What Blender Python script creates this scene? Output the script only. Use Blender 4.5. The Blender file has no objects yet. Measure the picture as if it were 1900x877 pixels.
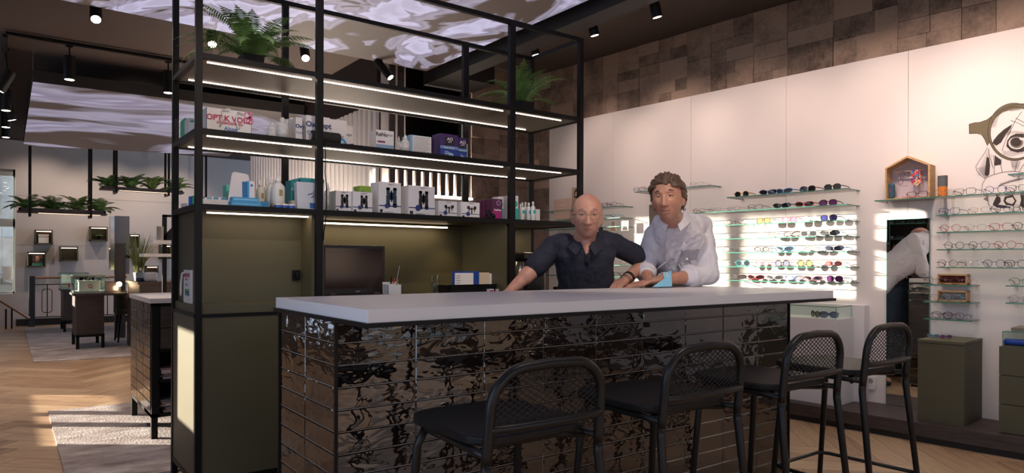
import bpy, bmesh, math, random
from mathutils import Vector, Matrix, noise
random.seed(7)
SC = bpy.context.scene
COL = SC.collection
PI = math.pi

# ---------------------------------------------------------------- camera, world, sun, exposure
F_PX, YAW, HY, ROLL, CAM_H, CX = 1274.9, .6374, 486.28, .0032, 1.25, 950.0
SY, CY = math.sin(YAW), math.cos(YAW)
cam_d = bpy.data.cameras.new('camera')
cam_d.sensor_fit = 'HORIZONTAL'; cam_d.sensor_width = 36
cam_d.lens = F_PX / 1900 * 36
cam_d.shift_y = (HY - 438.5) / 1900
cam_d.clip_start = .05; cam_d.clip_end = 200
cam = bpy.data.objects.new('camera', cam_d); COL.objects.link(cam)
cam.location = (0, 0, CAM_H)
cam.rotation_euler = (Matrix.Rotation(-YAW, 3, 'Z') @ Matrix.Rotation(PI/2, 3, 'X') @ Matrix.Rotation(ROLL, 3, 'Z')).to_euler()
SC.camera = cam

SC.view_settings.view_transform = 'Standard'
SC.view_settings.look = 'None'
SC.view_settings.gamma = 1
SC.view_settings.use_curve_mapping = False
SC.view_settings.exposure = 0.05
SC.cycles.max_bounces = 8
SC.cycles.sample_clamp_indirect = 4
SC.cycles.caustics_reflective = False
SC.cycles.caustics_refractive = False

world = bpy.data.worlds.new('world'); SC.world = world; world.use_nodes = True
wn = world.node_tree; wb = wn.nodes['Background']
wb.inputs[0].default_value = (.62, .76, 1, 1); wb.inputs[1].default_value = 2.1

SUN_DIR = Vector((.80, -.60, -.19)).normalized()
sd = bpy.data.lights.new('sun', 'SUN'); sd.energy = 20; sd.angle = math.radians(.6); sd.color = (1, .90, .74)
so = bpy.data.objects.new('sun', sd); COL.objects.link(so); so.location = (-6, 8, 5)
so.rotation_euler = SUN_DIR.to_track_quat('-Z', 'Y').to_euler()

# ---------------------------------------------------------------- where a sight line meets a real plane
def ray(x, y):
    dx, dy = x-CX, y-HY
    cr, sr = math.cos(ROLL), math.sin(ROLL)
    a = (dx*cr+dy*sr)/F_PX; b = (-dx*sr+dy*cr)/F_PX
    return Vector((SY+a*CY, CY-a*SY, -b))
EYE = Vector((0, 0, CAM_H))
def onX(x, y, X): r = ray(x, y); return EYE + r*(X/r.x)
def onY(x, y, Y): r = ray(x, y); return EYE + r*(Y/r.y)
def onZ(x, y, Z): r = ray(x, y); return EYE + r*((Z-CAM_H)/r.z)
def atD(x, y, D): return EYE + ray(x, y)*D
WK = -.09
WN = Vector((-1, WK, 0)).normalized(); WP = Vector((5.64, 2.5, 0)); WE = Vector((WK, 1, 0)).normalized()
def onW(x, y, d=0):
    r = ray(x, y); t = (WN.dot(WP-EYE)+d)/WN.dot(r); P = EYE+r*t
    return (P-WP).dot(WE), P.z
def W(a, z, d=0): return WP+WE*a+WN*d+Vector((0, 0, z))
WROT = math.atan2(-WN.x, WN.y)            # turns local +Y to WN
WA = math.atan2(WE.y, WE.x)               # turns local +X to WE (local +Y then points into the room)

# ---------------------------------------------------------------- materials
MC = {}
def mat(name, col, rough=.5, metal=0, bump=0, bscale=40, var=0, vscale=6, emit=None, es=0, coat=0, spec=None, stretch=None):
    if name in MC: return MC[name]
    m = bpy.data.materials.new(name); m.use_nodes = True; nt = m.node_tree; N = nt.nodes; L = nt.links
    p = N['Principled BSDF']
    c = (*col, 1)
    p.inputs['Base Color'].default_value = c
    p.inputs['Roughness'].default_value = rough; p.inputs['Metallic'].default_value = metal
    if coat: p.inputs['Coat Weight'].default_value = coat
    if spec is not None: p.inputs['Specular IOR Level'].default_value = spec
    tc = N.new('ShaderNodeTexCoord'); src = tc.outputs['Object']
    if stretch:
        mp = N.new('ShaderNodeMapping'); mp.inputs['Scale'].default_value = stretch; L.new(src, mp.inputs[0]); src = mp.outputs[0]
    if var:
        n = N.new('ShaderNodeTexNoise'); n.inputs['Scale'].default_value = vscale; n.inputs['Detail'].default_value = 6; L.new(src, n.inputs['Vector'])
        mr = N.new('ShaderNodeMapRange'); mr.inputs['From Min'].default_value = .3; mr.inputs['From Max'].default_value = .7
        mr.inputs['To Min'].default_value = 1-var; mr.inputs['To Max'].default_value = 1+var; L.new(n.outputs[0], mr.inputs[0])
        mx = N.new('ShaderNodeVectorMath'); mx.operation = 'SCALE'; mx.inputs[0].default_value = col; L.new(mr.outputs[0], mx.inputs['Scale'])
        L.new(mx.outputs[0], p.inputs['Base Color'])
    if bump:
        n2 = N.new('ShaderNodeTexNoise'); n2.inputs['Scale'].default_value = bscale; n2.inputs['Detail'].default_value = 4; L.new(src, n2.inputs['Vector'])
        b = N.new('ShaderNodeBump'); b.inputs['Strength'].default_value = bump; b.inputs['Distance'].default_value = .01
        L.new(n2.outputs[0], b.inputs['Height']); L.new(b.outputs[0], p.inputs['Normal'])
    if emit:
        p.inputs['Emission Color'].default_value = (*emit, 1); p.inputs['Emission Strength'].default_value = es
    MC[name] = m
    return m

def glassmat(name, tint=(.86, .97, .92), refl=.9, rough=0.0, ior=1.5):
    if name in MC: return MC[name]
    m = bpy.data.materials.new(name); m.use_nodes = True; nt = m.node_tree; N = nt.nodes; L = nt.links
    N.remove(N['Principled BSDF']); out = N['Material Output']
    t = N.new('ShaderNodeBsdfTransparent'); t.inputs[0].default_value = (*tint, 1)
    g = N.new('ShaderNodeBsdfGlossy'); g.inputs['Roughness'].default_value = rough; g.inputs[0].default_value = (refl, refl, refl, 1)
    lw = N.new('ShaderNodeLayerWeight'); lw.inputs[0].default_value = .5
    pw = N.new('ShaderNodeMath'); pw.operation = 'POWER'; pw.inputs[1].default_value = 5; L.new(lw.outputs['Facing'], pw.inputs[0])
    r0 = ((ior-1)/(ior+1))**2
    f = N.new('ShaderNodeMath'); f.operation = 'MULTIPLY_ADD'; f.inputs[1].default_value = .8; f.inputs[2].default_value = r0; L.new(pw.outputs[0], f.inputs[0])
    mx = N.new('ShaderNodeMixShader'); L.new(f.outputs[0], mx.inputs[0]); L.new(t.outputs[0], mx.inputs[1]); L.new(g.outputs[0], mx.inputs[2])
    L.new(mx.outputs[0], out.inputs[0]); MC[name] = m
    return m

BLK = mat('black_steel', (.006, .006, .0065), .45, 0, .05, 200, spec=.2)
OLIVE = mat('olive_laminate', (.085, .076, .040), .5, 0, .02, 300, .05, 3)
WHITE = mat('white_laminate', (.72, .69, .70), .35, 0, 0)
WALLW = mat('white_wall_panel', (.76, .70, .68), .6, 0, .02, 120, .02, 1.5)
WALLG = mat('pale_back_wall', (.62, .57, .55), .7, 0, .03, 90, .04, .8)
DARKWOOD = mat('dark_wood', (.052, .036, .031), .5, 0, .25, 30, .35, 7, stretch=(1, 1, 9))
CEIL = mat('brown_ceiling', (.050, .033, .027), .8, 0, .02, 60, .08, .8)
WARM = (1, .70, .47)
LED = mat('led_strip', (1, .9, .8), .5, emit=(1, .80, .66), es=8)
LEDDIM = mat('led_strip_dim', (1, .9, .8), .5, emit=(1, .74, .52), es=5)
LAMPEND = mat('lamp_lens', (1, .9, .8), .5, emit=(1, .80, .60), es=14)
GLASS = glassmat('clear_glass', (.93, .985, .955))
GEDGE = mat('glass_edge', (.05, .22, .16), .15, 0, emit=None)
CHROME = mat('mirror_glass', (.93, .95, .93), .0, 1)
METAL = mat('brushed_metal', (.55, .53, .5), .3, 1)
PLASTW = mat('white_plastic', (.78, .77, .76), .35)
PAPER = mat('white_paper', (.78, .76, .75), .7)

# ---------------------------------------------------------------- mesh building
class MB:
    def __init__(s, o=None):
        s.v = []; s.f = []; s.o = Vector(o.location) if isinstance(o, bpy.types.Object) else Vector(o or (0, 0, 0))
        s.par = o if isinstance(o, bpy.types.Object) else None
    def add(s, vs, fs):
        n = len(s.v); s.v += [Vector(a) for a in vs]; s.f += [tuple(n+i for i in f) for f in fs]; return s
    def box(s, a, b, M=None):
        x0, y0, z0 = a; x1, y1, z1 = b
        x0, x1 = sorted((x0, x1)); y0, y1 = sorted((y0, y1)); z0, z1 = sorted((z0, z1))
        vs = [Vector(p) for p in ((x0,y0,z0),(x1,y0,z0),(x1,y1,z0),(x0,y1,z0),(x0,y0,z1),(x1,y0,z1),(x1,y1,z1),(x0,y1,z1))]
        if M: vs = [M@p for p in vs]
        return s.add(vs, [(0,3,2,1),(4,5,6,7),(0,1,5,4),(1,2,6,5),(2,3,7,6),(3,0,4,7)])
    def wbox(s, a0, a1, z0, z1, d0, d1):       # box in right-wall coordinates
        a0, a1 = sorted((a0, a1)); z0, z1 = sorted((z0, z1)); d0, d1 = sorted((d0, d1))
        vs = [W(a,z,d) for a,d,z in ((a0,d0,z0),(a1,d0,z0),(a1,d1,z0),(a0,d1,z0),(a0,d0,z1),(a1,d0,z1),(a1,d1,z1),(a0,d1,z1))]
        return s.add(vs, [(0,3,2,1),(4,5,6,7),(0,1,5,4),(1,2,6,5),(2,3,7,6),(3,0,4,7)])
    def cyl(s, p0, p1, r0, r1=None, n=12, caps=True):
        r1 = r0 if r1 is None else r1; p0 = Vector(p0); p1 = Vector(p1); d = (p1-p0)
        q = d.to_track_quat('Z', 'Y') if d.length else Matrix.Identity(3).to_quaternion()
        vs = []
        for p, r in ((p0, r0), (p1, r1)):
            for i in range(n):
                a = 2*PI*i/n; vs.append(p+q@Vector((r*math.cos(a), r*math.sin(a), 0)))
        fs = [(i, (i+1)%n, n+(i+1)%n, n+i) for i in range(n)]
        if caps: fs += [tuple(range(n-1, -1, -1)), tuple(range(n, 2*n))]
        return s.add(vs, fs)
    def tube(s, pts, r, n=8, closed=False, flat=1):
        pts = [Vector(p) for p in pts]; m = len(pts); R = r if isinstance(r, (list, tuple)) else [r]*m
        vs = []; up = None
        for i, p in enumerate(pts):
            if closed: t = (pts[(i+1)%m]-pts[i-1]).normalized()
            else: t = (pts[min(i+1, m-1)]-pts[max(i-1, 0)]).normalized()
            if up is None: up = Vector((0, 0, 1)) if abs(t.z) < .9 else Vector((1, 0, 0))
            x = up.cross(t)
            if x.length < 1e-5: x = Vector((1, 0, 0)).cross(t)
            x.normalize(); y = t.cross(x); up = y
            for k in range(n):
                a = 2*PI*k/n; vs.append(p+x*(R[i]*math.cos(a))+y*(R[i]*flat*math.sin(a)))
        fs = []
        for i in range(m if closed else m-1):
            for k in range(n):
                j = (i+1)%m; fs.append((i*n+k, i*n+(k+1)%n, j*n+(k+1)%n, j*n+k))
        if not closed: fs += [tuple(range(n-1, -1, -1)), tuple((m-1)*n+k for k in range(n))]
        return s.add(vs, fs)
    def lathe(s, prof, c=(0,0,0), n=16, M=None):
        c = Vector(c); vs = []; fs = []
        for r, z in prof:
            for k in range(n):
                a = 2*PI*k/n; p = Vector((r*math.cos(a), r*math.sin(a), z))
                if M: p = M@p
                vs.append(c+p)
        m = len(prof)
        for i in range(m-1):
            for k in range(n): fs.append((i*n+k, i*n+(k+1)%n, (i+1)*n+(k+1)%n, (i+1)*n+k))
        fs += [tuple(range(n-1, -1, -1)), tuple((m-1)*n+k for k in range(n))]
        return s.add(vs, fs)
    def prism(s, poly, fn, t0, t1):            # poly 2D, fn(u,v,t)->3D
        n = len(poly); vs = [fn(u, v, t0) for u, v in poly]+[fn(u, v, t1) for u, v in poly]
        fs = [tuple(range(n-1, -1, -1)), tuple(range(n, 2*n))]+[(i, (i+1)%n, n+(i+1)%n, n+i) for i in range(n)]
        return s.add(vs, fs)
    def ell(s, c, r, R=None, n=16, m=10):
        c = Vector(c); r = (r, r, r) if not isinstance(r, (tuple, list)) else r
        vs = []; fs = []
        for i in range(m+1):
            th = PI*i/m
            if i in (0, m):
                p = Vector((0, 0, r[2]*math.cos(th))); vs.append(c+(R@p if R else p)); continue
            for k in range(n):
                a = 2*PI*k/n; p = Vector((r[0]*math.sin(th)*math.cos(a), r[1]*math.sin(th)*math.sin(a), r[2]*math.cos(th)))
                vs.append(c+(R@p if R else p))
        for k in range(n): fs.append((0, 1+k, 1+(k+1)%n))
        for i in range(m-2):
            for k in range(n):
                a = 1+i*n+k; b = 1+i*n+(k+1)%n; fs.append((a, a+n, b+n, b))
        last = len(vs)-1; base = 1+(m-2)*n
        for k in range(n): fs.append((base+k, last, base+(k+1)%n))
        return s.add(vs, fs)
    def cap(s, p0, p1, r0, r1, n=14):
        s.ell(p0, r0, n=n, m=8); s.ell(p1, r1, n=n, m=8); return s.cyl(p0, p1, r0, r1, n)
    def loft(s, rings, n=24):                 # rings: (centre, axisx*rx, axisy*ry[, power])
        vs = []; fs = []
        for rg in rings:
            c, ax, ay = Vector(rg[0]), Vector(rg[1]), Vector(rg[2])
            for k in range(n):
                a = 2*PI*k/n; ca, sa = math.cos(a), math.sin(a)
                e = .8
                vs.append(c+ax*(math.copysign(abs(ca)**e, ca))+ay*(math.copysign(abs(sa)**e, sa)))
        m = len(rings)
        for i in range(m-1):
            for k in range(n): fs.append((i*n+k, i*n+(k+1)%n, (i+1)*n+(k+1)%n, (i+1)*n+k))
        fs += [tuple(range(n-1, -1, -1)), tuple((m-1)*n+k for k in range(n))]
        return s.add(vs, fs)
    def build(s, name, material, parent='auto', smooth=False, bevel=0, seg=2):
        par = s.par if isinstance(parent, str) else parent
        me = bpy.data.meshes.new(name); me.from_pydata([tuple(p-s.o) for p in s.v], [], s.f); me.update()
        bm = bmesh.new(); bm.from_mesh(me); bmesh.ops.recalc_face_normals(bm, faces=bm.faces[:]); bm.to_mesh(me); bm.free()
        if smooth:
            me.polygons.foreach_set('use_smooth', [True]*len(me.polygons))
        for mm in (material if isinstance(material, (list, tuple)) else [material]): me.materials.append(mm)
        o = bpy.data.objects.new(name, me); COL.objects.link(o)
        if par: o.parent = par
        else: o.location = s.o
        if bevel:
            b = o.modifiers.new('bevel', 'BEVEL'); b.width = bevel; b.segments = seg; b.limit_method = 'ANGLE'; b.angle_limit = math.radians(40)
        return o

def thing(name, label, cat, loc=(0, 0, 0), rz=0, group=None):
    o = bpy.data.objects.new(name, None); COL.objects.link(o); o.empty_display_size = .05
    o.location = loc; o.rotation_euler = (0, 0, rz); o['label'] = label; o['category'] = cat
    if group: o['group'] = group
    return o
def tag(o, label, cat, group=None, kind=None):
    o['label'] = label; o['category'] = cat
    if group: o['group'] = group
    if kind: o['kind'] = kind
    return o
def struct(o): o['kind'] = 'structure'; return o
def text(body, size, material, parent, loc, rot=(PI/2, 0, 0), name='lettering', align='CENTER', bold=0, sx=1):
    cu = bpy.data.curves.new(name, 'FONT'); cu.body = body; cu.size = size; cu.align_x = align; cu.align_y = 'CENTER'
    cu.extrude = .0003; cu.offset = bold; cu.materials.append(material); cu.resolution_u = 3
    tmp = bpy.data.objects.new('tmp', cu); me = bpy.data.meshes.new_from_object(tmp); bpy.data.objects.remove(tmp)
    me.name = name
    o = bpy.data.objects.new(name, me); COL.objects.link(o); o.parent = parent; o.location = loc; o.rotation_euler = rot; o.scale = (sx, 1, 1)
    return o
def dup(root, loc, rz=None, label=None, group=None, scale=None):
    r = root.copy(); COL.objects.link(r); r.location = loc
    if rz is not None: r.rotation_euler = (0, 0, rz)
    if scale: r.scale = (scale,)*3
    if label: r['label'] = label
    if group: r['group'] = group
    for ch in list(root.children):
        c = ch.copy(); COL.objects.link(c); c.parent = r
        for g in list(ch.children):
            d = g.copy(); COL.objects.link(d); d.parent = c
    return r
def spot(loc, target, energy, angle=50, blend=.6, col=(1, .80, .62), r=.03):
    l = bpy.data.lights.new('spot_light', 'SPOT'); l.energy = energy; l.spot_size = math.radians(angle); l.spot_blend = blend; l.color = col; l.shadow_soft_size = r
    o = bpy.data.objects.new('spot_light', l); COL.objects.link(o); o.location = loc
    o.rotation_euler = (Vector(target)-Vector(loc)).to_track_quat('-Z', 'Y').to_euler()
    return o
def ordn(i): return ['', 'first', 'second', 'third', 'fourth', 'fifth', 'sixth', 'seventh', 'eighth', 'ninth', 'tenth', 'eleventh', 'twelfth', 'thirteenth', 'fourteenth', 'fifteenth'][i]
# ================================================================= SETTING
CEIL_Z = 3.55
# floor: herringbone planks in one mesh, tone per plank
def make_floor():
    Wd, Ln = .18, .90
    vs = []; fs = []; cols = []; uvs = []
    def plank(p, d, n_):
        n = len(vs)
        g = .0012
        a = p+d*g+n_*g; L_, w_ = Ln-2*g, Wd-2*g
        for q in (a, a+d*L_, a+d*L_+n_*w_, a+n_*w_): vs.append((q.x, q.y, 0))
        fs.append((n, n+1, n+2, n+3)); r = random.random(); cols.append(r); o = random.random()*50
        uvs.append([(o, o), (o+L_, o), (o+L_, o+w_), (o, o+w_)])
    s2 = math.sqrt(.5)
    e1 = Vector((s2, s2, 0)); e2 = Vector((-s2, s2, 0))
    # herringbone: staircase of perpendicular planks
    k = int(round(Ln/Wd))
    for i in range(-70, 90):
        for j in range(-26, 30):
            # lattice vectors: (Wd, Wd) and (Ln, -Ln)
            ox = i*Wd+j*Ln; oy = i*Wd-j*Ln
            P = e1*ox+e2*oy+Vector((2, 6, 0))
            if P.x < -2.2 or P.x > 7 or P.y < -5 or P.y > 17.2: continue
            plank(P, e1, e2)
            plank(P+e2*Wd, e2, e1*1) if False else plank(P+e1*0+e2*Wd, e2, e1)
    me = bpy.data.meshes.new('floor'); me.from_pydata(vs, [], fs)
    ca = me.color_attributes.new('tone', 'FLOAT_COLOR', 'CORNER'); uv = me.uv_layers.new(name='UVMap')
    li = 0
    for f, c, u in zip(fs, cols, uvs):
        for q in range(4):
            ca.data[li].color = (c, c, c, 1); uv.data[li].uv = u[q]; li += 1
    m = bpy.data.materials.new('oak_herringbone'); m.use_nodes = True; nt = m.node_tree; N = nt.nodes; L = nt.links; p = N['Principled BSDF']
    at = N.new('ShaderNodeVertexColor'); at.layer_name = 'tone'
    tc = N.new('ShaderNodeTexCoord'); mp = N.new('ShaderNodeMapping'); mp.inputs['Scale'].default_value = (1.6, 22, 1); L.new(tc.outputs['UV'], mp.inputs[0])
    n = N.new('ShaderNodeTexNoise'); n.inputs['Scale'].default_value = 2.2; n.inputs['Detail'].default_value = 8; n.inputs['Distortion'].default_value = .6; L.new(mp.outputs[0], n.inputs['Vector'])
    ad = N.new('ShaderNodeMath'); ad.operation = 'MULTIPLY_ADD'; ad.inputs[1].default_value = .38; L.new(at.outputs[0], ad.inputs[0]); L.new(n.outputs[0], ad.inputs[2])
    cr = N.new('ShaderNodeValToRGB'); e = cr.color_ramp.elements; e[0].position = .35; e[0].color = (.21, .125, .070, 1); e[1].position = .95; e[1].color = (.53, .37, .235, 1)
    mid = cr.color_ramp.elements.new(.62); mid.color = (.39, .245, .148, 1)
    L.new(ad.outputs[0], cr.inputs[0]); L.new(cr.outputs[0], p.inputs['Base Color']); p.inputs['Roughness'].default_value = .42
    b = N.new('ShaderNodeBump'); b.inputs['Strength'].default_value = .15; b.inputs['Distance'].default_value = .004; L.new(n.outputs[0], b.inputs['Height']); L.new(b.outputs[0], p.inputs['Normal'])
    me.materials.append(m)
    o = bpy.data.objects.new('floor', me); COL.objects.link(o); struct(o)
    sb = MB(); sb.box((-2.4, -5.2, -.12), (7.6, 17.4, -.003)); struct(sb.build('floor_slab', mat('floor_joint', (.07, .045, .03), .8)))
make_floor()

def stonemat():
    m = bpy.data.materials.new('brown_stone_veneer'); m.use_nodes = True; nt = m.node_tree; N = nt.nodes; L = nt.links; p = N['Principled BSDF']
    at = N.new('ShaderNodeVertexColor'); at.layer_name = 'tone'
    tc = N.new('ShaderNodeTexCoord'); n = N.new('ShaderNodeTexNoise'); n.inputs['Scale'].default_value = 5; n.inputs['Detail'].default_value = 9; n.inputs['Roughness'].default_value = .68; L.new(tc.outputs['Object'], n.inputs['Vector'])
    n3 = N.new('ShaderNodeTexNoise'); n3.inputs['Scale'].default_value = 45; n3.inputs['Detail'].default_value = 5; L.new(tc.outputs['Object'], n3.inputs['Vector'])
    a = N.new('ShaderNodeMath'); a.operation = 'MULTIPLY_ADD'; a.inputs[1].default_value = .45; L.new(at.outputs[0], a.inputs[0]); L.new(n.outputs[0], a.inputs[2])
    a2 = N.new('ShaderNodeMath'); a2.operation = 'MULTIPLY_ADD'; a2.inputs[1].default_value = .3; L.new(n3.outputs[0], a2.inputs[0]); L.new(a.outputs[0], a2.inputs[2])
    cr = N.new('ShaderNodeValToRGB'); e = cr.color_ramp.elements; e[0].position = .5; e[0].color = (.055, .036, .027, 1); e[1].position = 1.1; e[1].color = (.36, .255, .195, 1)
    L.new(a2.outputs[0], cr.inputs[0]); L.new(cr.outputs[0], p.inputs['Base Color']); p.inputs['Roughness'].default_value = .75
    b = N.new('ShaderNodeBump'); b.inputs['Strength'].default_value = .35; b.inputs['Distance'].default_value = .01; L.new(n3.outputs[0], b.inputs['Height']); L.new(b.outputs[0], p.inputs['Normal'])
    return m
STONE = stonemat()
def stone_panel(name, P0, E, Nv, wid, z0, z1, seed, M=None):
    """random ashlar: rectangles tiled in columns, faces with own tone, slightly raised"""
    rnd = random.Random(seed); vs = []; fs = []; cs = []
    def blk(u0, u1, w0, w1):
        t = .012+rnd.random()*.012; g = .0015; c = rnd.random(); n = len(vs)
        for (u, w_, d) in ((u0, w0, 0), (u1, w0, 0), (u1, w1, 0), (u0, w1, 0), (u0+g, w0+g, t), (u1-g, w0+g, t), (u1-g, w1-g, t), (u0+g, w1-g, t)):
            vs.append(tuple(P0+E*u+Nv*d+Vector((0, 0, w_))))
        for f in ((4, 5, 6, 7), (0, 1, 5, 4), (1, 2, 6, 5), (2, 3, 7, 6), (3, 0, 4, 7)): fs.append(tuple(n+i for i in f)); cs.append(c)
    def split(u0, u1, w0, w1):
        a, b = u1-u0, w1-w0
        if a > .55 or (a > .30 and a > b*1.9):
            m = u0+a*(.35+.3*rnd.random()); split(u0, m, w0, w1); split(m, u1, w0, w1)
        elif b > .32 or (b > .2 and rnd.random() < .4):
            m = w0+b*(.35+.3*rnd.random()); split(u0, u1, w0, m); split(u0, u1, m, w1)
        else: blk(u0, u1, w0, w1)
    split(0, wid, z0, z1)
    me = bpy.data.meshes.new(name); me.from_pydata(vs, [], fs); ca = me.color_attributes.new('tone', 'FLOAT_COLOR', 'CORNER'); li = 0
    for f, c in zip(fs, cs):
        for q in f: ca.data[li].color = (c, c, c, 1); li += 1
    bm = bmesh.new(); bm.from_mesh(me); bmesh.ops.recalc_face_normals(bm, faces=bm.faces[:]); bm.to_mesh(me); bm.free()
    me.materials.append(STONE); o = bpy.data.objects.new(name, me); COL.objects.link(o); return struct(o)

# right wall: white panels to 2.90, stone above
A_NEAR, A_FAR = -5.75, 3.91
b = MB()
seams = [A_NEAR, -4.9, -3.9, -2.95, -2.0, -1.02, -.041, .942, 1.923, 2.915, A_FAR]
for a0, a1 in zip(seams, seams[1:]): b.wbox(a0+.0012, a1-.0012, .12, 2.90, -.03, 0)
struct(b.build('wall_right', WALLW))
b = MB(); b.wbox(A_NEAR, 6.2, -.1, CEIL_Z+.1, -.2, -.031); struct(b.build('wall_right_core', mat('wall_core', (.12, .09, .08), .8)))
stone_panel('wall_right_stone_band', W(A_NEAR, 0, -.03), WE, WN, A_FAR-A_NEAR, 2.90, CEIL_Z, 3)
stone_panel('wall_right_stone_end', W(A_FAR, 0, -.03), WE, WN, .62, 0, CEIL_Z, 5)
pc = W(4.30, 0, 0)
stone_panel('wall_return_stone', Vector((4.40, 6.76, 0)), Vector((1, 0, 0)), Vector((0, -1, 0)), pc.x-4.40+.1, 0, CEIL_Z, 8)
b = MB(); b.box((4.38, 6.77, 0), (5.6, 7.0, CEIL_Z)); struct(b.build('wall_return_core', mat('wall_core', (.1, .1, .1))))
# platform along the right wall
b = MB(); b.wbox(A_NEAR, 4.2, .045, .137, 0, .52); struct(b.build('trim_1', DARKWOOD, bevel=.002))
b = MB(); b.wbox(A_NEAR, 4.2, 0, .045, 0, .49); struct(b.build('trim_2', mat('plinth', (.018, .013, .012), .6)))

# ceiling
b = MB(); b.box((-2.4, -5.2, CEIL_Z), (7.6, 17.4, CEIL_Z+.15)); struct(b.build('ceiling', CEIL))
# dark ceiling beam right of the printed panel
b = MB(); b.box((3.76, 1.2, 3.22), (3.96, 6.25, CEIL_Z)); b.box((3.76, 6.25, 3.22), (4.38, 6.75, CEIL_Z)); struct(b.build('ceiling_beam', mat('beam_black', (.012, .010, .010), .6)))

# back wall with the street window at its left end
WB = 16.2
wx0, wx1 = -.42, onY(28, 400, WB).x
wz0, wz1 = onY(14, 545, WB).z, onY(14, 313, WB).z
b = MB()
b.box((-2.4, WB, -.1), (wx0, WB+.25, CEIL_Z)); b.box((wx1, WB, -.1), (7.6, WB+.25, CEIL_Z))
b.box((wx0, WB, -.1), (wx1, WB+.25, wz0)); b.box((wx0, WB, wz1), (wx1, WB+.25, CEIL_Z))
struct(b.build('wall_back', WALLG))
b = MB(); 
for k in (1.55, 2.5): b.box((wx1, WB-.004, k), (3.6, WB, k+.004))
struct(b.build('trim_3', mat('seam', (.3, .26, .25), .7)))
b = MB(); b.box((wx1+.02, WB-.02, 0), (3.6, WB, .13)); struct(b.build('baseboard_back', mat('base_dark', (.02, .018, .018), .5)))
wdo = thing('window_1', '', '', (wx0, WB, wz0)); del wdo['label']; del wdo['category']; struct(wdo)
b = MB(wdo); zt = onY(14, 415, WB).z
for q in ((wx0, wx0+.05, wz0, wz1), (wx1-.03, wx1, wz0, wz1)): b.box((q[0], WB+.1, q[2]), (q[1], WB+.16, q[3]))
b.box((wx0, WB+.1, zt-.05), (wx1, WB+.16, zt+.1)); b.box((wx0, WB+.1, wz0), (wx1, WB+.16, wz0+.04)); b.box((wx0, WB+.1, wz1-.12), (wx1, WB+.16, wz1))
b.build('window_frame', mat('frame_grey', (.35, .36, .37), .5))
b = MB(wdo); b.box((wx0, WB+.12, wz0), (wx1, WB+.13, wz1)); b.build('pane', GLASS)
# street behind: stone house and parked car
b = MB(); b.box((-6, 24, -1), (6, 24.5, 7)); 
hs = b.build('house', mat('sandstone', (.42, .36, .33), .8, 0, .3, 12, .3, 2.5)); tag(hs, 'pale stone house across the street behind the far left window', 'building')
b = MB(hs); b.par = hs; b.o = Vector((0, 0, 0)); b.box((-1.2, 23.93, 2.7), (-.1, 24.02, 5.0)); b.build('house_window', mat('dark_pane', (.03, .05, .08), .1)); 
b = MB(); b.par = hs; b.box((-1.2, 23.9, 2.55), (-.1, 23.95, 2.72)); b.build('sill', mat('yellow_sill', (.7, .45, .05), .6))
b = MB(); b.box((-6, 16.6, -.2), (6, 24, -.1)); struct(b.build('ground_street', mat('asphalt', (.12, .12, .13), .9)))
cr = thing('car', 'dark blue parked car seen through the far left window', 'car', (-1.4, 20, -.1))
b = MB(cr)
prof = [(-2.1, .25), (2.1, .25), (2.15, .7), (1.5, .95), (.9, 1.45), (-.9, 1.5), (-1.7, .98), (-2.15, .85)]
b.prism(prof, lambda u, v, t: Vector((-1.4+u, 20+t, v-.1)), -.85, .85); b.build('car_body', mat('car_paint', (.02, .035, .06), .15, .3, coat=1), bevel=.08, seg=3)
b = MB(cr); b.prism([(.82, 1.0), (.78, 1.38), (-.8, 1.43), (-1.4, 1.0)], lambda u, v, t: Vector((-1.4+u, 20+t, v-.1)), -.87, .87); b.build('car_window', mat('car_glass', (.1, .16, .2), .03, .6))
for sx in (-1.3, 1.35):
    b = MB(cr); b.cyl((-1.4+sx, 19.12, .22), (-1.4+sx, 20.88, .22), .33, n=20); b.build('wheel', mat('tyre', (.015, .015, .015), .8))
o = MB((wx1-.17, WB+.05, 1)).box((wx1-.19, WB+.06, onY(14, 519, WB).z), (wx1-.06, WB+.07, onY(14, 494, WB).z)).build('notice', PAPER); tag(o, 'white paper notice stuck to the far left window pane', 'notice')

# left wall (beside and behind the view) with added openings sized to shape the low sun's patches
def wall_with_openings(name, along, fixed, a0, a1, ops, thick=.2, z1=CEIL_Z, material=None):
    material = material or mat('dark_plaster', (.11, .085, .075), .7, 0, .05, 60)
    b = MB(); ops = sorted(ops); cur = a0
    def bx(p, q, z0_, z1_):
        if q-p < 1e-4 or z1_-z0_ < 1e-4: return
        if along == 'Y': b.box((fixed-thick, p, z0_), (fixed, q, z1_))
        else: b.box((p, fixed-thick, z0_), (q, fixed, z1_))
    for (p, q, hs_) in ops:
        bx(cur, p, 0, z1); zc = 0
        for (h0, h1) in hs_: bx(p, q, zc, h0); zc = h1
        bx(p, q, zc, z1); cur = q
    bx(cur, a1, 0, z1)
    return struct(b.build(name, material))
LWX = -1.3
wall_with_openings('wall_left', 'Y', LWX, -5.2, 16.4, [
    (-3.0, -.4, [(.3, 2.9)]), (.2, 2.6, [(.3, 2.9)]),
    (4.44, 4.66, [(1.54, 1.82)]), (5.40, 6.0, [(.86, 1.42)]),
    (6.75, 7.5, [(.36, .78)]), (7.53, 8.0, [(.36, .78), (2.62, 3.34)]), (8.03, 9.1, [(.36, .55), (2.62, 3.34)]), (9.13, 10.4, [(2.62, 3.34)]),
    (11.2, 12.4, [(.9, 1.8)]), (13.2, 14.0, [(1.1, 1.9)])])
RWY = -3.2
wall_with_openings('wall_rear', 'X', RWY, -2.4, 7.6, [(-1.0, .9, [(.25, 3.0)]), (1.1, 3.0, [(.25, 3.0)]), (3.2, 5.1, [(.25, 3.0)])])
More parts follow.
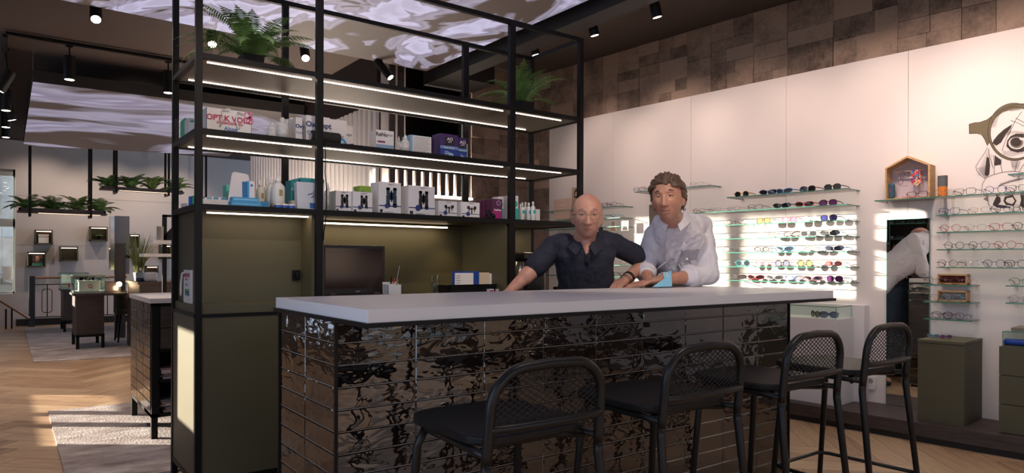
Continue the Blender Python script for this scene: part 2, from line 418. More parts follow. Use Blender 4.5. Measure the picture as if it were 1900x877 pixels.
for i, (p, q) in enumerate(((-1.0, .9), (1.1, 3.0), (3.2, 5.1))):
    wo = thing('window_%d' % (i+2), '', '', (p, RWY, .25)); del wo['label']; del wo['category']; struct(wo)
    b = MB(wo)
    for x in (p, (p+q)/2-.02, q-.05): b.box((x, RWY-.12, .25), (x+.05, RWY-.06, 3.0))
    for z in (.25, 2.2, 2.94): b.box((p, RWY-.12, z), (q, RWY-.06, z+.06))
    b.build('window_frame', BLK)
b = MB(); b.box((-12, -16, -1), (16, -15.5, 2.6)); ho = b.build('house', mat('brown_render', (.30, .22, .17), .8, 0, .2, 6, .3, 1.2))  # unseen; kept low so open sky reflects in the bar tiles
tag(ho, 'brown rendered house across the street behind the camera', 'building')
b = MB(); b.box((-12, -15.5, -.2), (16, -3.4, -.1)); struct(b.build('ground_pavement', mat('pavement', (.3, .29, .28), .9)))
# ================================================================= BAR COUNTER
# glazed tile material: wavy black glaze
def tilemat():
    m = bpy.data.materials.new('black_glazed_tile'); m.use_nodes = True; nt = m.node_tree; N = nt.nodes; L = nt.links; p = N['Principled BSDF']
    at = N.new('ShaderNodeVertexColor'); at.layer_name = 'tone'
    tc = N.new('ShaderNodeTexCoord')
    off = N.new('ShaderNodeVectorMath'); off.operation = 'MULTIPLY_ADD'; off.inputs[1].default_value = (9, 5, 7); L.new(at.outputs[0], off.inputs[0]); L.new(tc.outputs['Object'], off.inputs[2])
    mp = N.new('ShaderNodeMapping'); mp.inputs['Scale'].default_value = (1, 1, 1.9); L.new(off.outputs[0], mp.inputs[0])
    n = N.new('ShaderNodeTexNoise'); n.inputs['Scale'].default_value = 7.5; n.inputs['Detail'].default_value = 2.2; n.inputs['Roughness'].default_value = .5; n.inputs['Distortion'].default_value = .5; L.new(mp.outputs[0], n.inputs['Vector'])
    b = N.new('ShaderNodeBump'); b.inputs['Strength'].default_value = .40; b.inputs['Distance'].default_value = .012; L.new(n.outputs[0], b.inputs['Height']); L.new(b.outputs[0], p.inputs['Normal'])
    cr = N.new('ShaderNodeValToRGB'); e = cr.color_ramp.elements; e[0].color = (.004, .004, .005, 1); e[1].color = (.030, .018, .012, 1)
    L.new(at.outputs[0], cr.inputs[0]); L.new(cr.outputs[0], p.inputs['Base Color'])
    p.inputs['Roughness'].default_value = .025; p.inputs['Specular IOR Level'].default_value = .85; p.inputs['IOR'].default_value = 1.6
    return m
TILE = tilemat()
GROUT = mat('pale_grout', (.34, .29, .24), .7)
def tiles(name, parent, o, faces):
    """faces: list of (P0, U, Nrm, width, cols, z0, rowh, rows)"""
    vs = []; fs = []; cs = []; rnd = random.Random(11)
    for P0, U, Nr, wid, cols, z0, rh, rows in faces:
        cw = wid/cols
        for c in range(cols):
            for r in range(rows):
                g = .0014; t = rnd.random(); n = len(vs); bv = .003; th = .0042+rnd.random()*.001
                u0, u1, w0, w1 = c*cw+g, (c+1)*cw-g, z0+r*rh+g, z0+(r+1)*rh-g
                for (u, w_, d) in ((u0,w0,0),(u1,w0,0),(u1,w1,0),(u0,w1,0),(u0,w0,th-.003),(u1,w0,th-.003),(u1,w1,th-.003),(u0,w1,th-.003),(u0+bv,w0+bv,th),(u1-bv,w0+bv,th),(u1-bv,w1-bv,th),(u0+bv,w1-bv,th)):
                    vs.append(tuple(Vector(P0)+Vector(U)*u+Vector(Nr)*d+Vector((0, 0, w_))-Vector(o)))
                for f in ((8,9,10,11),(0,1,5,4),(1,2,6,5),(2,3,7,6),(3,0,4,7),(4,5,9,8),(5,6,10,9),(6,7,11,10),(7,4,8,11)): fs.append(tuple(n+i for i in f)); cs.append(t)
    me = bpy.data.meshes.new(name); me.from_pydata(vs, [], fs); ca = me.color_attributes.new('tone', 'FLOAT_COLOR', 'CORNER'); li = 0
    for f, c in zip(fs, cs):
        for q in f: ca.data[li].color = (c, (c*7.3) % 1, (c*3.1) % 1, 1); li += 1
    bm = bmesh.new(); bm.from_mesh(me); bmesh.ops.recalc_face_normals(bm, faces=bm.faces[:]); bm.to_mesh(me); bm.free()
    me.materials.append(TILE); ob = bpy.data.objects.new(name, me); COL.objects.link(ob); ob.parent = parent; return ob
BX0, BX1, BY0, BY1 = .925, 3.72, 2.275, 2.89
bc = thing('bar_counter', 'long bar counter clad in glossy black wavy tiles with a thick white top', 'bar counter', (2.3, 2.55, 0))
b = MB(bc); b.box((BX0+.01, BY0+.01, .02), (BX1-.01, BY1, 1.045)); b.build('body', GROUT)
rh = .078; 
tiles('tile_cladding', bc, bc.location, [
    ((BX0+.008, BY0+.01, 0), (1, 0, 0), (0, -1, 0), BX1-BX0-.016, 9, .965-rh*12+.0, rh, 13),
    ((BX0+.01, BY1, 0), (0, -1, 0), (-1, 0, 0), BY1-BY0-.008, 2, .965-rh*12, rh, 13),
    ((BX1-.01, BY0+.008, 0), (0, 1, 0), (1, 0, 0), BY1-BY0-.008, 2, .965-rh*12, rh, 13)])
b = MB(bc)
for x, y in ((BX0-.001, BY0-.001), (BX1-.009, BY0-.001), (BX0-.001, BY1-.009)): b.box((x, y, 0), (x+.011, y+.011, 1.045))
b.box((BX0+.03, BY0+.03, 0), (BX1-.03, BY1-.02, .03)); b.build('edge_trim', BLK)
b = MB(bc); b.box((.908, 1.985, 1.043), (3.70, 2.905, 1.0575)); b.build('support_plate', BLK)
b = MB(bc); b.box((.916, 1.9926, 1.0575), (3.685, 2.895, 1.1)); b.build('worktop', WHITE, bevel=.0015)

# ================================================================= SHELF FRAME
UX0, UX1, UY0, UY1 = .795, 3.486, 3.813, 4.443
P = .036
ZR = [(2.303, 2.331), (1.912, 1.940), (1.517, 1.548)]; ZT = 2.925
PX = [(.795, .828), (1.437, 1.475), (2.806, 2.852), (3.449, 3.486)]
un = thing('shelving_unit', 'tall black steel shelf frame with lit shelves and olive panels behind the bar', 'shelving unit', ((UX0+UX1)/2, (UY0+UY1)/2, 0))
for (p, q) in PX:
    for y in (UY0, UY1-.034):
        b = MB(un); b.box((p, y, 0), (q, y+.034, ZT)); b.build('post', BLK, bevel=.001)
b = MB(un)
for z0, z1 in ZR+[(ZT-.03, ZT)]:
    for y in (UY0+.001, UY1-.031): b.box((UX0+.01, y, z0), (UX1-.01, y+.030, z1))
    for x in (UX0+.001, UX1-.031): b.box((x, UY0+.01, z0), (x+.030, UY1-.01, z1))
b.box((UX0+.002, UY0+.01, .085), (UX0+.032, UY1-.01, .112))
b.box((UX0, UY0+.002, .085), (UX1, UY0+.032, .112)); b.box((UX0, UY1-.032, .085), (UX1, UY1-.002, .112))
b.box((UX0, UY0+.003, .957), (UX1, UY0+.03, .975)); b.box((UX0+.002, UY0+.01, .957), (UX0+.03, UY1-.01, .975))
b.build('rail', BLK)
SHELFM = mat('shelf_board', (.16, .135, .105), .5)
for i, (z0, z1) in enumerate(ZR):
    b = MB(un); b.box((UX0+.03, UY0+.03, z0+.006), (UX1-.03, UY1-.03, z1-.002)); sh = b.build('shelf', SHELFM if i < 2 else OLIVE)
    if i < 2:
        b = MB(un)
        for p, q in ((PX[0][1], PX[1][0]), (PX[1][1], PX[2][0]), (PX[2][1], PX[3][0]-.11)):
            b.box((p+(.04 if p < 1 else 0), UY0+.085, z0+.001), (q, UY0+.091, z0+.0055))
        b.box((UX0+.07, UY1-.103, z0+.001), (UX1-.14, UY1-.097, z0+.0055))
        l = b.build('led_strip', LED); l.parent = sh
z0 = ZR[2][0]
b = MB(un); b.box((1.50, 4.30, z0-.022), (2.60, 4.312, z0-.012)); b.build('led_strip', LEDDIM)
b = MB(un); b.box((.87, 3.90, z0-.012), (1.43, 3.91, z0-.004)); b.build('led_strip', LEDDIM)
# olive panels
b = MB(un); b.box((.825, 3.99, 1.02), (.845, 4.40, 1.517)); b.box((.83, 4.02, 1.02), (1.436, 4.04, 1.517)); b.box((1.42, UY0+.034, 1.02), (1.437, 4.42, 1.517)); b.build('olive_panel', OLIVE)
b = MB(un); b.box((1.475, 4.40, .975), (2.79, 4.42, 1.517)); b.box((1.475, UY0+.034, 1.02), (1.492, 4.42, 1.517)); b.box((2.79, UY0+.034, 1.02), (2.806, 4.42, 1.517)); b.box((2.85, 4.40, .975), (3.45, 4.42, 1.517)); b.build('olive_panel', OLIVE)
b = MB(un); b.box((.81, UY0+.012, .975), (3.46, UY1-.03, 1.02)); b.build('worktop', OLIVE)
b = MB(un); b.box((.80, UY0+.03, .112), (.812, UY1-.03, .957)); b.box((.82, UY0+.01, .112), (1.437, UY0+.022, .957)); b.box((1.475, UY0+.01, .112), (2.806, UY0+.022, .957)); b.box((2.85, UY0+.01, .112), (3.45, UY0+.022, .957)); b.box((.82, UY1-.03, .112), (3.45, UY1-.015, .957)); b.build('cupboard_panel', OLIVE)
b = MB(un); b.box((1.385, 4.0, 1.14), (1.41, 4.02, 1.20)); b.cyl((1.39, 3.985, 1.17), (1.39, 4.01, 1.17), .016); b.box((1.365, 4.005, 1.14), (1.385, 4.02, 1.20)); b.build('cable_socket', BLK, bevel=.002)
# strip lights' glow onto the shelf undersides and goods come from the strips; a few small lamps add the amber pools
for x in (1.25, 1.8, 2.3):
    pass
def arealight(loc, sx, sy, e, col=WARM, rot=(0, 0, 0)):
    l = bpy.data.lights.new('strip_or_fill_light', 'AREA'); l.shape = 'RECTANGLE'; l.size = sx; l.size_y = sy; l.energy = e; l.color = col
    o = bpy.data.objects.new('strip_or_fill_light', l); COL.objects.link(o); o.location = loc; o.rotation_euler = rot; return o
arealight((1.15, 3.905, z0-.014), .5, .01, .5, (1, .76, .5))
arealight((2.05, 4.306, z0-.024), 1.1, .012, 1.7, (1, .76, .5))
arealight((3.15, 4.25, z0-.012), .5, .02, .9, (1, .74, .5))  # added fill for the right bay, no strip built here
spot((2.62, 4.2, z0-.01), (2.62, 4.36, 1.0), 3, 80, 1, (1, .70, .36), .01)

# ================================================================= BAR STOOLS
STM = mat('stool_metal', (.006, .0055, .006), .38, 0, spec=.3)
SEATM = mat('black_stained_seat', (.006, .005, .005), .5, 0, .12, 30, .3, 5, stretch=(1, 6, 6), spec=.22)
def arc(c, r, a0, a1, n, f): return [f(c[0]+r*math.cos(a0+(a1-a0)*i/n), c[1]+r*math.sin(a0+(a1-a0)*i/n)) for i in range(n+1)]
def rrect(x0, y0, x1, y1, r, n=6):
    pts = []
    for cx_, cy_, a in ((x1-r, y1-r, 0), (x0+r, y1-r, PI/2), (x0+r, y0+r, PI), (x1-r, y0+r, 1.5*PI)):
        for i in range(n+1): pts.append((cx_+r*math.cos(a+PI/2*i/n), cy_+r*math.sin(a+PI/2*i/n)))
    return pts
def make_stool(label):
    t = thing('bar_stool', label, 'bar stool', (1.19, 1.45, 0), 0, 'black metal bar stools along the counter')
    b = MB(); poly = rrect(-.205, .02, .205, .44, .09); b.prism(poly, lambda u, v, t_: Vector((u, v, t_)), .765, .792)
    o = b.build('seat', SEATM, None, bevel=.008, seg=3); o.parent = t
    # backrest hoop (leans a little back), continuous with the back legs
    def hp(u, z): return Vector((u, -(z-.74)*.10+.0, z))
    hw, zt, r = .193, .975, .105
    pts = [hp(-hw-.003, .73), hp(-hw-.002, .76), hp(-hw, .86)]+[hp(-hw+r+r*math.cos(a), zt-r+r*math.sin(a)) for a in [PI-PI/2*i/8 for i in range(9)]]
    pts += [hp(0, zt+.004)]+[hp(hw-r+r*math.cos(a), zt-r+r*math.sin(a)) for a in [PI/2-PI/2*i/8 for i in range(9)]]+[hp(hw, .86), hp(hw+.002, .76), hp(hw+.003, .73)]
    b = MB(); b.tube(pts, .0145, 12)
    lo = [hp(-hw, .822)]+[hp(-hw*math.cos(PI*i/12), .822)+Vector((0, -.022*math.sin(PI*i/12), 0)) for i in range(1, 12)]+[hp(hw, .822)]
    b.tube(lo, .0125, 10); back = b.build('backrest', STM, None, True); back.parent = t
    # expanded mesh: diagonal wires clipped to the hoop
    b = MB()
    def inside(u, z):
        if z < .822 or z > zt or abs(u) > hw: return False
        if z > zt-r and abs(u) > hw-r: return (abs(u)-hw+r)**2+(z-zt+r)**2 < r*r
        return True
    st = .027; slope = .60
    for sgn in (1, -1):
        k = -26
        while k < 27:
            c0 = k*st; seg = []
            for i in range(0, 81):
                u = -hw+2*hw*i/80; z = .90+sgn*slope*(u-c0)
                if inside(u, z): seg.append(hp(u, z)+Vector((0, -.012*(1-(u/hw)**2)*((zt-z)/.15), 0)))
            if len(seg) > 2: b.tube([seg[0], seg[len(seg)//2], seg[-1]], .0017, 5)
            k += 1
    o = b.build('mesh_panel', STM, None); o.parent = back
    for sx in (-1, 1):
        b = MB(); b.tube([hp(sx*(hw+.003), .732), Vector((sx*(hw+.004), .001, .705)), Vector((sx*(hw+.006), -.003, .67)), Vector((sx*(hw+.03), -.075, .0))], [.0145, .0145, .0140, .0115], 12)
        o = b.build('leg', STM, None, True); o.parent = t
        b = MB(); b.tube([Vector((sx*.17, .36, .755)), Vector((sx*.19, .375, .70)), Vector((sx*.215, .43, .0))], [.0135, .0135, .0115], 10)
        o = b.build('leg', STM, None, True); o.parent = t
    b = MB()
    ring = [Vector((sx, sy, .752)) for sx, sy in ((-.196, .0), (-.19, .08), (-.17, .36), (-.15, .385), (.15, .385), (.17, .36), (.19, .08), (.196, .0))]
    b.tube(ring, .011, 8)
    b.tube([Vector((-.19, .05, .745)), Vector((-.10, .10, .748)), Vector((.10, .10, .748)), Vector((.19, .05, .745))], .011, 8)
    o = b.build('seat_frame', STM, None, True); o.parent = t
    b = MB(); z = .30
    q = [Vector((-.222, -.043, z)), Vector((-.205, .41, z)), Vector((.205, .41, z)), Vector((.222, -.043, z))]
    b.tube([q[0]]+[q[1].lerp(q[0], .1), q[1].lerp(q[2], .05), q[2].lerp(q[1], .05), q[2].lerp(q[3], .1)]+[q[3]], .009, 8)
    o = b.build('footrest', STM, None, True); o.parent = t
    return t
st = make_stool('black mesh-back bar stool closest to the camera, leftmost of the four')
dup(st, (1.855, 1.45, 0), 0, 'black mesh-back bar stool, second from the left along the counter')
dup(st, (2.515, 1.45, 0), 0, 'black mesh-back bar stool, third from the left along the counter')
dup(st, (3.115, 1.45, 0), 0, 'black mesh-back bar stool at the right end, nearest the mirror wall')

# ================================================================= PRINTED CEILING PANELS
def printmat(name, scale, seed, streak=0, flower=None):
    m = bpy.data.materials.new(name); m.use_nodes = True; nt = m.node_tree; N = nt.nodes; L = nt.links; p = N['Principled BSDF']
    tc = N.new('ShaderNodeTexCoord'); mp = N.new('ShaderNodeMapping'); mp.inputs['Scale'].default_value = scale; mp.inputs['Location'].default_value = (seed, seed*.7, 0); L.new(tc.outputs['Object'], mp.inputs[0])
    n = N.new('ShaderNodeTexNoise'); n.inputs['Scale'].default_value = 1.0; n.inputs['Detail'].default_value = 4; n.inputs['Distortion'].default_value = 1.6; n.inputs['Roughness'].default_value = .45; L.new(mp.outputs[0], n.inputs['Vector'])
    src = n.outputs[0]
    if flower:
        v = N.new('ShaderNodeTexVoronoi'); v.inputs['Scale'].default_value = 2.6; v.feature = 'DISTANCE_TO_EDGE'
        wp = N.new('ShaderNodeVectorMath'); wp.operation = 'MULTIPLY_ADD'; wp.inputs[1].default_value = (.8, .8, .8); L.new(n.outputs['Color'], wp.inputs[0]); L.new(mp.outputs[0], wp.inputs[2]); L.new(wp.outputs[0], v.inputs['Vector'])
        mx = N.new('ShaderNodeMath'); mx.operation = 'MULTIPLY_ADD'; mx.inputs[1].default_value = .75; L.new(v.outputs[0], mx.inputs[0]); L.new(n.outputs[0], mx.inputs[2]); src = mx.outputs[0]
    cr = N.new('ShaderNodeValToRGB'); e = cr.color_ramp.elements
    e[0].position = .47+streak; e[0].color = (.052, .033, .027, 1); e[1].position = .53+streak; e[1].color = (.30, .27, .36, 1)
    for pos, c in ((.60, (.20, .17, .24)), (.66, (.52, .49, .68)), (.80, (.40, .37, .52))): x = cr.color_ramp.elements.new(pos+streak*.6); x.color = (*c, 1)
    L.new(src, cr.inputs[0])
    p.inputs['Base Color'].default_value = (.02, .02, .02, 1); p.inputs['Roughness'].default_value = .6
    L.new(cr.outputs[0], p.inputs['Emission Color']); p.inputs['Emission Strength'].default_value = 1.0
    return m
def panel(name, label, corners, z, h, m, group=None):
    o = thing(name, label, 'ceiling panel', (sum(c[0] for c in corners)/4, sum(c[1] for c in corners)/4, z), 0, group)
    b = MB(o); vs = [Vector((*c, z)) for c in corners]; b.add(vs, [(0, 1, 2, 3)]); b.build('printed_sheet', m)
    b = MB(o); vs = [Vector((*c, z+.004)) for c in corners]+[Vector((*c, z+h)) for c in corners]
    b.add(vs, [(0,1,2,3),(4,5,6,7),(0,1,5,4),(1,2,6,5),(2,3,7,6),(3,0,4,7)]); b.build('frame', mat('panel_black', (.012, .010, .010), .6))
    b = MB(o)
    for c in corners: b.cyl((c[0]*.98+.02*corners[0][0], c[1], z+h), (c[0]*.98+.02*corners[0][0], c[1], CEIL_Z), .003, n=6)
    b.build('wire', METAL)
    return o
panel('ceiling_panel', 'backlit ceiling panel with a blurred water print, hung over the far left area', [(.255, 9.14), (3.30, 9.0), (3.35, 13.41), (.267, 14.27)], 3.2, .13, printmat('print_water', (.30, .36, 1), 3.4, .012))
panel('ceiling_panel', 'backlit ceiling panel with a pale flower print, hung above the bar shelves', [(-.6, .9), (3.70, .9), (3.65, 6.49), (-.6, 6.45)], 3.3, .04, printmat('print_flower', (.95, .62, 1), 7.2, flower=1))

# ================================================================= TRACK SPOTLIGHTS
def make_track_lamp(name, loc, target, L_=.22, r=.042, label='', group=None, energy=0, angle=45, bracket=True, col=(1, .80, .62)):
    loc = Vector(loc); d = (Vector(target)-loc).normalized()
    t = thing('spotlight', label, 'spotlight', loc, 0, group)
    b = MB(t); b.cyl(loc-d*L_/2, loc+d*L_/2, r, n=20); b.build('lamp_body', BLK, smooth=False, bevel=.002)
    b = MB(t); b.cyl(loc+d*(L_/2-.002), loc+d*(L_/2+.001), r*.80, n=20); b.build('lens', LAMPEND)
    b = MB(t); b.cyl(loc-d*L_*.2, (loc.x, loc.y, CEIL_Z-.03), .008, n=8); b.box((loc.x-.03, loc.y-.03, CEIL_Z-.03), (loc.x+.03, loc.y+.03, CEIL_Z)); b.build('bracket', BLK)
    if energy: spot(loc+d*(L_/2+.012), Vector(target), energy, angle, .7, col)
    return t
def track(pts, label):
    b = MB()
    for p, q in zip(pts, pts[1:]):
        p = Vector(p); q = Vector(q); d = (q-p).normalized(); s_ = Vector((-d.y, d.x, 0))*.02
        b.add([p+s_, p-s_, q-s_, q+s_, p+s_+Vector((0,0,.03)), p-s_+Vector((0,0,.03)), q-s_+Vector((0,0,.03)), q+s_+Vector((0,0,.03))], [(0,3,2,1),(4,5,6,7),(0,1,5,4),(1,2,6,5),(2,3,7,6),(3,0,4,7)])
    tag(b.build('lighting_track', BLK), label, 'lighting track')
track([(4.12, 6.2, 3.5), (4.12, .4, 3.5)], 'black ceiling track carrying the spotlights beside the glasses wall')
track([(.012, 8.5, 3.5), (3.4, 8.5, 3.5)], 'black ceiling track running across in front of the far ceiling panel')
track([(.012, 8.6, 3.5), (.012, 14.0, 3.5)], 'black ceiling track along the left edge of the far ceiling panel')
GT = 'track spotlights aimed at the glasses wall'
for i, (x, y, a, e) in enumerate(((989, 80, 2.7, 60), (1098, 42, 1.7, 80), (1214, 6, .9, 90))):
    P_ = onZ(x, y, 3.3); tg = W(a, 1.3, 0)
    make_track_lamp('spotlight', P_, tuple(P_+Vector((.12, -.02, -.42)).normalized()), label='black track spotlight beside the stone band, %s of three from the left' % ordn(i+1), group=GT)
for a, e in ((3.0, 60), (2.1, 85), (1.25, 85), (.45, 85), (-.25, 110), (-.9, 120), (-1.7, 120), (-2.6, 120)):
    spot((4.30, W(a, 0, 0).y, 3.36), W(a-.02, 2.15, 0), e*.68, 74, .9, (1, .76, .64), .03)
for (x, y, lb, dz) in ((178, 36, 'lit black spotlight on the dark ceiling, left of the shelf frame', (0, -.25, -1)), (567, 108, 'lit spotlight seen under the flower panel, behind the left fern', (0, -.35, -1)), (394, 82, 'lit spotlight partly hidden by the fern at the left post', (0, -.3, -1))):
    P_ = onZ(x, y, 3.22); d = Vector(dz)+(EYE-P_).normalized()*.9; make_track_lamp('spotlight', P_-d.normalized()*.1, P_+d, .2, .045, label=lb, energy=50, angle=70)
P_ = onZ(712, 128, 3.2); make_track_lamp('spotlight', P_, P_+Vector((.45, -.6, -.9)), .24, .04, label='tilted black spotlight below the right corner of the flower panel', energy=50, angle=70)
for i, (x, y) in enumerate(((129, 126), (312, 152))):
    P_ = onZ(x, y, 3.3); make_track_lamp('spotlight', P_, P_+Vector((0, .0, -1)), .25, .055, label='upright black spotlight before the far ceiling panel, %s one' % ('left', 'right')[i], energy=60, angle=75)
for i, (x, y, d) in enumerate(((10, 150, (-.5, .1, -1)), (11, 186, (-.0, .0, -1)), (16, 205, (.3, .1, -1)), (11, 219, (0, .0, -1)), (11, 239, (0, .0, -1)))):
    P_ = onZ(x, y, 3.2); make_track_lamp('spotlight', P_, P_+Vector(d), .25, .055, label='black spotlight at the left picture edge, %s from the top of the row' % ordn(i+1), group='row of spotlights on the left track', energy=25, angle=80)
# fill lamps added over the room to brighten it, built as downlights
for i, (x, y, e, a) in enumerate(((.6, 1.2, 60, 95), (2.2, .6, 80, 95), (3.6, .4, 80, 95), (.3, -1.2, 40, 100), (2.4, -1.4, 40, 100), (4.4, -1.2, 50, 100), (4.9, 1.9, 80, 100), (2.3, 3.35, 50, 110),
        (-.3, 4.2, 120, 100), (-.2, 6.6, 130, 100), (-.5, 9.2, 130, 100), (1.5, 10.4, 110, 100), (1.0, 12.6, 120, 100), (2.6, 8.2, 70, 100))):
    t = thing('fill_downlight', 'added ceiling fill lamp number %d counted from the entrance side' % i if False else 'small round fill lamp added in the dark ceiling', 'fill_downlight', (x, y, CEIL_Z-.006), 0, 'added ceiling fill lamps')
    b = MB(t); b.cyl((x, y, CEIL_Z-.02), (x, y, CEIL_Z-.001), .05, n=20); b.build('lamp_ring', BLK)
    b = MB(t); b.cyl((x, y, CEIL_Z-.022), (x, y, CEIL_Z-.0205), .036, n=20); b.build('lens', LAMPEND)
    spot((x, y, CEIL_Z-.03), (x, y, 0), e, a, .8, (1, .84, .70), .04)
make_track_lamp('spotlight', (1.9, 1.0, 3.2), (3.0, 3.0, 1.5), label='added black fill spotlight aimed at the two men from above the stools', energy=150, angle=42)  # unseen fill lamp added to brighten the men
make_track_lamp('spotlight', (.9, 1.4, 3.2), (1.6, 3.9, 1.8), label='added black fill spotlight aimed at the goods on the shelves', energy=90, angle=50)  # unseen fill lamp added to brighten the cartons
for x in (.6, 1.7, 2.8): spot((x, 14.9, 3.5), (x, 16.2, 1.9), 55, 90, .9, (1, .78, .62), .04)  # wash lights added to warm the back wall, without fixtures
# air vent cassette behind the top shelf
vt = thing('ceiling_vent', 'square ceiling air cassette seen just under the top shelf', 'air vent', (2.5, 9.15, 3.5))
b = MB(vt); b.box((2.0, 8.75, 3.50), (3.0, 9.55, 3.548)); b.build('cover', mat('vent_grey', (.22, .18, .16), .6), bevel=.01)
for y in (8.80, 9.44): b = MB(vt); b.box((2.1, y, 3.49), (2.9, y+.05, 3.502)); b.build('air_slot', BLK)

# ================================================================= LAMELLA WALLS BEHIND THE SHELVES
b = MB(); y = 6.76; rb = []
while y < 11.4:
    b.box((3.19, y, .02), (3.23, y+.07, 2.95)); b.box((3.23, y+.07, .02), (3.25, y+.13, 2.95)); y += .13
cw = b.build('wall_partition_ribbed', mat('white_ribs', (.74, .71, .69), .5)); struct(cw)
b = MB(); b.box((3.25, 6.86, 0), (3.3, 11.4, CEIL_Z)); b.box((3.3, 8.3, 0), (7.5, 8.4, CEIL_Z)); struct(b.build('wall_partition_core', mat('partition_brown', (.05, .036, .03), .8)))
sl = thing('slatted_screen', 'dark plank screen with glowing white gaps behind the middle shelves', 'screen', (3.8, 6.8, 0))
b = MB(sl)
x = 3.33
while x < 4.36: b.box((x, 6.70, 2.0), (x+.062, 6.735, CEIL_Z-.01 if x < 3.5 else 2.60)); x += .105
b.box((3.32, 6.72, 0), (4.40, 6.80, 1.97)); b.build('plank', DARKWOOD)
b = MB(sl); b.box((3.28, 6.79, 1.97), (4.40, 6.83, 2.58)); b.box((3.28, 6.79, 2.58), (3.56, 6.83, CEIL_Z-.01)); b.build('backing', mat('white_backing', (.82, .78, .75), .6))
b = MB(sl); b.box((3.32, 6.70, 1.972), (4.39, 6.78, 1.995)); b.build('light_bar', LED)
arealight((3.85, 6.765, 2.0), 1.0, .03, 34, (1, .80, .65), (PI, 0, 0))
arealight((3.06, 8.6, 1.25), .05, 3.8, 130, (1, .82, .68), (0, math.radians(-160), 0))
# ================================================================= GOODS ON THE SHELVES
Z2, Z3, Z1 = 1.940, 1.548, 2.331
WHB = mat('white_carton', (.74, .73, .76), .45)
NAVY = mat('print_navy', (.02, .04, .16), .5); REDP = mat('print_red', (.45, .02, .10), .5); GREYP = mat('print_grey', (.10, .10, .11), .6)
BLUEP = mat('print_blue', (.03, .13, .42), .5); WHP = mat('print_white', (.85, .85, .85), .5); BLKP = mat('print_black', (.012, .012, .014), .5)
def carton(label, x0, x1, ytop, zs, Yf, dep, m, cat='box', name='carton', rz=0, group=None, side=None):
    """x0,x1: sight lines of the front face's edges at depth Yf"""
    ym = (ytop+300)/2
    X0 = onY(x0, ytop, Yf).x; X1 = onY(x1, ytop, Yf).x; zt = onY((x0+x1)/2, ytop, Yf).z
    w = X1-X0; h = zt-zs
    t = thing(name, label, cat, ((X0+X1)/2, Yf, zs+.0005), rz, group)
    b = MB(); b.box((-w/2, 0, 0), (w/2, dep, h)); o = b.build('body', m, None, bevel=.0012); o.parent = t
    t['w'] = w; t['h'] = h
    return t
def patch(t, name, u0, u1, v0, v1, m, y=-.0012):     # printed area on the front, fractions of width and height
    w, h = t['w'], t['h']; b = MB(); b.box((-w/2+u0*w, y, v0*h), (-w/2+u1*w, y+.001, v1*h)); o = b.build(name, m, None); o.parent = t; return o
def lab(t, body, u, v, size, m, sx=1, bold=.0, name='lettering'):
    w, h = t['w'], t['h']; return text(body, size, m, t, (-w/2+u*w, -.0022, v*h), name=name, bold=bold, sx=sx)
def disc(t, name, u, v, r, m, ry=None, y=-.0016, a0=0, a1=2*PI, rin=None):
    w, h = t['w'], t['h']; b = MB(); n = 24; ry = ry or r
    pts = [(-w/2+u*w+r*math.cos(a0+(a1-a0)*i/n), v*h+ry*math.sin(a0+(a1-a0)*i/n)) for i in range(n+1)]
    if rin: pts += [(-w/2+u*w+rin*math.cos(a0+(a1-a0)*i/n), v*h+rin*ry/r*math.sin(a0+(a1-a0)*i/n)) for i in range(n, -1, -1)]
    b.prism(pts, lambda p, q, t_: Vector((p, y-t_, q)), 0, .0008); o = b.build(name, m, None); o.parent = t; return o

# --- upper shelf (shelf 2)
c = carton('thin green and white leaflet box at the left end of the upper goods shelf', 343, 352, 219, Z2, 4.08, .12, mat('leaf_green', (.05, .45, .25), .5)); patch(c, 'print_panel', .3, 1, 0, 1, WHB)
c = carton('small white leaflet box with a green logo beside the left corner post', 350, 361, 219, Z2, 3.98, .10, WHB); patch(c, 'print_panel', .2, .9, .72, .92, mat('leaf_green_dark', (.02, .22, .10), .5)); lab(c, 'OPTI', .5, .82, .014, WHP)
# paper bags
def make_bag(t, w, h, dep, m, handles=True):
    b = MB(); f = .006
    b.box((-w/2, 0, 0), (w/2, .002, h)); b.box((-w/2, dep-.002, 0), (w/2, dep, h)); b.box((-w/2, 0, 0), (-w/2+.002, dep, h)); b.box((w/2-.002, 0, 0), (w/2, dep, h)); b.box((-w/2, 0, 0), (w/2, dep, .002))
    o = b.build('body', m, None); o.parent = t
    if handles:
        b = MB(); hw = w*.17
        b.tube([Vector((-hw+.0, -.006, h*.90)), Vector((-hw+.004, -.014, h*.60)), Vector((-hw-.01, -.016, h*.30)), Vector((-hw-.012, -.016, .05))], .004, 8)
        b.tube([Vector((-hw, -.006, h*.92)), Vector((-hw*.5, -.02, h*.98)), Vector((0, -.02, h*.99))], .004, 8)
        b.tube([Vector((hw, -.006, h*.90)), Vector((hw-.008, -.014, h*.6)), Vector((hw+.0, -.016, h*.3)), Vector((hw+.012, -.016, .04))], .004, 8)
        b.tube([Vector((hw, -.006, h*.92)), Vector((hw*1.3, -.02, h*.95)), Vector((hw*1.7, -.012, h*.85))], .004, 8)
        o = b.build('rope_handle', PLASTW, None, True); o.parent = t
def bag_print(t, w, h, y=-.001, k=1.0, rot=(PI/2, 0, 0)):
    t['w'] = w; t['h'] = h
    lab(t, 'OPTIK VOLZ', .50, .62, .048*k, REDP, 1.02, .0012)
    patch(t, 'print_bar', .22, .80, .40, .50, REDP); lab(t, 'BRILLEN+CONTACTLINSEN', .51, .45, .0165*k, WHP, .9, 0)
    lab(t, 'Alcon', .53, .22, .034*k, BLUEP, 1, .0006)
X0, X1 = onY(383, 203, 3.93).x, onY(467, 203, 3.93).x; zt = onY(425, 204, 3.93).z
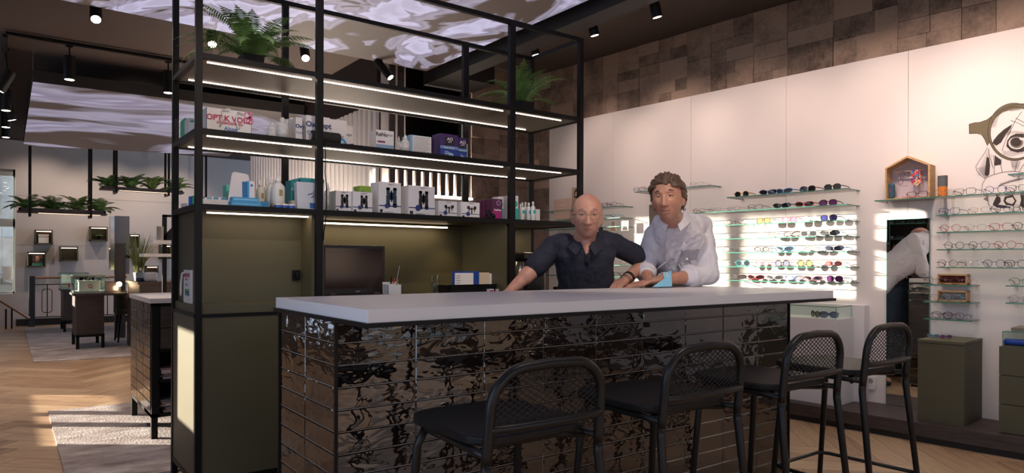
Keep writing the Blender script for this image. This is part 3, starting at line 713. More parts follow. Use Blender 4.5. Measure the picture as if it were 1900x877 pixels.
t = thing('paper_bag', 'white paper carrier bag printed OPTIK VOLZ in pink, standing on the upper shelf', 'paper bag', ((X0+X1)/2, 3.93, Z2+.001))
w = X1-X0; h = zt-Z2; make_bag(t, w, h, .10, PAPER); bag_print(t, w, h, k=.86*w/.236)
PINK = mat('print_pink', (.62, .22, .36), .5)
for u, v, r in ((.90, .86, .020), (.95, .66, .022), (.985, .90, .016)): disc(t, 'print_ring', u, v, r*w/.24, PINK, rin=r*.62*w/.24)
t = thing('paper_bag', 'plain white paper bag standing close behind the printed carrier bag', 'paper bag', ((X0+X1)/2+.035, 4.04, Z2+.001)); make_bag(t, w-.01, h-.008, .09, PAPER, False)
# bottles
def make_bottle(label, x, ytop, zs, Y, r, body_m, cap_m, kind='drop', group=None, labm=None, cat='bottle', rtop=None):
    top = onY(x, ytop, Y); h = top.z-zs
    t = thing('solution_bottle', label, cat, (top.x, Y, zs+.0005), 0, group)
    b = MB()
    if kind == 'drop':
        prof = [(r*.9, 0), (r, .004), (r, h*.58), (r*.92, h*.66), (r*.5, h*.74), (r*.42, h*.77)]
    else:
        prof = [(r*.9, 0), (r, .004), (r, h*.66), (r*.8, h*.74), (r*.5, h*.78)]
    b.lathe(prof, n=20); o = b.build('body', body_m, None, True); o.parent = t
    b = MB()
    if kind == 'drop': b.lathe([(r*.46, h*.76), (r*.46, h*.83), (r*.34, h*.85), (r*.16, h*.98), (r*.08, h)], n=14)
    elif kind == 'dome': b.lathe([(r*.40, h*.77), (r*.44, h*.80), (r*.44, h*.93), (r*.2, h)], n=14)
    else: b.lathe([(r*.48, h*.77), (r*.48, h*.99), (r*.4, h)], n=14)
    o = b.build('cap', cap_m, None, True); o.parent = t
    if labm:
        b = MB(); b.lathe([(r*1.012, h*.12), (r*1.012, h*.55)], n=20); o = b.build('label', labm, None, True); o.parent = t
    return t
CLR = mat('cloudy_plastic', (.62, .62, .64), .15, 0, spec=.7)
LBL = mat('bottle_label', (.60, .60, .62), .5, var=.12, vscale=80)
make_bottle('small clear bottle beside the printed carrier bag', 505, 226, Z2, 4.0, .028, CLR, CLR, 'dome', labm=LBL)
make_bottle('larger clear bottle with a domed cap, front one of the pair', 524, 218, Z2, 3.97, .035, CLR, CLR, 'dome', labm=LBL)
make_bottle('clear bottle half hidden behind the larger domed one', 533, 221, Z2, 4.12, .035, CLR, CLR, 'dome', labm=LBL)
# lens solution cartons
c = carton('narrow white carton left of the large lens solution carton', 549, 561, 218, Z2, 3.97, .16, WHB); lab(c, 'Oxy', .62, .66, .03, NAVY, 1, .001); lab(c, 'Com', .6, .42, .022, BLUEP)
c = carton('white carton marked Comfort, half behind its right neighbour', 539, 551, 219, Z2, 4.06, .14, WHB)
c = carton('large white OxySept Comfort carton behind the black speaker', 568, 612, 216, Z2, 3.98, .16, WHB)
lab(c, 'OxySept', .52, .70, .044, NAVY, 1, .0012); lab(c, 'Comfort', .40, .42, .030, BLUEP, 1, .0006)
c = carton('wide white carton with a blue arch print, right of the post', 606, 643, 222, Z2, 3.99, .16, WHB); lab(c, "t'", .04, .80, .036, NAVY)
disc(c, 'blue_arch', .62, .10, .052, mat('arch_blue', (.05, .30, .62), .4), rin=.038, a0=0, a1=PI); disc(c, 'pale_arch', .62, .10, .038, mat('arch_pale', (.45, .62, .78), .4), a0=0, a1=PI); lab(c, 'pH NEUTRAL', .60, .42, .012, REDP)
c = carton('white carton with a blue arch, peeking out at the right end of the row', 640, 655, 233, Z2, 4.12, .14, WHB); lab(c, 'sept', .45, .66, .026, GREYP); disc(c, 'blue_arch', .7, .1, .036, MC['arch_blue'], rin=.026, a0=PI*.2, a1=PI)
# speaker
p0 = onY(577, 254, 3.90); p1 = onY(630, 262, 3.90); r = .036; p0.z = p1.z = Z2+r+.001
t = thing('speaker', 'black cylindrical portable speaker lying in front of the white cartons', 'speaker', ((p0+p1)/2)-Vector((0, 0, r)))
b = MB(t); b.cyl(p0, p1, r, n=24); b.build('body', mat('speaker_cloth', (.012, .011, .012), .8, 0, .4, 400), smooth=False, bevel=.008)
b = MB(t); b.cyl(p0-Vector((.004, 0, 0)), p0+Vector((.002, 0, 0)), r*.62, n=20); b.build('bass_cap', METAL)
# right half of shelf 2
c = carton('white and pale blue ReNu carton on the upper shelf', 698, 731, 242, Z2, 3.98, .10, WHB); lab(c, 'ReNu', .30, .80, .034, GREYP, 1, .001); lab(c, 'Multi', .78, .80, .018, GREYP)
patch(c, 'blue_print', 0, 1, .0, .36, mat('pale_blue_print', (.25, .38, .55), .5)); patch(c, 'plum_bar', .08, .5, .44, .52, mat('plum', (.20, .04, .14), .5))
make_bottle('slim dropper bottle right of the ReNu carton, rear one', 740, 253, Z2, 4.08, .020, CLR, PLASTW, 'drop', labm=LBL)
make_bottle('dropper bottle right of the ReNu carton, front one', 752, 250, Z2, 3.97, .030, CLR, PLASTW, 'drop', labm=LBL)
c = carton('carton with dense grey small print and a pale blue side', 762, 800, 252, Z2, 3.97, .12, mat('carton_pale_blue', (.25, .45, .68), .5)); patch(c, 'text_panel', .10, 1, .02, .98, PAPER)
for i in range(11): patch(c, 'text_line', .14, .94-.1*(i % 3 == 2), .90-.075*i, .915-.075*i, GREYP, -.002)
PUR = mat('carton_violet', (.055, .022, .13), .4); VBL = mat('carton_royal', (.03, .06, .32), .4)
carton('dark violet carton half hidden between the grey text carton and the AOSEPT carton', 801, 812, 256, Z2, 4.06, .12, mat('carton_dark_violet', (.05, .02, .07), .4))
for a0, a1, yt, lb, Yf in ((817, 850, 249, 'large violet and blue AOSEPT carton on the upper shelf', 3.96), (850, 866, 256, 'narrow violet and blue AOSEPT carton at the right end of the upper shelf', 3.97)):
    c = carton(lb, a0, a1, yt, Z2, Yf, .11, PUR); k = c['w']
    patch(c, 'blue_print', 0, 1, 0, .40, VBL); patch(c, 'pale_band', 0, 1, .38, .52, mat('band_pale', (.15, .32, .62), .4)); patch(c, 'dark_square', .28, .78, .55, .88, BLKP)
    lab(c, 'AO', .53, .80, .028 if k > .06 else .02, WHP, 1.1, .0006); lab(c, 'SEPT', .53, .68, .014, WHP); lab(c, 'HydraGlyde', .5, .45, min(.017, k*.17), WHP)
    disc(c, 'swirl', .5, .18, k*.24, mat('swirl_pale', (.4, .6, .8), .4), k*.10); disc(c, 'swirl', .36, .24, k*.12, mat('swirl_pale', (.4, .6, .8), .4), k*.10, rin=k*.08)
carton('pale green carton edge showing right of the narrow AOSEPT carton', 864, 868, 267, Z2, 4.05, .1, mat('pale_green_carton', (.4, .6, .5), .5))
t = thing('dark_clip', 'small dark clip lying on the upper shelf edge', 'clip', onY(650, 270, 3.86)+Vector((0, 0, -.0)));  t.location.z = Z2
b = MB(t); b.tube([t.location+Vector(p) for p in ((-.03, 0, .004), (0, .0, .006), (.02, .01, .012))], .004, 6); b.build('clip_body', BLK)

# --- middle shelf (shelf 3)
AZ = mat('azure_carton', (.05, .33, .62), .45); TEAL = mat('teal_carton', (.02, .27, .33), .45); MINT = mat('mint', (.15, .62, .50), .45)
c = carton('small bright blue carton upright at the left end of the middle shelf', 352, 356, 364, Z3, 4.0, .03, mat('bright_blue', (.03, .18, .65), .4))
c = carton('small green carton upright beside the left corner post', 357, 361, 363, Z3, 3.98, .03, mat('green_carton', (.02, .35, .25), .4))
c = carton('low white carton with green print at the left end of the middle shelf', 340, 348, 377, Z3, 4.1, .06, WHB)
t0 = carton('low white tray of small cartons left of the card stand', 377, 426, 370, Z3, 3.93, .14, PAPER, 'tray', 'carton_tray')
for k_, (a, b_, lb) in enumerate(((380, 391, 'tiny white carton with blue print lying at the left in the white tray'), (393, 404, 'tiny white carton with a blue end standing in the middle of the white tray'), (405, 423, 'tiny white and blue carton lying at the right of the white tray'))):
    c = carton(lb, a, b_, 366-(k_ % 2)*2, Z3+t0['h']+.001, 3.98, .05, WHB); c.location.z = Z3+t0['h']+.001
    patch(c, 'blue_print', .3, 1, .1, .9, mat('sky_print', (.10, .32, .50), .5))
# white card stand (leaning board with rounded corners)
pA = onY(424, 380, 3.90); pB = onY(466, 381, 3.90); zt = onY(440, 319, 3.95).z
t = thing('display_board', 'white rounded board leaning upright behind the blue cartons', 'display board', ((pA.x+pB.x)/2, 3.93, Z3+.001))
w, h = pB.x-pA.x, zt-Z3-.002
poly = [(-w/2, 0), (w/2, 0), (w/2, h*.62)]+arc((w/2-.02, h*.86), .02, 0, PI/2, 5, lambda a, b_: (a, b_))+arc((-w/2+.045, h-.02), .02, PI/2, PI, 5, lambda a, b_: (a, b_))
b = MB(); b.prism(poly, lambda u, v, q: Vector((u, q+v*.06, v)), 0, .004); o = b.build('board', WHITE, None); o.parent = t
b = MB(); b.box((-w/2, -.03, 0), (w/2, 0, .006)); o = b.build('foot', WHITE, None); o.parent = t
carton('mint green carton standing behind the white rounded board', 420, 470, 344, Z3, 4.1, .08, MINT)
c = carton('flat azure blue carton at the bottom of the stack below the white board', 429, 486, 374, Z3, 3.86, .06, AZ); hh = c['h']; patch(c, 'pale_line', .05, .95, .4, .55, mat('sky_pale', (.3, .6, .8), .4))
c = carton('flat azure blue carton on top of the stack below the white board', 431, 480, 366, Z3+hh+.001, 3.87, .05, AZ); c.location.z = Z3+hh+.001; patch(c, 'pale_line', .05, .95, .35, .6, MC['sky_pale'])
c = carton('upright azure carton leaning on the white board, left one of the pair', 450, 459, 337, Z3, 3.93, .03, mat('azure_dark', (.02, .15, .35), .4))
c = carton('upright azure and white carton beside the white board, right one of the pair', 459, 471, 336, Z3, 3.92, .03, AZ); patch(c, 'white_print', .3, 1, 0, 1, WHB); disc(c, 'blue_mark', .65, .84, .007, BLUEP)
c = carton('short azure roll-shaped carton at the right end of the blue stack', 486, 499, 374, Z3, 3.88, .03, mat('azure_mid', (.03, .22, .45), .4))
AMB = mat('label_yellowish', (.45, .42, .25), .5, var=.3, vscale=30)
for i, (x, yt, Y_, r, lb) in enumerate(((484, 333, 4.05, .026, 'tall white solution bottle at the left of the group of four'), (495, 331, 4.10, .024, 'tall white solution bottle second from left, at the back of the group'), (503, 328, 4.0, .026, 'tall white solution bottle third from left in the group of four'), (516, 323, 3.93, .038, 'largest white solution bottle, front right of the group of four'))):
    t = make_bottle(lb, x, yt, Z3, Y_, r, mat('milky_bottle', (.74, .73, .70), .3), PLASTW, 'drop', 'tall solution bottles on the middle shelf')
    h = onY(x, yt, Y_).z-Z3
    b = MB(); b.lathe([(r*1.01, h*.03), (r*1.01, h*.16)], n=20); o = b.build('label', AMB if i else LBL, None, True); o.parent = t
    b = MB(); b.box((-r*.15, -r-.0015, h*.36), (r*.35, -r-.0005, h*.54)); o = b.build('gold_print', mat('gold_print', (.35, .28, .12), .5), None); o.parent = t
for i, (x, y) in enumerate(((516, 3.86), (528, 3.87), (541, 3.86))):
    P_ = onY(x, 380, y); t = thing('lens_case', 'small blue and white contact lens case on the middle shelf, %s from the left' % ordn(i+1), 'lens case', (P_.x, y, Z3+.0005), 0, 'small lens cases on the middle shelf')
    b = MB(); b.lathe([(.020, 0), (.020, .016)], n=16); o = b.build('body', mat('case_blue', (.03, .10, .45), .35), None); o.parent = t
    b = MB(); b.lathe([(.021, .016), (.020, .024), (.012, .026)], n=16); o = b.build('lid', PLASTW, None); o.parent = t
P_ = onY(527, 376, 3.95); t = thing('lens_case', 'white lens case standing behind the row of small blue ones', 'lens case', (P_.x, 3.95, Z3+.0005))
b = MB(); b.box((-.025, 0, 0), (.025, .04, .034)); o = b.build('body', PLASTW, None, bevel=.008); o.parent = t
carton('low beige carton between the lens cases and the teal cartons', 541, 553, 372, Z3, 3.95, .05, mat('beige', (.5, .46, .4), .6))
for i, (a, b_) in enumerate(((540, 546), (547, 554))):
    c = carton('narrow teal carton, %s one of the two left of the wide teal carton' % ('left', 'right')[i], a, b_, 334-i*2, Z3, 4.0, .10, TEAL); disc(c, 'white_ring', .5, .7, .008, WHP, rin=.005)
carton('wide teal carton behind the white and blue leaflet block', 557, 602, 331, Z3, 4.02, .10, TEAL)
c = carton('white and blue leaflet block beside the second post on the middle shelf', 552, 603, 338, Z3, 3.9, .05, mat('carton_pale', (.62, .66, .74), .45)); c.rotation_euler.x = -.08; patch(c, 'blue_square', .45, .66, .06, .26, BLUEP)
b = MB(); w, h = c['w'], c['h']; b.tube([Vector((-.02, -.003, h*.55)), Vector((.01, -.003, h*.62)), Vector((.04, -.003, h*.85))], .006, 6, flat=.2); b.tube([Vector((0, -.003, h*.45)), Vector((.03, -.003, h*.6)), Vector((.045, -.003, h*.65))], .006, 6, flat=.2); o = b.build('blue_drawing', mat('print_slate', (.08, .12, .28), .5), None); o.parent = c
make_bottle('tall white bottle just right of the second post', 608, 338, Z3, 4.06, .024, mat('milky_bottle', (.7, .7, .7), .3), PLASTW, 'drop', labm=LBL)
# binocular cartons
def binocular_print(c, u, v, hgt, m, kind='big'):
    w, h = c['w'], c['h']; b = MB(); H_ = hgt*h; cx, cz = -w/2+u*w, v*h; q = H_*.5
    def bar(x0, x1, z0, z1, bev=0): b.prism(rrect(cx+x0*H_, cz+z0*H_, cx+x1*H_, cz+z1*H_, min(abs(x1-x0), abs(z1-z0))*H_*.25, 3), lambda p, r_, t_: Vector((p, -.0014-t_, r_)), 0, .0012)
    if kind == 'big':
        for s in (-1, 1):
            x = s*.19; bar(x-.10, x+.10, -.5, .12); bar(x-.085, x+.085, .12, .5); bar(x-.115, x+.115, -.5, -.32); bar(x-.10, x+.10, .36, .5)
        bar(-.12, .12, -.12, .26); bar(-.045, .045, -.22, .36)
    else:
        for s in (-1, 1): bar(s*.42-.17, s*.42+.17, .02, .34); bar(s*.36-.05, s*.36+.05, -.3, .05)
        bar(-.5, .5, .0, .10); bar(-.07, .07, -.5, .22)
    o = b.build('binocular_print', m, None); o.parent = c
NB = mat('print_petrol', (.010, .035, .065), .5)
for (x0, x1, yt, Yf, lb, kind, pm, ttl) in (
    (623, 652, 354, 3.93, 'white binocular carton, leftmost and half overlapped', 'big', BLKP, 'magno 2'),
    (655, 691, 356, 3.90, 'white binocular carton with black binoculars, below the green carton', 'big', BLKP, 'magno 2'),
    (703, 744, 338, 3.90, 'tall white carton printed with dark blue binoculars', 'big', NB, 'magno 2'),
    (758, 807, 345, 3.90, 'large white carton printed with black binoculars', 'big', BLKP, 'sector 2'),
    (814, 848, 373, 3.90, 'small low white optics carton, left one of the pair', 'mini', BLKP, 'sector 2'),
    (856, 890, 375, 3.90, 'small low white optics carton, right one of the pair', 'mini', BLKP, 'sector 2')):
    c = carton(lb, x0, x1, yt, Z3, Yf, .12 if kind == 'big' else .07, WHB, group=None)
    binocular_print(c, .56, .52 if kind == 'big' else .55, .62 if kind == 'big' else .58, pm, kind)
    patch(c, 'blue_stripe', 0, 1, .24, .27, NAVY, -.003); disc(c, 'blue_disc', .35, .25, c['w']*.10, NAVY, y=-.0034); lab(c, ttl, .55, .93, .012, GREYP)
    if kind == 'big' and x0 > 700: lab(c, 'ESCHENBACH', .45, .05, .010, GREYP)
    patch(c, 'bar_code', .05, .17, .04, .14, BLKP)
c = carton('bright green carton lying behind the binocular cartons', 667, 688, 345, Z3, 4.1, .1, mat('lime_carton', (.28, .48, .06), .5)); lab(c, '2', .85, .72, .03, mat('lime_pale', (.5, .7, .2), .5)); disc(c, 'drop_mark', .25, .8, .006, BLUEP)
make_bottle('slim white dropper tip showing behind the second binocular carton', 655, 347, Z3, 4.1, .018, CLR, PLASTW, 'drop')
# purple cartons
MAG = mat('plum_carton', (.085, .015, .06), .45); MAG2 = mat('magenta_print', (.33, .02, .16), .45)
for i, (a, b_, yt) in enumerate(((891, 896, 373), (896, 903, 372), (903, 910, 371), (909, 917, 370))):
    carton('plum coloured carton in the row before the TotalCare front, %s from the left' % ordn(i+1), a, b_, yt, Z3, 3.99-.02*i, .10, MAG, group='plum cartons in a row')
c = carton('magenta TotalCare carton at the right end of the plum row', 914, 932, 369, Z3, 3.88, .10, MAG); patch(c, 'magenta_print', 0, 1, 0, .42, MAG2); disc(c, 'ring_print', .6, .80, .018, PINK, rin=.013); disc(c, 'blue_seal', .62, .80, .012, mat('seal_blue', (.02, .08, .15), .4)); lab(c, 'TotalCare', .5, .45, .015, WHP, 1, .0005)
P_ = onY(908, 400, 3.85); t = thing('clamp_lamp', 'small black clamp gadget lying before the plum cartons', 'clamp', (P_.x, 3.85, Z3))
b = MB(); b.tube([Vector((-.02, 0, .012)), Vector((-.02, 0, .045)), Vector((-.005, 0, .055)), Vector((.01, 0, .03)), Vector((.03, 0, .02))], .009, 8); b.ell(Vector((.035, 0, .018)), .016); b.box((-.035, -.012, 0), (.01, .012, .012)); o = b.build('body', BLK, None, True); o.parent = t
TE2 = mat('teal_stripe', (.02, .42, .38), .4)
for i, (a, b_, yt, Yf) in enumerate(((924, 934, 365, 3.92), (936, 946, 364, 3.97), (947, 962, 363, 3.90))):
    c = carton('white carton fading to teal beside the third post, %s from the left' % ordn(i+1), a, b_, yt, Z3, Yf, .07, WHB, group='white and teal cartons'); patch(c, 'teal_print', 0, 1, 0, .48, TE2); disc(c, 'teal_disc', .6, .66, c['w']*.3, TE2); lab(c, 'C', .6, .66, .018, WHP)
for i, (x, yt, Y_) in enumerate(((966, 378, 4.0), (969, 376, 3.93), (975, 375, 3.98), (981, 376, 3.92), (989, 374, 3.88))):
    t = make_bottle('slim white bottle with teal print right of the third post, %s from the left' % ordn(i+1), x, yt, Z3, Y_, .0165, mat('milky_white', (.76, .76, .76), .3), PLASTW, 'flat', 'five slim white bottles')
    b = MB(); b.box((-.010, -.0185, .05), (.010, -.0172, .075)); o = b.build('label', TE2, None); o.parent = t
carton('small white carton at the right end of the middle shelf', 994, 1002, 388, Z3, 3.92, .04, WHB)
# power lead hanging down the second post
b = MB(); b.tube([onY(x, y, 3.80) for x, y in ((602, 262), (604, 285), (603, 320), (606, 350), (606, 385), (604, 410), (601, 430), (600, 446))], .003, 6)
tag(b.build('power_cable', BLK, smooth=True), 'thin black power cable hanging down in front of the second shelf post', 'cable')

# ================================================================= FERNS
FERN = mat('fern_green', (.17, .31, .09), .5, 0, 0, 40, .4, 14, spec=.3)
FERNL = mat('fern_light', (.30, .42, .13), .5, 0, 0, 40, .35, 14)
def fern_mesh(seed, n, R, up, leaf=.05, droop=1.0):
    rnd = random.Random(seed); b = MB()
    for i in range(n):
        az = 2*PI*i/n+rnd.uniform(-.3, .3); L_ = R*rnd.uniform(.7, 1.1); el = rnd.uniform(.5, 1.5)
        d = Vector((math.cos(az), math.sin(az), 0)); side = Vector((-d.y, d.x, 0)); pts = []; N_ = 18
        p = Vector((0, 0, 0))+d*.02; ang = el
        for k in range(N_+1):
            pts.append(p.copy()); p = p+(d*math.cos(ang)+Vector((0, 0, math.sin(ang))))*(L_/N_); ang -= droop*(1.7+.5*rnd.random())/N_*(1 if k > 2 else .4)
        b.tube(pts, [.0032*(1-.8*k/N_) for k in range(N_+1)], 5)
        for k in range(2, N_+1):
            f = k/N_; ll = leaf*math.sin(PI*min(1, f*.86+.12))**.7*(1.0 if f < .75 else (1-f)*3.4+.15)
            t = (pts[min(k, N_)]-pts[k-1]).normalized(); up_ = side.cross(t)
            for sg in (-1, 1):
                for sub in (0, .5):
                    q = pts[k-1].lerp(pts[k], sub); dirn = (side*sg+t*.35-Vector((0, 0, .12+.25*rnd.random()))).normalized()
                    w_ = leaf*.10; tip = q+dirn*ll; m1 = q+dirn*ll*.5
                    b.add([q-t*w_*.5, m1-t*w_*.75, tip, m1+t*w_*.75, q+t*w_*.5], [(0, 1, 2, 3, 4)])
    return b
def fern(name, label, loc, seed, n, R, leaf, pot, group=None, m=FERN, z0=0, droop=1.0, twigs=False, sc=1):
    t = thing(name, label, 'fern', loc, 0, group)
    if pot:
        w, h = pot; b = MB(); b.lathe([(w*.40, 0), (w*.5, h), (w*.46, h), (w*.44, h*.9)], n=4, M=Matrix.Rotation(PI/4, 3, 'Z')); o = b.build('pot', BLK, None); o.parent = t
        z0 = h*.9
    b = fern_mesh(seed, n, R, 1, leaf, droop); o = b.build('foliage', m, None); o.parent = t; o.location = (0, 0, z0)
    if twigs:
        rnd = random.Random(seed)
        b = MB()
        for s in (-1, 1, -1.2, .8):
            p = Vector((0, 0, z0)); pts = []; a = .9
            for k in range(12):
                pts.append(p.copy()); p = p+Vector((s*.028*math.cos(a), -.004, .028*math.sin(a))); a += rnd.uniform(-.9, .45)
            b.tube(pts, [.004-.0002*k for k in range(12)], 5)
        o = b.build('twig', mat('red_twig', (.14, .055, .03), .6), None); o.parent = t
    return t
P_ = onY(468, 110, 4.1); fern('potted_fern', 'large green fern in a black pot on the shelf top at the left', (P_.x, 4.12, Z1), 3, 28, .46, .066, (.17, .11), twigs=False, droop=.85)
P_ = onY(970, 190, 4.08); fern('potted_fern', 'green fern with curly reddish twigs on the shelf top at the right', (P_.x, 4.08, Z1), 9, 24, .43, .055, (.17, .11), twigs=True, droop=.85)

# ================================================================= WORKTOP BEHIND THE BAR
ZW = 1.0205
x0 = onY(600, 540, 4.12).x; x1 = onY(714, 540, 4.12).x
lp = thing('laptop', 'open black laptop on the back worktop, its screen dark', 'laptop', ((x0+x1)/2, 4.0, ZW))
w = x1-x0
b = MB(); b.box((-w/2, -.13, 0), (w/2, .11, .024)); o = b.build('keyboard_base', mat('laptop_black', (.020, .015, .015), .4), None, bevel=.003); o.parent = lp
lid = MB(); lid.box((-w/2, .12, .024), (w/2, .132, .335)); ld = lid.build('lid', MC['laptop_black'], None, bevel=.004); ld.parent = lp; ld.rotation_euler.x = 0
b = MB(); b.box((-w/2+.012, .1185, .06), (w/2-.022, .1197, .315)); o = b.build('screen', mat('dark_screen', (.035, .022, .020), .12), None); o.parent = ld
o = text('acer', .020, METAL, ld, (.02, .1185, .042), name='maker_lettering'); 
for s in (-1, 1):
    b = MB(); b.box((s*w*.36-.02, .105, .014), (s*w*.36+.02, .13, .032)); o = b.build('hinge', mat('hinge_brown', (.12, .08, .06), .4), None); o.parent = lp
P0, P1 = onY(716, 545, 4.0).x, onY(741, 545, 4.0).x; zt = onY(730, 526, 4.0).z
t = thing('pen_holder', 'white plastic pen holder with two compartments beside the laptop', 'pen holder', ((P0+P1)/2, 4.0, ZW)); w = P1-P0; h = zt-ZW
b = MB(); b.box((-w/2, -.03, 0), (w/2, -.027, h*.9)); b.box((-w/2, .047, 0), (w/2, .05, h+.01)); b.box((-w/2, -.03, 0), (-w/2+.003, .05, h*.95)); b.box((w/2-.003, -.03, 0), (w/2, .05, h*.95)); b.box((-w/2, .01, 0), (w/2, .013, h*.98)); b.box((-w/2, -.03, 0), (w/2, .05, .004)); o = b.build('body', PLASTW, None); o.parent = t
for i, (dx, tx, m_, lb, r) in enumerate(((-.005, .012, BLK, 'black pen in the white holder', .006), (.0, .022, mat('red_pen', (.6, .02, .02), .4), 'red pen in the white holder', .006), (.012, .03, mat('wood_pencil', (.5, .3, .14), .6), 'wooden pencil in the white holder', .0045), (.004, .045, METAL, 'thin metal tweezers in the white holder, tallest of the set', .002))):
    o = MB((t.location.x+dx, 4.03-.01*i, ZW+.005)); hh = (.13, .12, .11, .20)[i]; o.cyl(o.o, o.o+Vector((tx, 0, hh)), r, r*.8, 8); tag(o.build('pen' if i < 3 else 'tweezers', m_), lb, 'pen' if i < 3 else 'tweezers')
P_ = onY(807, 530, 4.05); t = thing('drinking_glass', 'empty clear drinking glass on the back worktop', 'glass', (P_.x, 4.05, ZW))
b = MB(); h = onY(807, 511, 4.05).z-ZW; b.lathe([(.022, 0), (.031, h), (.029, h), (.021, .008)], n=20); o = b.build('glass_body', glassmat('thin_glass', (.9, .93, .93), 1.0, .02, 1.6), None, True); o.parent = t
x0, x1 = onY(828, 520, 4.0).x, onY(916, 520, 4.0).x; zt = onY(870, 528, 4.0).z
t = thing('letter_tray', 'black letter tray holding folders on the back worktop', 'letter tray', ((x0+x1)/2, 4.05, ZW)); w = x1-x0; h = max(.05, zt-ZW)
b = MB(); b.box((-w/2, -.10, 0), (w/2, .12, .004)); b.box((-w/2, -.10, 0), (w/2, -.097, h)); b.box((-w/2, -.10, 0), (-w/2+.004, .12, h)); b.box((w/2-.004, -.10, 0), (w/2, .12, h)); b.box((-w/2-.01, -.105, h-.006), (w/2+.01, -.095, h+.004)); o = b.build('tray', BLK, None); o.parent = t
cx = t.location.x; zf = ZW+.006
def folder(nm, lb, x0, x1, yt, Y_, dep, m):
    X0, X1 = onY(x0, 510, Y_).x, onY(x1, 510, Y_).x; z = onY((x0+x1)/2, yt, Y_).z
    o = thing(nm, lb, nm.replace('_', ' '), ((X0+X1)/2, Y_, zf)); b = MB(); b.box((-(X1-X0)/2, 0, 0), ((X1-X0)/2, dep, z-zf)); k = b.build('cover', m, None, bevel=.001); k.parent = o; o['w'] = X1-X0; o['h'] = z-zf; return o
f1 = folder('ring_binder', 'blue folder with a white sheet and a yellow note, in the letter tray', 843, 889, 503, 3.98, .03, mat('folder_blue', (.015, .06, .30), .45))
patch(f1, 'white_sheet', .02, .76, .0, .93, PAPER); patch(f1, 'sticky_note', .36, .66, .02, .42, mat('sticky_yellow', (.72, .45, .08), .6), -.003)
for i in range(5): patch(f1, 'text_line', .06, .24-.03*(i % 2), .80-.1*i, .82-.1*i, GREYP, -.003)
f2 = folder('document', 'cream handwritten papers leaning in the letter tray', 889, 908, 505, 4.0, .01, mat('cream_paper', (.66, .55, .42), .7))
f3 = folder('clipboard', 'black folder behind the cream papers in the letter tray', 889, 912, 504, 4.03, .012, BLK)
f4 = folder('booklet', 'white booklet at the right end of the letter tray', 906, 913, 507, 4.01, .02, PAPER)
o = MB((onY(775, 545, 4.0).x, 4.0, ZW)); P_ = o.o; o.prism(rrect(P_.x-.05, 3.95, P_.x+.05, 4.05, .01, 3), lambda u, v, t_: Vector((u, v, ZW+t_)), 0, .012); tag(o.build('notebook', mat('notebook_yellow', (.6, .38, .08), .6)), 'small dark edged yellow notebook flat on the back worktop', 'notebook')
# business card stands
for i, x in enumerate((912, 928)):
    P_ = onY(x, 538, 3.92); o = MB((P_.x, 3.92, ZW)); o.box((P_.x-.02, 3.92, ZW), (P_.x+.02, 3.95, onY(x, 536, 3.92).z)); tag(o.build('card_stack', PAPER), ('small white card stack in front of the letter tray', 'small red and white card stack near the bald man\'s hand')[i], 'cards')
    b = MB(o.o); b.box((P_.x-.016, 3.918, onY(x, 537, 3.92).z-.012), (P_.x+.016, 3.9195, onY(x, 537, 3.92).z-.003)); k = b.build('red_print', REDP, None); k.parent = bpy.data.objects[tag.__name__] if False else COL.objects[-2]; k.location = (0, 0, 0)
# coffee machine and steel cup
x0, x1 = onY(964, 480, 4.1).x, onY(1022, 480, 4.1).x
t = thing('coffee_machine', 'black capsule coffee machine standing right of the third post', 'coffee machine', ((x0+x1)/2, 4.15, ZW)); w = x1-x0; h = onY(985, 468, 4.0).z-ZW
b = MB(); b.box((-w*.18, -.02, 0), (w*.42, .2, h)); o = b.build('body', mat('machine_black', (.013, .013, .014), .25), None, bevel=.012); o.parent = t
b = MB(); b.box((-w*.5, -.10, h*.82), (w*.42, .15, h)); o = b.build('head', MC['machine_black'], None, bevel=.012); o.parent = t
b = MB(); b.box((-w*.5, -.10, 0), (w*.1, .02, .03)); o = b.build('drip_tray', BLK, None, bevel=.004); o.parent = t
P_ = onY(964, 500, 4.02); t = thing('steel_cup', 'tall brushed steel cup in front of the coffee machine', 'cup', (P_.x, 4.02, ZW)); h = onY(964, 485, 4.02).z-ZW
b = MB(); b.lathe([(.026, 0), (.034, h), (.031, h), (.024, .01)], n=20); o = b.build('cup_body', METAL, None, True); o.parent = t
P_ = onY(1036, 528, 4.0); o = MB((P_.x, 4.0, ZW)); o.lathe([(.04, 0), (.04, .04), (.036, .045)], (P_.x, 4.0, ZW), 16); tag(o.build('bowl', BLK), 'low black dish to the right of the coffee machine', 'dish')
# OPTIK VOLZ bag on the left ledge, facing left
P0, P1 = onX(331, 560, .83), onX(352, 563, .83)
zt = onX(340, 500, .83).z
t = thing('paper_bag', 'white OPTIK VOLZ paper bag on the olive ledge at the left corner post', 'paper bag', (.812, 4.10, 1.021), -PI/2); w = .17; h = zt-1.021
t['w'] = w; t['h'] = h
b = MB(); b.box((-w/2, 0, 0), (w/2, .012, h)); o = b.build('body', PAPER, None); o.parent = t
lab(t, 'OPTIK VOLZ', .5, .84, .026, REDP, 1, .001); lab(t, 'BRILLEN', .5, .72, .016, REDP); lab(t, 'Alcon', .5, .56, .020, BLUEP); lab(t, 'DAILIES', .55, .36, .030, mat('print_green', (.10, .40, .16), .5), 1, .001); lab(t, 'TOTAL1', .6, .28, .03, BLUEP, 1, .001)
b = MB(); b.tube([Vector((-.03, -.005, h*.92)), Vector((-.06, -.012, h*.90)), Vector((-.085, -.014, h*.6)), Vector((-.09, -.014, h*.3)), Vector((-.095, -.012, h*.2))], .006, 8); o = b.build('rope_handle', PLASTW, None, True); o.parent = t
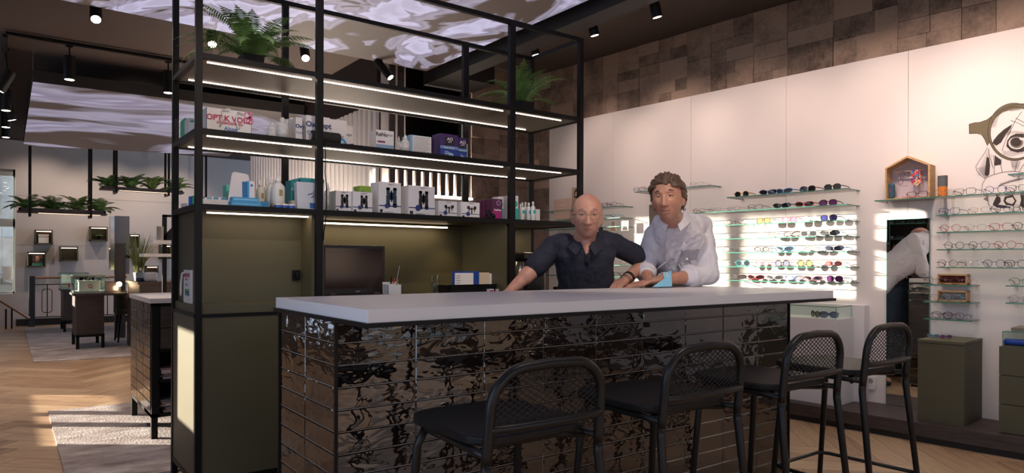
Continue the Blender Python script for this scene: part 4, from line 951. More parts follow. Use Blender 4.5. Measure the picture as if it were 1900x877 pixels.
# ================================================================= GLASSES WALL
SHG = glassmat('shelf_glass', (.965, .99, .975), .7, 0, 1.35)
def glass_shelf(label, a0, a1, z, d=.25, group=None, skew=0):
    """glass board held away from the wall, a0 = end nearest the camera"""
    t = thing('glass_shelf', label, 'glass shelf', W((a0+a1)/2, z, d/2), 0, group)
    b = MB(t); b.wbox(a0, a1, z-.0045, z+.0035, .004, d); b.build('glass_board', SHG)
    b = MB(t); b.wbox(a0, a1, z-.004, z+.003, d, d+.0012); b.wbox(a0-.0012, a0, z-.004, z+.003, .004, d); b.wbox(a1, a1+.0012, z-.004, z+.003, .004, d); b.build('green_edge', GEDGE)
    b = MB(t)
    for a in (a0+.02, a1-.02): b.cyl(W(a, z, 0), W(a, z, .02), .006, n=8)
    b.build('wall_pin', METAL)
    return t
rows = [1.842, 1.717, 1.592, 1.467, 1.342, 1.217, 1.093]
SG = 'glass shelves of the sunglasses rack'
RACK = {}
for i, z in enumerate(rows):
    a1 = 1.375 if i in (0, 6) else 1.98
    RACK[i] = (glass_shelf('glass shelf of the sunglasses rack right of the man in white, %s from the top' % ordn(i+1), .314, a1, z, .25, SG), z)
GB = glass_shelf('high glass shelf behind the head of the man in white', 1.58, 2.46, 1.975, .2)
zc = [onW(1175, y, 0)[1] for y in (384, 405, 421, 492, 513)]
LEFTR = []
for i, z in enumerate(zc): LEFTR.append(glass_shelf('glass shelf in the rack behind the bald man, %s from the top' % ordn(i+1), 2.635, 3.86, z, .22, 'glass shelves behind the bald man'))
zr = [1.735, 1.600, 1.477, 1.351, 1.222]
for i, z in enumerate(zr): glass_shelf('glass shelf right of the wall mirror, %s from the top' % ordn(i+1), -1.9, .13 if i == 0 else -.30, z, .2, 'long glass shelves right of the mirror')
for i, z in enumerate((1.094, .969, .844)): glass_shelf('short glass shelf above the olive pedestal, %s from the top' % ordn(i+1), -.52, -.215, z, .2, 'short shelves above the olive pedestal')
for i, (x, y) in enumerate(((1866, 530), (1866, 562))):
    a, z = onW(x, y, .2); glass_shelf('short glass shelf above the olive drawers, %s' % ('upper one', 'lower one')[i], a-1.0, a, z, .2)
a, z = onW(1869, 323, .2); glass_shelf('highest glass shelf, in front of the drawn dog at the right picture edge', a-.6, a, z, .18)

# ---- eyewear
LENSM = {'grey': ((.05, .05, .055), .25), 'dark': ((.012, .011, .014), .12), 'purple': ((.12, .03, .14), .3), 'amber': ((.45, .24, .10), .5), 'blue': ((.03, .035, .16), .3), 'green': ((.25, .28, .12), .5), 'pink': ((.4, .2, .2), .5), 'silver': ((.30, .29, .27), .4), 'slate': ((.16, .17, .24), .4), 'rose': ((.5, .18, .16), .5)}
def lensmat(k):
    n = 'lens_'+k
    if n in MC: return MC[n]
    m = mat(n, LENSM[k][0], .08, 0, spec=.8); return m
CLEARL = glassmat('clear_lens', (.97, .97, .97), .35, 0, 1.3)
FR = {'black': (.012, .012, .014), 'brown': (.055, .028, .02), 'red': (.42, .02, .02), 'blue': (.02, .06, .28), 'sky blue': (.02, .22, .50), 'gold': (.45, .30, .10), 'silver': (.45, .45, .46), 'pink': (.55, .12, .16), 'navy': (.015, .02, .12), 'grey': (.12, .12, .12), 'turquoise': (.04, .32, .36), 'plum': (.10, .015, .05), 'tortoise': (.09, .04, .02), 'green': (.12, .30, .06), 'copper': (.30, .12, .07)}
def framemat(k): return mat('frame_'+k.replace(' ', '_'), FR[k], .25, .9 if k in ('gold', 'silver', 'copper') else 0)
GP = {}
def lens_poly(kind, s):
    n = 20; out = []
    for i in range(n):
        a = 2*PI*i/n; c, si = math.cos(a), math.sin(a)
        if kind == 'round': x, z = .024*c, .023*si
        elif kind == 'square': x, z = .028*math.copysign(abs(c)**.5, c), .020*math.copysign(abs(si)**.6, si)+.002*abs(c)
        elif kind == 'wrap': x, z = .033*c, .017*math.copysign(abs(si)**.8, si)*(1 if si > 0 else .9)+.003*c*s
        elif kind == 'oval': x, z = .026*c, .017*si
        else: x, z = .027*math.copysign(abs(c)**.75, c), .0215*math.copysign(abs(si)**.8, si)
        out.append((s*(.034 if kind != 'wrap' else .037)+x, z+.024))
    return out
def proto(kind, fc, lc, thick):
    key = (kind, fc, lc)
    if key in GP: return None
    rimless = fc in ('silver', 'gold', 'copper') and lc == 'clear'
    r = .0009 if rimless else (.0015 if lc == 'clear' else .0026)
    o = bpy.data.objects.new('tmpl', None); COL.objects.link(o)
    cv = .5 if kind == 'wrap' else .12
    def yy(x): return -cv*abs(x)**2*8*.8
    b = MB()
    for s in (-1, 1):
        p = lens_poly(kind, s); b.tube([Vector((x, yy(x), z)) for x, z in p], r, 6, True)
    b.tube([Vector((-.013, yy(.013), .030)), Vector((0, .001, .034)), Vector((.013, yy(.013), .030))], r*1.1, 6)
    hx = .062 if kind != 'wrap' else .070
    for s in (-1, 1): b.tube([Vector((s*(hx-.006), yy(hx-.006), .030)), Vector((s*(hx+.007), yy(hx)-.004, .031))], r*1.1, 6)
    f = b.build('frame', framemat(fc), None, False); f.parent = o
    for s in (-1, 1):
        b = MB(); hh = s*(hx+.007)
        b.tube([Vector((hh, yy(hx)-.004, .031)), Vector((hh+s*.002, -.07, .030)), Vector((hh-s*.002, -.115, .026)), Vector((hh-s*.008, -.145, .006))], [r*1.1, r, r, r*1.2], 6, flat=1.3)
        q = b.build('temple', framemat(fc), None); q.parent = o
        b = MB(); p = lens_poly(kind, s); b.add([Vector((x, yy(x)-.0005, z)) for x, z in p], [tuple(range(len(p)))])
        q = b.build('lens', CLEARL if lc == 'clear' else lensmat(lc), None); q.parent = o
    GP[key] = o; o['used'] = 0
    return o
def eyewear(kind, fc, lc, P, rz, label, group=None, sc=1.10):
    proto(kind, fc, lc, 0); o = GP[(kind, fc, lc)]
    if not o['used']:
        o['used'] = 1; r = o
    else: r = dup(o, P)
    r.name = 'sunglasses' if lc != 'clear' else 'eyeglasses'
    r.location = P; r.rotation_euler = (0, 0, rz); r.scale = (sc,)*3; r['label'] = label; r['category'] = 'sunglasses' if lc != 'clear' else 'glasses'
    if group: r['group'] = group
    return r
KN = {'round': 'round', 'square': 'square', 'wrap': 'wraparound', 'oval': 'oval', 'soft': 'soft square'}
def put(xs, z, d, where, group, cnt_from='left'):
    n = len(xs)
    for i, (x, kind, fc, lc) in enumerate(xs):
        y = HY-(z-CAM_H)*F_PX/5.1; a, _ = onW(x, y, d)
        nm = 'sunglasses' if lc != 'clear' else 'eyeglasses'; lens = '' if lc == 'clear' else ' with %s lenses' % lc
        lab_ = '%s %s %s%s, %s from left %s' % (fc, KN[kind], nm, lens, ordn(i+1), where)
        jz = ((i*37+int(z*100)*13) % 9-4)*.03
        eyewear(kind, fc, lc, W(a, z+.0045, d+.035), WA+jz+.0, lab_, group)
gx = 'sunglasses and frames on the main rack'
for i, xs in enumerate((
    [(1380, 'round', 'gold', 'dark'), (1428, 'wrap', 'navy', 'dark'), (1457, 'wrap', 'sky blue', 'grey'), (1502, 'soft', 'black', 'dark'), (1548, 'soft', 'black', 'grey')],
    [(1250, 'square', 'black', 'clear'), (1300, 'oval', 'black', 'clear'), (1330, 'oval', 'silver', 'clear'), (1365, 'oval', 'silver', 'clear'), (1405, 'square', 'black', 'clear'), (1453, 'wrap', 'black', 'dark'), (1495, 'wrap', 'red', 'dark'), (1540, 'soft', 'brown', 'purple')],
    [(1322, 'oval', 'silver', 'clear'), (1350, 'oval', 'black', 'clear'), (1381, 'square', 'black', 'clear'), (1420, 'square', 'gold', 'amber'), (1468, 'soft', 'pink', 'slate'), (1507, 'oval', 'grey', 'silver'), (1541, 'soft', 'brown', 'blue')],
    [(1340, 'oval', 'silver', 'clear'), (1385, 'oval', 'silver', 'clear'), (1427, 'wrap', 'grey', 'silver'), (1472, 'wrap', 'brown', 'silver'), (1504, 'square', 'grey', 'grey'), (1542, 'wrap', 'black', 'grey')],
    [(1345, 'square', 'black', 'clear'), (1378, 'oval', 'silver', 'clear'), (1417, 'oval', 'brown', 'silver'), (1458, 'wrap', 'sky blue', 'grey'), (1496, 'wrap', 'grey', 'silver'), (1550, 'wrap', 'blue', 'grey')],
    [(1338, 'oval', 'gold', 'clear'), (1382, 'round', 'turquoise', 'grey'), (1418, 'oval', 'pink', 'silver'), (1455, 'soft', 'brown', 'slate'), (1497, 'round', 'gold', 'green'), (1550, 'oval', 'pink', 'rose')],
    [(1373, 'wrap', 'brown', 'grey'), (1405, 'wrap', 'red', 'dark'), (1440, 'wrap', 'grey', 'grey'), (1477, 'wrap', 'blue', 'silver'), (1511, 'wrap', 'pink', 'dark'), (1552, 'soft', 'brown', 'purple')])):
    put(xs, rows[i], .12, 'on the %s rack shelf' % ordn(i+1), gx)
put([(1190, 'square', 'black', 'clear'), (1205, 'soft', 'silver', 'clear'), (1297, 'oval', 'silver', 'clear')], 1.975, .10, "on the high shelf", 'frames on the high shelf')
put([(1122, 'square', 'black', 'clear'), (1138, 'soft', 'brown', 'clear')], zc[0], .12, 'behind the bald man, top shelf', 'frames behind the bald man')
put([(1118, 'soft', 'turquoise', 'clear'), (1137, 'oval', 'turquoise', 'clear')], zc[1], .12, 'behind the bald man, second shelf', 'frames behind the bald man')
put([(1150, 'oval', 'silver', 'clear'), (1168, 'oval', 'silver', 'clear')], zc[3], .12, 'on the shelf between the men', 'frames between the men')
put([(1152, 'oval', 'black', 'clear')], zc[4], .12, 'lowest between the men', 'frames between the men')
put([(1705, 'square', 'black', 'clear'), (1752, 'square', 'silver', 'clear'), (1793, 'square', 'black', 'clear'), (1850, 'round', 'blue', 'clear'), (1890, 'square', 'black', 'clear')], zr[0], .12, 'on the shelf below the dog', 'optical frames right of the mirror')
put([(1764, 'square', 'navy', 'clear'), (1820, 'oval', 'copper', 'clear'), (1862, 'soft', 'navy', 'clear'), (1897, 'soft', 'black', 'clear')], zr[1], .12, 'two shelves below the dog', 'optical frames right of the mirror')
put([(1766, 'round', 'red', 'clear'), (1813, 'oval', 'copper', 'clear'), (1860, 'soft', 'red', 'clear'), (1903, 'round', 'black', 'clear')], zr[2], .12, 'three shelves below the dog', 'optical frames right of the mirror')
put([(1773, 'round', 'black', 'clear'), (1819, 'round', 'navy', 'clear'), (1867, 'round', 'red', 'clear')], zr[3], .12, 'four shelves below the dog', 'optical frames right of the mirror')
put([(1761, 'round', 'brown', 'clear'), (1800, 'round', 'silver', 'clear'), (1847, 'round', 'navy', 'clear'), (1888, 'soft', 'black', 'clear')], zr[4], .12, 'on the lowest long shelf', 'optical frames right of the mirror')
put([(1737, 'soft', 'tortoise', 'clear'), (1765, 'round', 'brown', 'clear'), (1785, 'oval', 'copper', 'clear')], 1.094, .11, 'before the red wooden box', 'frames above the olive pedestal')
put([(1748, 'soft', 'copper', 'clear'), (1768, 'round', 'turquoise', 'clear')], .969, .12, 'before the pale wooden box', 'frames above the olive pedestal')
put([(1751, 'soft', 'brown', 'clear'), (1772, 'round', 'plum', 'clear')], .844, .12, 'on the lowest short shelf', 'frames above the olive pedestal')
put([(1897, 'soft', 'green', 'clear')], onW(1866, 530, .2)[1], .12, 'on the upper shelf above the olive drawers', None)
put([(1896, 'round', 'copper', 'clear')], onW(1866, 562, .2)[1], .12, 'on the lower shelf above the olive drawers', None)

# photo cards on the rack behind the bald man
def card(label, x0, x1, y0, y1, d, m, fig=None, words=None):
    a0, z1 = onW(x0, y0, d); a1, _ = onW(x1, y0, d); z0 = onW(x0, y1, d)[1]
    c = W((a0+a1)/2, z0, d); t = thing('display_card', label, 'display card', c, WA); w = abs(a0-a1); h = z1-z0
    b = MB(); b.box((-w/2, -.002, 0), (w/2, 0, h)); o = b.build('card', m, None); o.parent = t
    if fig:
        b = MB(); n = 16
        b.prism([(w*.20*math.cos(2*PI*i/n), h*.62+h*.22*math.sin(2*PI*i/n)) for i in range(n)], lambda u, v, q: Vector((u, q, v)), 0, .001); o = b.build('printed_face', mat('print_skin', (.55, .32, .22), .6), None); o.parent = t
        b = MB(); b.prism([(w*.26*math.cos(2*PI*i/n), h*.74+h*.20*math.sin(2*PI*i/n)) for i in range(n)], lambda u, v, q: Vector((u, q, v)), -.0002, .0006); b.prism([(-w*.42, 0), (w*.42, 0), (w*.25, h*.4), (-w*.25, h*.4)], lambda u, v, q: Vector((u, q, v)), -.0002, .0008); b.box((-w*.19, .001, h*.62), (w*.19, .0018, h*.69)); o = b.build('printed_hair_and_coat', mat('print_'+fig, {'dark': (.03, .02, .02), 'blond': (.5, .34, .18)}[fig], .6), None); o.parent = t
    if words:
        for s_, v, sz in words: text(s_, sz, WHP, t, (0, .0008, v*h), (PI/2, 0, PI))
    return t
card('beige card reading great glasses for small faces, left of the bald man', 1028, 1058, 370, 407, .14, mat('card_beige', (.62, .42, .34), .7), None, [('LOOK AT', .92, .014), ('great glasses', .70, .024), ('for', .52, .024), ('small faces', .32, .024)])
card('tall photo card of a person in dark coat beside the right frame post', 1061, 1078, 348, 400, .05, mat('card_tan', (.45, .33, .22), .7), 'dark')
card('small photo card of a dark haired person on the rack', 1109, 1121, 410, 428, .12, PAPER, 'dark'); card('small photo card of a blond person, middle of three on the rack', 1131, 1144, 410, 428, .12, PAPER, 'blond'); card('small photo card at the right of three on the rack', 1153, 1166, 409, 428, .12, PAPER, 'dark')

# mirrors
for (x0, x1, yt, lb) in ((1646, 1724, 408, 'tall frameless wall mirror right of the sunglasses rack, reflecting the bar'), (1205, 1250, 380, 'narrow wall mirror mostly hidden behind the man in white')):
    a0, z1 = onW(x0, yt, .02); a1, _ = onW(x1, yt, .02)
    t = thing('wall_mirror', lb, 'mirror', W((a0+a1)/2, .14, .012)); b = MB(t); b.wbox(a0, a1, .14, z1, .012, .02); b.build('mirror_glass', CHROME)
    b = MB(t); b.wbox(a0+.001, a0+.004, .14, z1, .006, .021); b.wbox(a1-.004, a1-.001, .14, z1, .006, .021); b.wbox(a0+.001, a1-.001, z1, z1+.003, .006, .021); b.build('mirror_edge', GEDGE)

# wooden house box with hanger
HT = onW(1687, 289, .1); HL = onW(1641, 371, .12)[0]; HR = onW(1727, 366, .12)[0]; hz = zr[0]+.0045; he = onW(1645, 312, .12)[1]
t = thing('house_box', 'small wooden house shaped display box on the long shelf above the mirror', 'display box', W((HL+HR)/2, hz, .004), WA)
w = HL-HR-.01; eave = he-hz; ridge = HT[1]-hz
out_ = [(-w/2, 0), (w/2, 0), (w/2, eave), (0, ridge), (-w/2, eave)]; k = .012; inn = [(-w/2+k, k), (w/2-k, k), (w/2-k, eave-.006), (0, ridge-k*1.35), (-w/2+k, eave-.006)]
WOODL = mat('light_oak', (.55, .33, .15), .5, 0, .15, 20, .15, 8, stretch=(1, 1, 8))
b = MB(); n = 5; y0, y1 = .0, .12
vs = [Vector((u, y, v)) for y in (y0, y1) for u, v in out_]+[Vector((u, y, v)) for y in (y0, y1) for u, v in inn]; fs = []
for i in range(n):
    j = (i+1) % n; fs += [(i, j, n+j, n+i), (2*n+i, 3*n+i, 3*n+j, 2*n+j), (n+i, n+j, 3*n+j, 3*n+i), (i, 2*n+i, 2*n+j, j)]
b.add(vs, fs); o = b.build('shell', WOODL, None); o.parent = t
b = MB(); b.prism(inn, lambda u, v, q: Vector((u, q, v)), 0.0, .004); o = b.build('back_panel', mat('box_lining', (.60, .52, .58), .6), None); o.parent = t
o = text('carrera', .035, mat('print_scarlet', (.6, .05, .05), .5), t, (-.02, .1205, .018), (PI/2, 0, PI))
hg = MB(); c0 = W((HL+HR)/2, hz, .06)
def wl(u, v, d): return c0+WE*u+WN*(d-.056)+Vector((0, 0, v))
hg.tube([wl(-.105, eave-.03, .06), wl(-.09, eave-.01, .06), wl(0, ridge-.06, .06), wl(.09, eave-.01, .06), wl(.105, eave-.03, .06), wl(-.105, eave-.03, .06)], .0045, 6); hg.tube([wl(0, ridge-.06, .06), wl(0, ridge-.035, .06), wl(.01, ridge-.025, .06), wl(.016, ridge-.035, .06)], .002, 6)
hg.o = c0; tag(hg.build('clothes_hanger', mat('hanger_wood', (.62, .46, .30), .5)), 'small wooden clothes hanger inside the house shaped box', 'hanger')
# scarf with confetti pattern
m = bpy.data.materials.new('confetti_cloth'); m.use_nodes = True; N = m.node_tree.nodes; L = m.node_tree.links
v = N.new('ShaderNodeTexVoronoi'); v.inputs['Scale'].default_value = 85; tc = N.new('ShaderNodeTexCoord'); L.new(tc.outputs['Object'], v.inputs['Vector'])
sp = N.new('ShaderNodeSeparateColor'); L.new(v.outputs['Color'], sp.inputs[0]); cr_ = N.new('ShaderNodeValToRGB'); cr_.color_ramp.interpolation = 'CONSTANT'; L.new(sp.outputs[0], cr_.inputs[0])
E_ = cr_.color_ramp.elements; E_[0].color = (.55, .03, .03, 1); E_[1].position = .3; E_[1].color = (.02, .06, .30, 1)
for p_, c_ in ((.5, (.65, .12, .05)), (.65, (.7, .6, .25)), (.75, (.02, .2, .4)), (.85, (.55, .5, .5))): e_ = E_.new(p_); e_.color = (*c_, 1)
L.new(cr_.outputs[0], N['Principled BSDF'].inputs['Base Color'])
b = MB(); poly = [(-.075, eave-.03), (-.012, eave-.028), (-.006, eave-.11), (-.05, eave-.155), (-.085, eave-.12)]
b.prism(poly, lambda u, v, q: wl(u, v, .068+q+.006*math.sin(u*90)), 0, .008); b.prism([(-.07, eave-.028), (-.02, eave-.028), (-.03, eave-.12), (-.06, eave-.13)], lambda u, v, q: wl(u, v, .078+q), 0, .006)
b.o = c0; tag(b.build('cleaning_cloth', m), 'colourful patterned cloth draped over the small hanger', 'cloth')
P_ = wl(.03, eave-.115, .075); g = eyewear('soft', 'plum', 'clear', P_, WA, 'plum framed glasses hanging from the hanger in the house box', None, .8); g.rotation_euler = (0, math.radians(80), WA); g.location = wl(.02, eave-.09, .12)
b = MB(); pl = rrect(-.028, 0, .028, .125, .026); A_, _z = onW(1653, 350, .07); c1 = W(A_, hz+.013, .07)
b.prism(pl, lambda u, v, q: c1+WE*u+WN*q+Vector((0, 0, v)), -.02, .02); b.o = c1; oo = b.build('glasses_case', mat('petrol_case', (.025, .09, .13), .5), bevel=.012, seg=3); tag(oo, 'petrol blue glasses case standing inside the house shaped box', 'glasses case')
b = MB(); b.box((-.003, .0205, .05), (.003, .0212, .085)); k = b.build('red_logo', REDP, None); k.parent = oo; k.rotation_euler = (0, 0, WA)
# orange case
A_, _z = onW(1749, 340, .10); c1 = W(A_, hz, .10); zt = onW(1749, 326, .1)[1]-hz
t = thing('glasses_case', 'upright orange and grey cylindrical glasses case on the long shelf', 'glasses case', c1, WA)
b = MB(); b.prism(rrect(-.030, -.024, .030, .024, .02), lambda u, v, q: Vector((u, v, q)), 0, zt*.5); o = b.build('orange_half', mat('case_orange', (.65, .19, .02), .5), None); o.parent = t
b = MB(); b.prism(rrect(-.031, -.025, .031, .025, .02), lambda u, v, q: Vector((u, v, q)), zt*.5, zt); o = b.build('grey_half', mat('case_grey', (.10, .10, .105), .6), None); o.parent = t
# little wooden framed boxes on short shelves
for (x0, x1, y0, z, lb, im) in ((1741, 1796, 508, 1.0985, 'small wooden box lined in dark red on the short shelf', (.22, .01, .02)), (1741, 1796, 538, .9735, 'small wooden box lined in pale grey on the short shelf', (.52, .48, .48))):
    a0, zt = onW(x0, y0, .06); a1, _ = onW(x1, y0, .06); t = thing('wooden_box', lb, 'display box', W((a0+a1)/2, z, .006), WA); w = abs(a0-a1); h = zt-z
    b = MB(); b.box((-w/2, 0, 0), (w/2, .075, .01)); b.box((-w/2, 0, h-.01), (w/2, .075, h)); b.box((-w/2, 0, 0), (-w/2+.01, .075, h)); b.box((w/2-.01, 0, 0), (w/2, .075, h)); o = b.build('shell', WOODL, None); o.parent = t
    b = MB(); b.box((-w/2+.01, 0, .01), (w/2-.01, .003, h-.01)); o = b.build('lining', mat('lining_%d' % int(z*100), im, .6), None); o.parent = t

# pedestals on the platform
PZ = .1375
t = thing('pedestal', 'olive green pedestal block on the platform below the short shelves', 'pedestal', W(-.39, PZ, .2))
b = MB(t); b.wbox(-.535, -.248, PZ, .69, .0, .42); b.build('body', OLIVE, bevel=.001); b = MB(t); b.wbox(-.537, -.246, .692, .712, .0, .424); b.build('top', OLIVE, bevel=.001)
a, z = onW(1760, 626, .2)
for i, (x, c_) in enumerate(((1733, 'turquoise'), (1745, 'turquoise'), (1757, 'plum'))):
    a, _ = onW(x, 626, .22); eyewear('oval', c_, 'slate' if i < 2 else 'purple', W(a, .7125, .24), WA+.3*i, 'tiny %s children sunglasses on the olive pedestal, %s from the left' % (c_, ordn(i+1)), 'small sunglasses on the pedestal', .62)
t = thing('drawer_cabinet', 'olive green three drawer cabinet on the platform at the right picture edge', 'cabinet', W(-1.1, PZ, .2))
b = MB(t); b.wbox(-1.6, -.74, PZ, .708, .0, .40); b.build('carcass', OLIVE)
for z0, z1 in ((PZ+.003, .325), (.33, .515), (.52, .706)):
    b = MB(t); b.wbox(-1.6, -.733, z0, z1, .40, .418); b.build('drawer', OLIVE, bevel=.001)
def vitrine(label, a0, a1, z0, z1, d0, d1):
    t = thing('glass_case', label, 'glass case', W((a0+a1)/2, z0, (d0+d1)/2)); b = MB(t); e = .006
    b.wbox(a0, a1, z0, z1, d1-e, d1); b.wbox(a0, a0+e, z0, z1, d0, d1-e); b.wbox(a1-e, a1, z0, z1, d0, d1-e); b.wbox(a0, a1, z1, z1+e, d0, d1); b.build('pane', GLASS)
    b = MB(t)
    for a in (a0, a1-.003): b.wbox(a-.0005, a+.0035, z0, z1, d1, d1+.001)
    b.wbox(a0, a1, z1, z1+e, d1, d1+.001); b.wbox(a0-.001, a0, z1, z1+e, d0, d1); b.wbox(a0-.001, a0, z0, z1, d0, d0+.004); b.build('green_edge', GEDGE)
    return t
vitrine('glass case on top of the olive drawer cabinet', -1.5, -.745, .709, .80, .02, .39)
b = MB(); c_ = W(onW(1885, 632, .3)[0]-.02, .71, .28); b.o = c_
b.prism(rrect(-.09, -.05, .09, .05, .03), lambda u, v, q: c_+WE*u+WN*v+Vector((0, 0, q)), .0, .035); tag(b.build('glasses_pouch', mat('pouch_blue', (.01, .05, .42), .6, 0, .3, 20), bevel=.015, seg=3), 'bright blue soft pouch lying inside the right glass case', 'pouch')
a_, z_ = onW(1876, 609, .3); b = MB(W(a_, .807, .2)); b.wbox(a_-.3, a_, .8065, .825, .06, .3); tag(b.build('wooden_tray', mat('grey_olive', (.18, .16, .11), .5)), 'flat grey wooden tray lying on the right glass case', 'tray')
# white podium with glass case
t = thing('podium', 'white display podium on the platform behind the end of the bar', 'podium', W(.8, PZ, .2))
b = MB(t); b.wbox(.320, 1.5, PZ, .812, .10, .40); b.wbox(.24, 1.5, PZ, .915, .0, .10); b.build('body', WHITE, bevel=.001)
vitrine('glass case on the white podium holding two pairs of glasses', .335, 1.40, .813, .905, .105, .395)
a, _ = onW(1538, 582, .3); eyewear('soft', 'blue', 'slate', W(a, .8135, .30), WA+.5, 'blue framed sunglasses with slate lenses inside the left glass case', None, 1.1)
a, _ = onW(1512, 580, .3); eyewear('soft', 'tortoise', 'grey', W(a, .8135, .30), WA-.7, 'tortoise sunglasses lying folded inside the left glass case', None, 1.1)
# socket
a, z = onW(1616, 708, .0); t = thing('power_socket', 'white double wall socket low on the wall beside the mirror', 'socket', W(a, z, 0), WA)
b = MB(); b.box((-.042, 0, -.035), (.042, .010, .045)); b.box((-.035, 0, -.06), (.035, .012, -.036)); o = b.build('plate', PLASTW, None, bevel=.003); o.parent = t
b = MB(); b.cyl((0, .0105, .008), (0, .0112, .008), .021, n=20); o = b.build('socket_ring', mat('socket_grey', (.35, .33, .33), .4), None); o.parent = t
b = MB(); b.cyl((-.008, .011, .008), (-.008, .012, .008), .003, n=8); b.cyl((.008, .011, .008), (.008, .012, .008), .003, n=8); o = b.build('contact_hole', BLKP, None); o.parent = t

# ---- dog with spectacles drawn on the wall
INK = mat('drawing_ink', (.035, .020, .018), .7); OLI = mat('drawing_olive', (.145, .115, .062), .7)
dg = thing('wall_drawing', 'large ink drawing of a wrinkled dog face wearing olive round glasses', 'drawing', W(-.75, 1.9, 0))
def wp(x, y): a, z = onW(x, y, .0008); return (a, z)
def crop3(x, y): return (1770+x/3.654, 170+y/3.654)
def shape(nm, pts, m, lift=.0008, hole=None, crop=crop3):
    b = MB(dg); P_ = [wp(*crop(*p)) for p in pts]
    if hole:
        Q = [wp(*crop(*p)) for p in hole]; n = len(P_); vs = [W(a, z, lift) for a, z in P_]+[W(a, z, lift) for a, z in Q]
        b.add(vs, [(i, (i+1) % n, n+(i+1) % n, n+i) for i in range(n)])
    else: b.add([W(a, z, lift) for a, z in P_], [tuple(range(len(P_)))])
    return b.build(nm, m)
def strokes(nm, lines, wd=.0022, lift=.0012, m=INK):
    b = MB(dg)
    for ln in lines:
        P_ = [W(*wp(*crop3(*p)), lift) for p in ln]
        n = len(P_)
        for i in range(n-1):
            d = (P_[i+1]-P_[i]); 
            if d.length < 1e-6: continue
            s_ = d.normalized().cross(WN)*wd*.5; b.add([P_[i]-s_, P_[i]+s_, P_[i+1]+s_, P_[i+1]-s_], [(0, 1, 2, 3)])
    return b.build(nm, m)
def ellp(cx_, cy_, rx, ry, n=48, a0=0, a1=2*PI): return [(cx_+rx*math.cos(a0+(a1-a0)*i/n), cy_+ry*math.sin(a0+(a1-a0)*i/n)) for i in range(n+(0 if abs(a1-a0-2*PI) < 1e-6 else 1))]
ring_o = ellp(410, 272, 180, 195); ring_i = ellp(415, 278, 168, 175)
shape('drawn_glasses_rim', ring_o, OLI, .0016, ring_i)
shape('drawn_temple', [(103, 220), (140, 210), (175, 208), (225, 190), (290, 140), (345, 108), (415, 88), (475, 80), (475, 110), (400, 118), (330, 140), (280, 180), (250, 240), (240, 290), (245, 345), (225, 365), (210, 330), (195, 300), (180, 284), (105, 284)], OLI, .0014)
strokes('drawn_glasses_outline', [ring_o+[ring_o[0]], ring_i+[ring_i[0]], [(103, 220), (140, 210), (175, 208), (225, 190), (290, 140), (345, 108), (415, 88), (475, 80)], [(105, 284), (160, 282), (190, 292), (210, 325), (228, 368)], [(103, 220), (105, 284)]], .0035, .0020)
shape('drawn_brow', [(268, 330), (300, 290), (340, 255), (395, 220), (385, 245), (350, 290), (320, 345), (290, 365), (262, 350)], INK, .0010)
eye = ellp(425, 345, 62, 55, 32); shape('drawn_eye', [(355, 370), (362, 330), (385, 300), (420, 285), (475, 285), (475, 405), (430, 412), (385, 400)], INK, .0010)
shape('drawn_eye_white', ellp(425, 348, 56, 42, 32), mat('drawing_paper', (.76, .69, .66), .6), .0012)
shape('drawn_iris', ellp(425, 345, 46, 38, 32), mat('drawing_grey', (.20, .16, .15), .7), .0014); shape('drawn_pupil', ellp(422, 342, 36, 30, 32), INK, .0018)
shape('drawn_eye_glint', [(440, 310), (475, 312), (475, 330), (450, 328)], MC['drawing_paper'], .0022)
L_ = []
ear = [(228, 378), (205, 420), (170, 470), (148, 508), (158, 540), (185, 572), (212, 588)]; L_.append(ear)
L_ += [[(212, 588), (235, 575), (275, 560), (330, 546), (400, 538), (475, 550)], [(215, 590), (195, 620), (188, 660), (187, 695)], [(268, 430), (275, 500), (272, 560)], [(322, 455), (318, 500), (328, 546)], [(432, 465), (420, 510), (412, 545)], [(475, 490), (455, 520), (440, 548)], [(236, 385), (238, 430), (255, 480), (268, 520)], [(460, 135), (420, 190), (385, 260), (350, 330), (325, 400)], [(385, 195), (430, 210), (475, 235)], [(420, 180), (450, 195), (475, 210)], [(300, 640), (370, 610), (475, 588)]]
strokes('drawn_contour', L_, .0030)
shape('drawn_ear_shade', [(222, 440), (240, 450), (245, 500), (240, 560), (225, 575), (208, 560), (215, 500)], INK, .0010)
shape('drawn_cheek_shade', [(276, 430), (318, 460), (320, 495), (275, 502)], INK, .0010)
H = []
for i in range(22): H.append([(228-i*3.4, 392+i*8.2), (242-i*.2, 398+i*8.0)])
for i in range(16): H.append([(160+i*3, 520+i*4), (225, 500+i*5.5)])
for i in range(26): H.append([(262+i*5, 350-i*4.6), (280+i*4.2, 372-i*4.0)])
for i in range(20): H.append([(252+i*2.0, 240-i*6.2+i*i*.06), (285+i*1.6, 236-i*5.4)])
for i in range(30): H.append([(380+i*3.4, 122-i*.8), (383+i*3.4, 134-i*.6)])
for i in range(24): H.append([(362+i*4.6, 300-10*math.sin(i/24*PI)-6), (356+i*5.0, 284-12*math.sin(i/24*PI)-8)])
for i in range(24): H.append([(330+i*5.8, 395+8*math.sin(i/3)), (336+i*5.8, 430+10*math.sin(i/5))])
for i in range(26): H.append([(305+i*6.5, 640-i*1.9), (318+i*6.2, 618-i*1.7)])
for i in range(14): H.append([(385+i*5, 470), (395+i*3.2, 512+(i % 3)*10)])
for i in range(14): H.append([(240+i*1.6, 425+i*9), (262, 428+i*9)])
strokes('drawn_hatching', H, .0013)
shape('drawn_nose_left', [(290, 705), (315, 715), (318, 745), (300, 765), (340, 770), (385, 782), (340, 790), (290, 785), (262, 765), (275, 735)], INK, .0010)
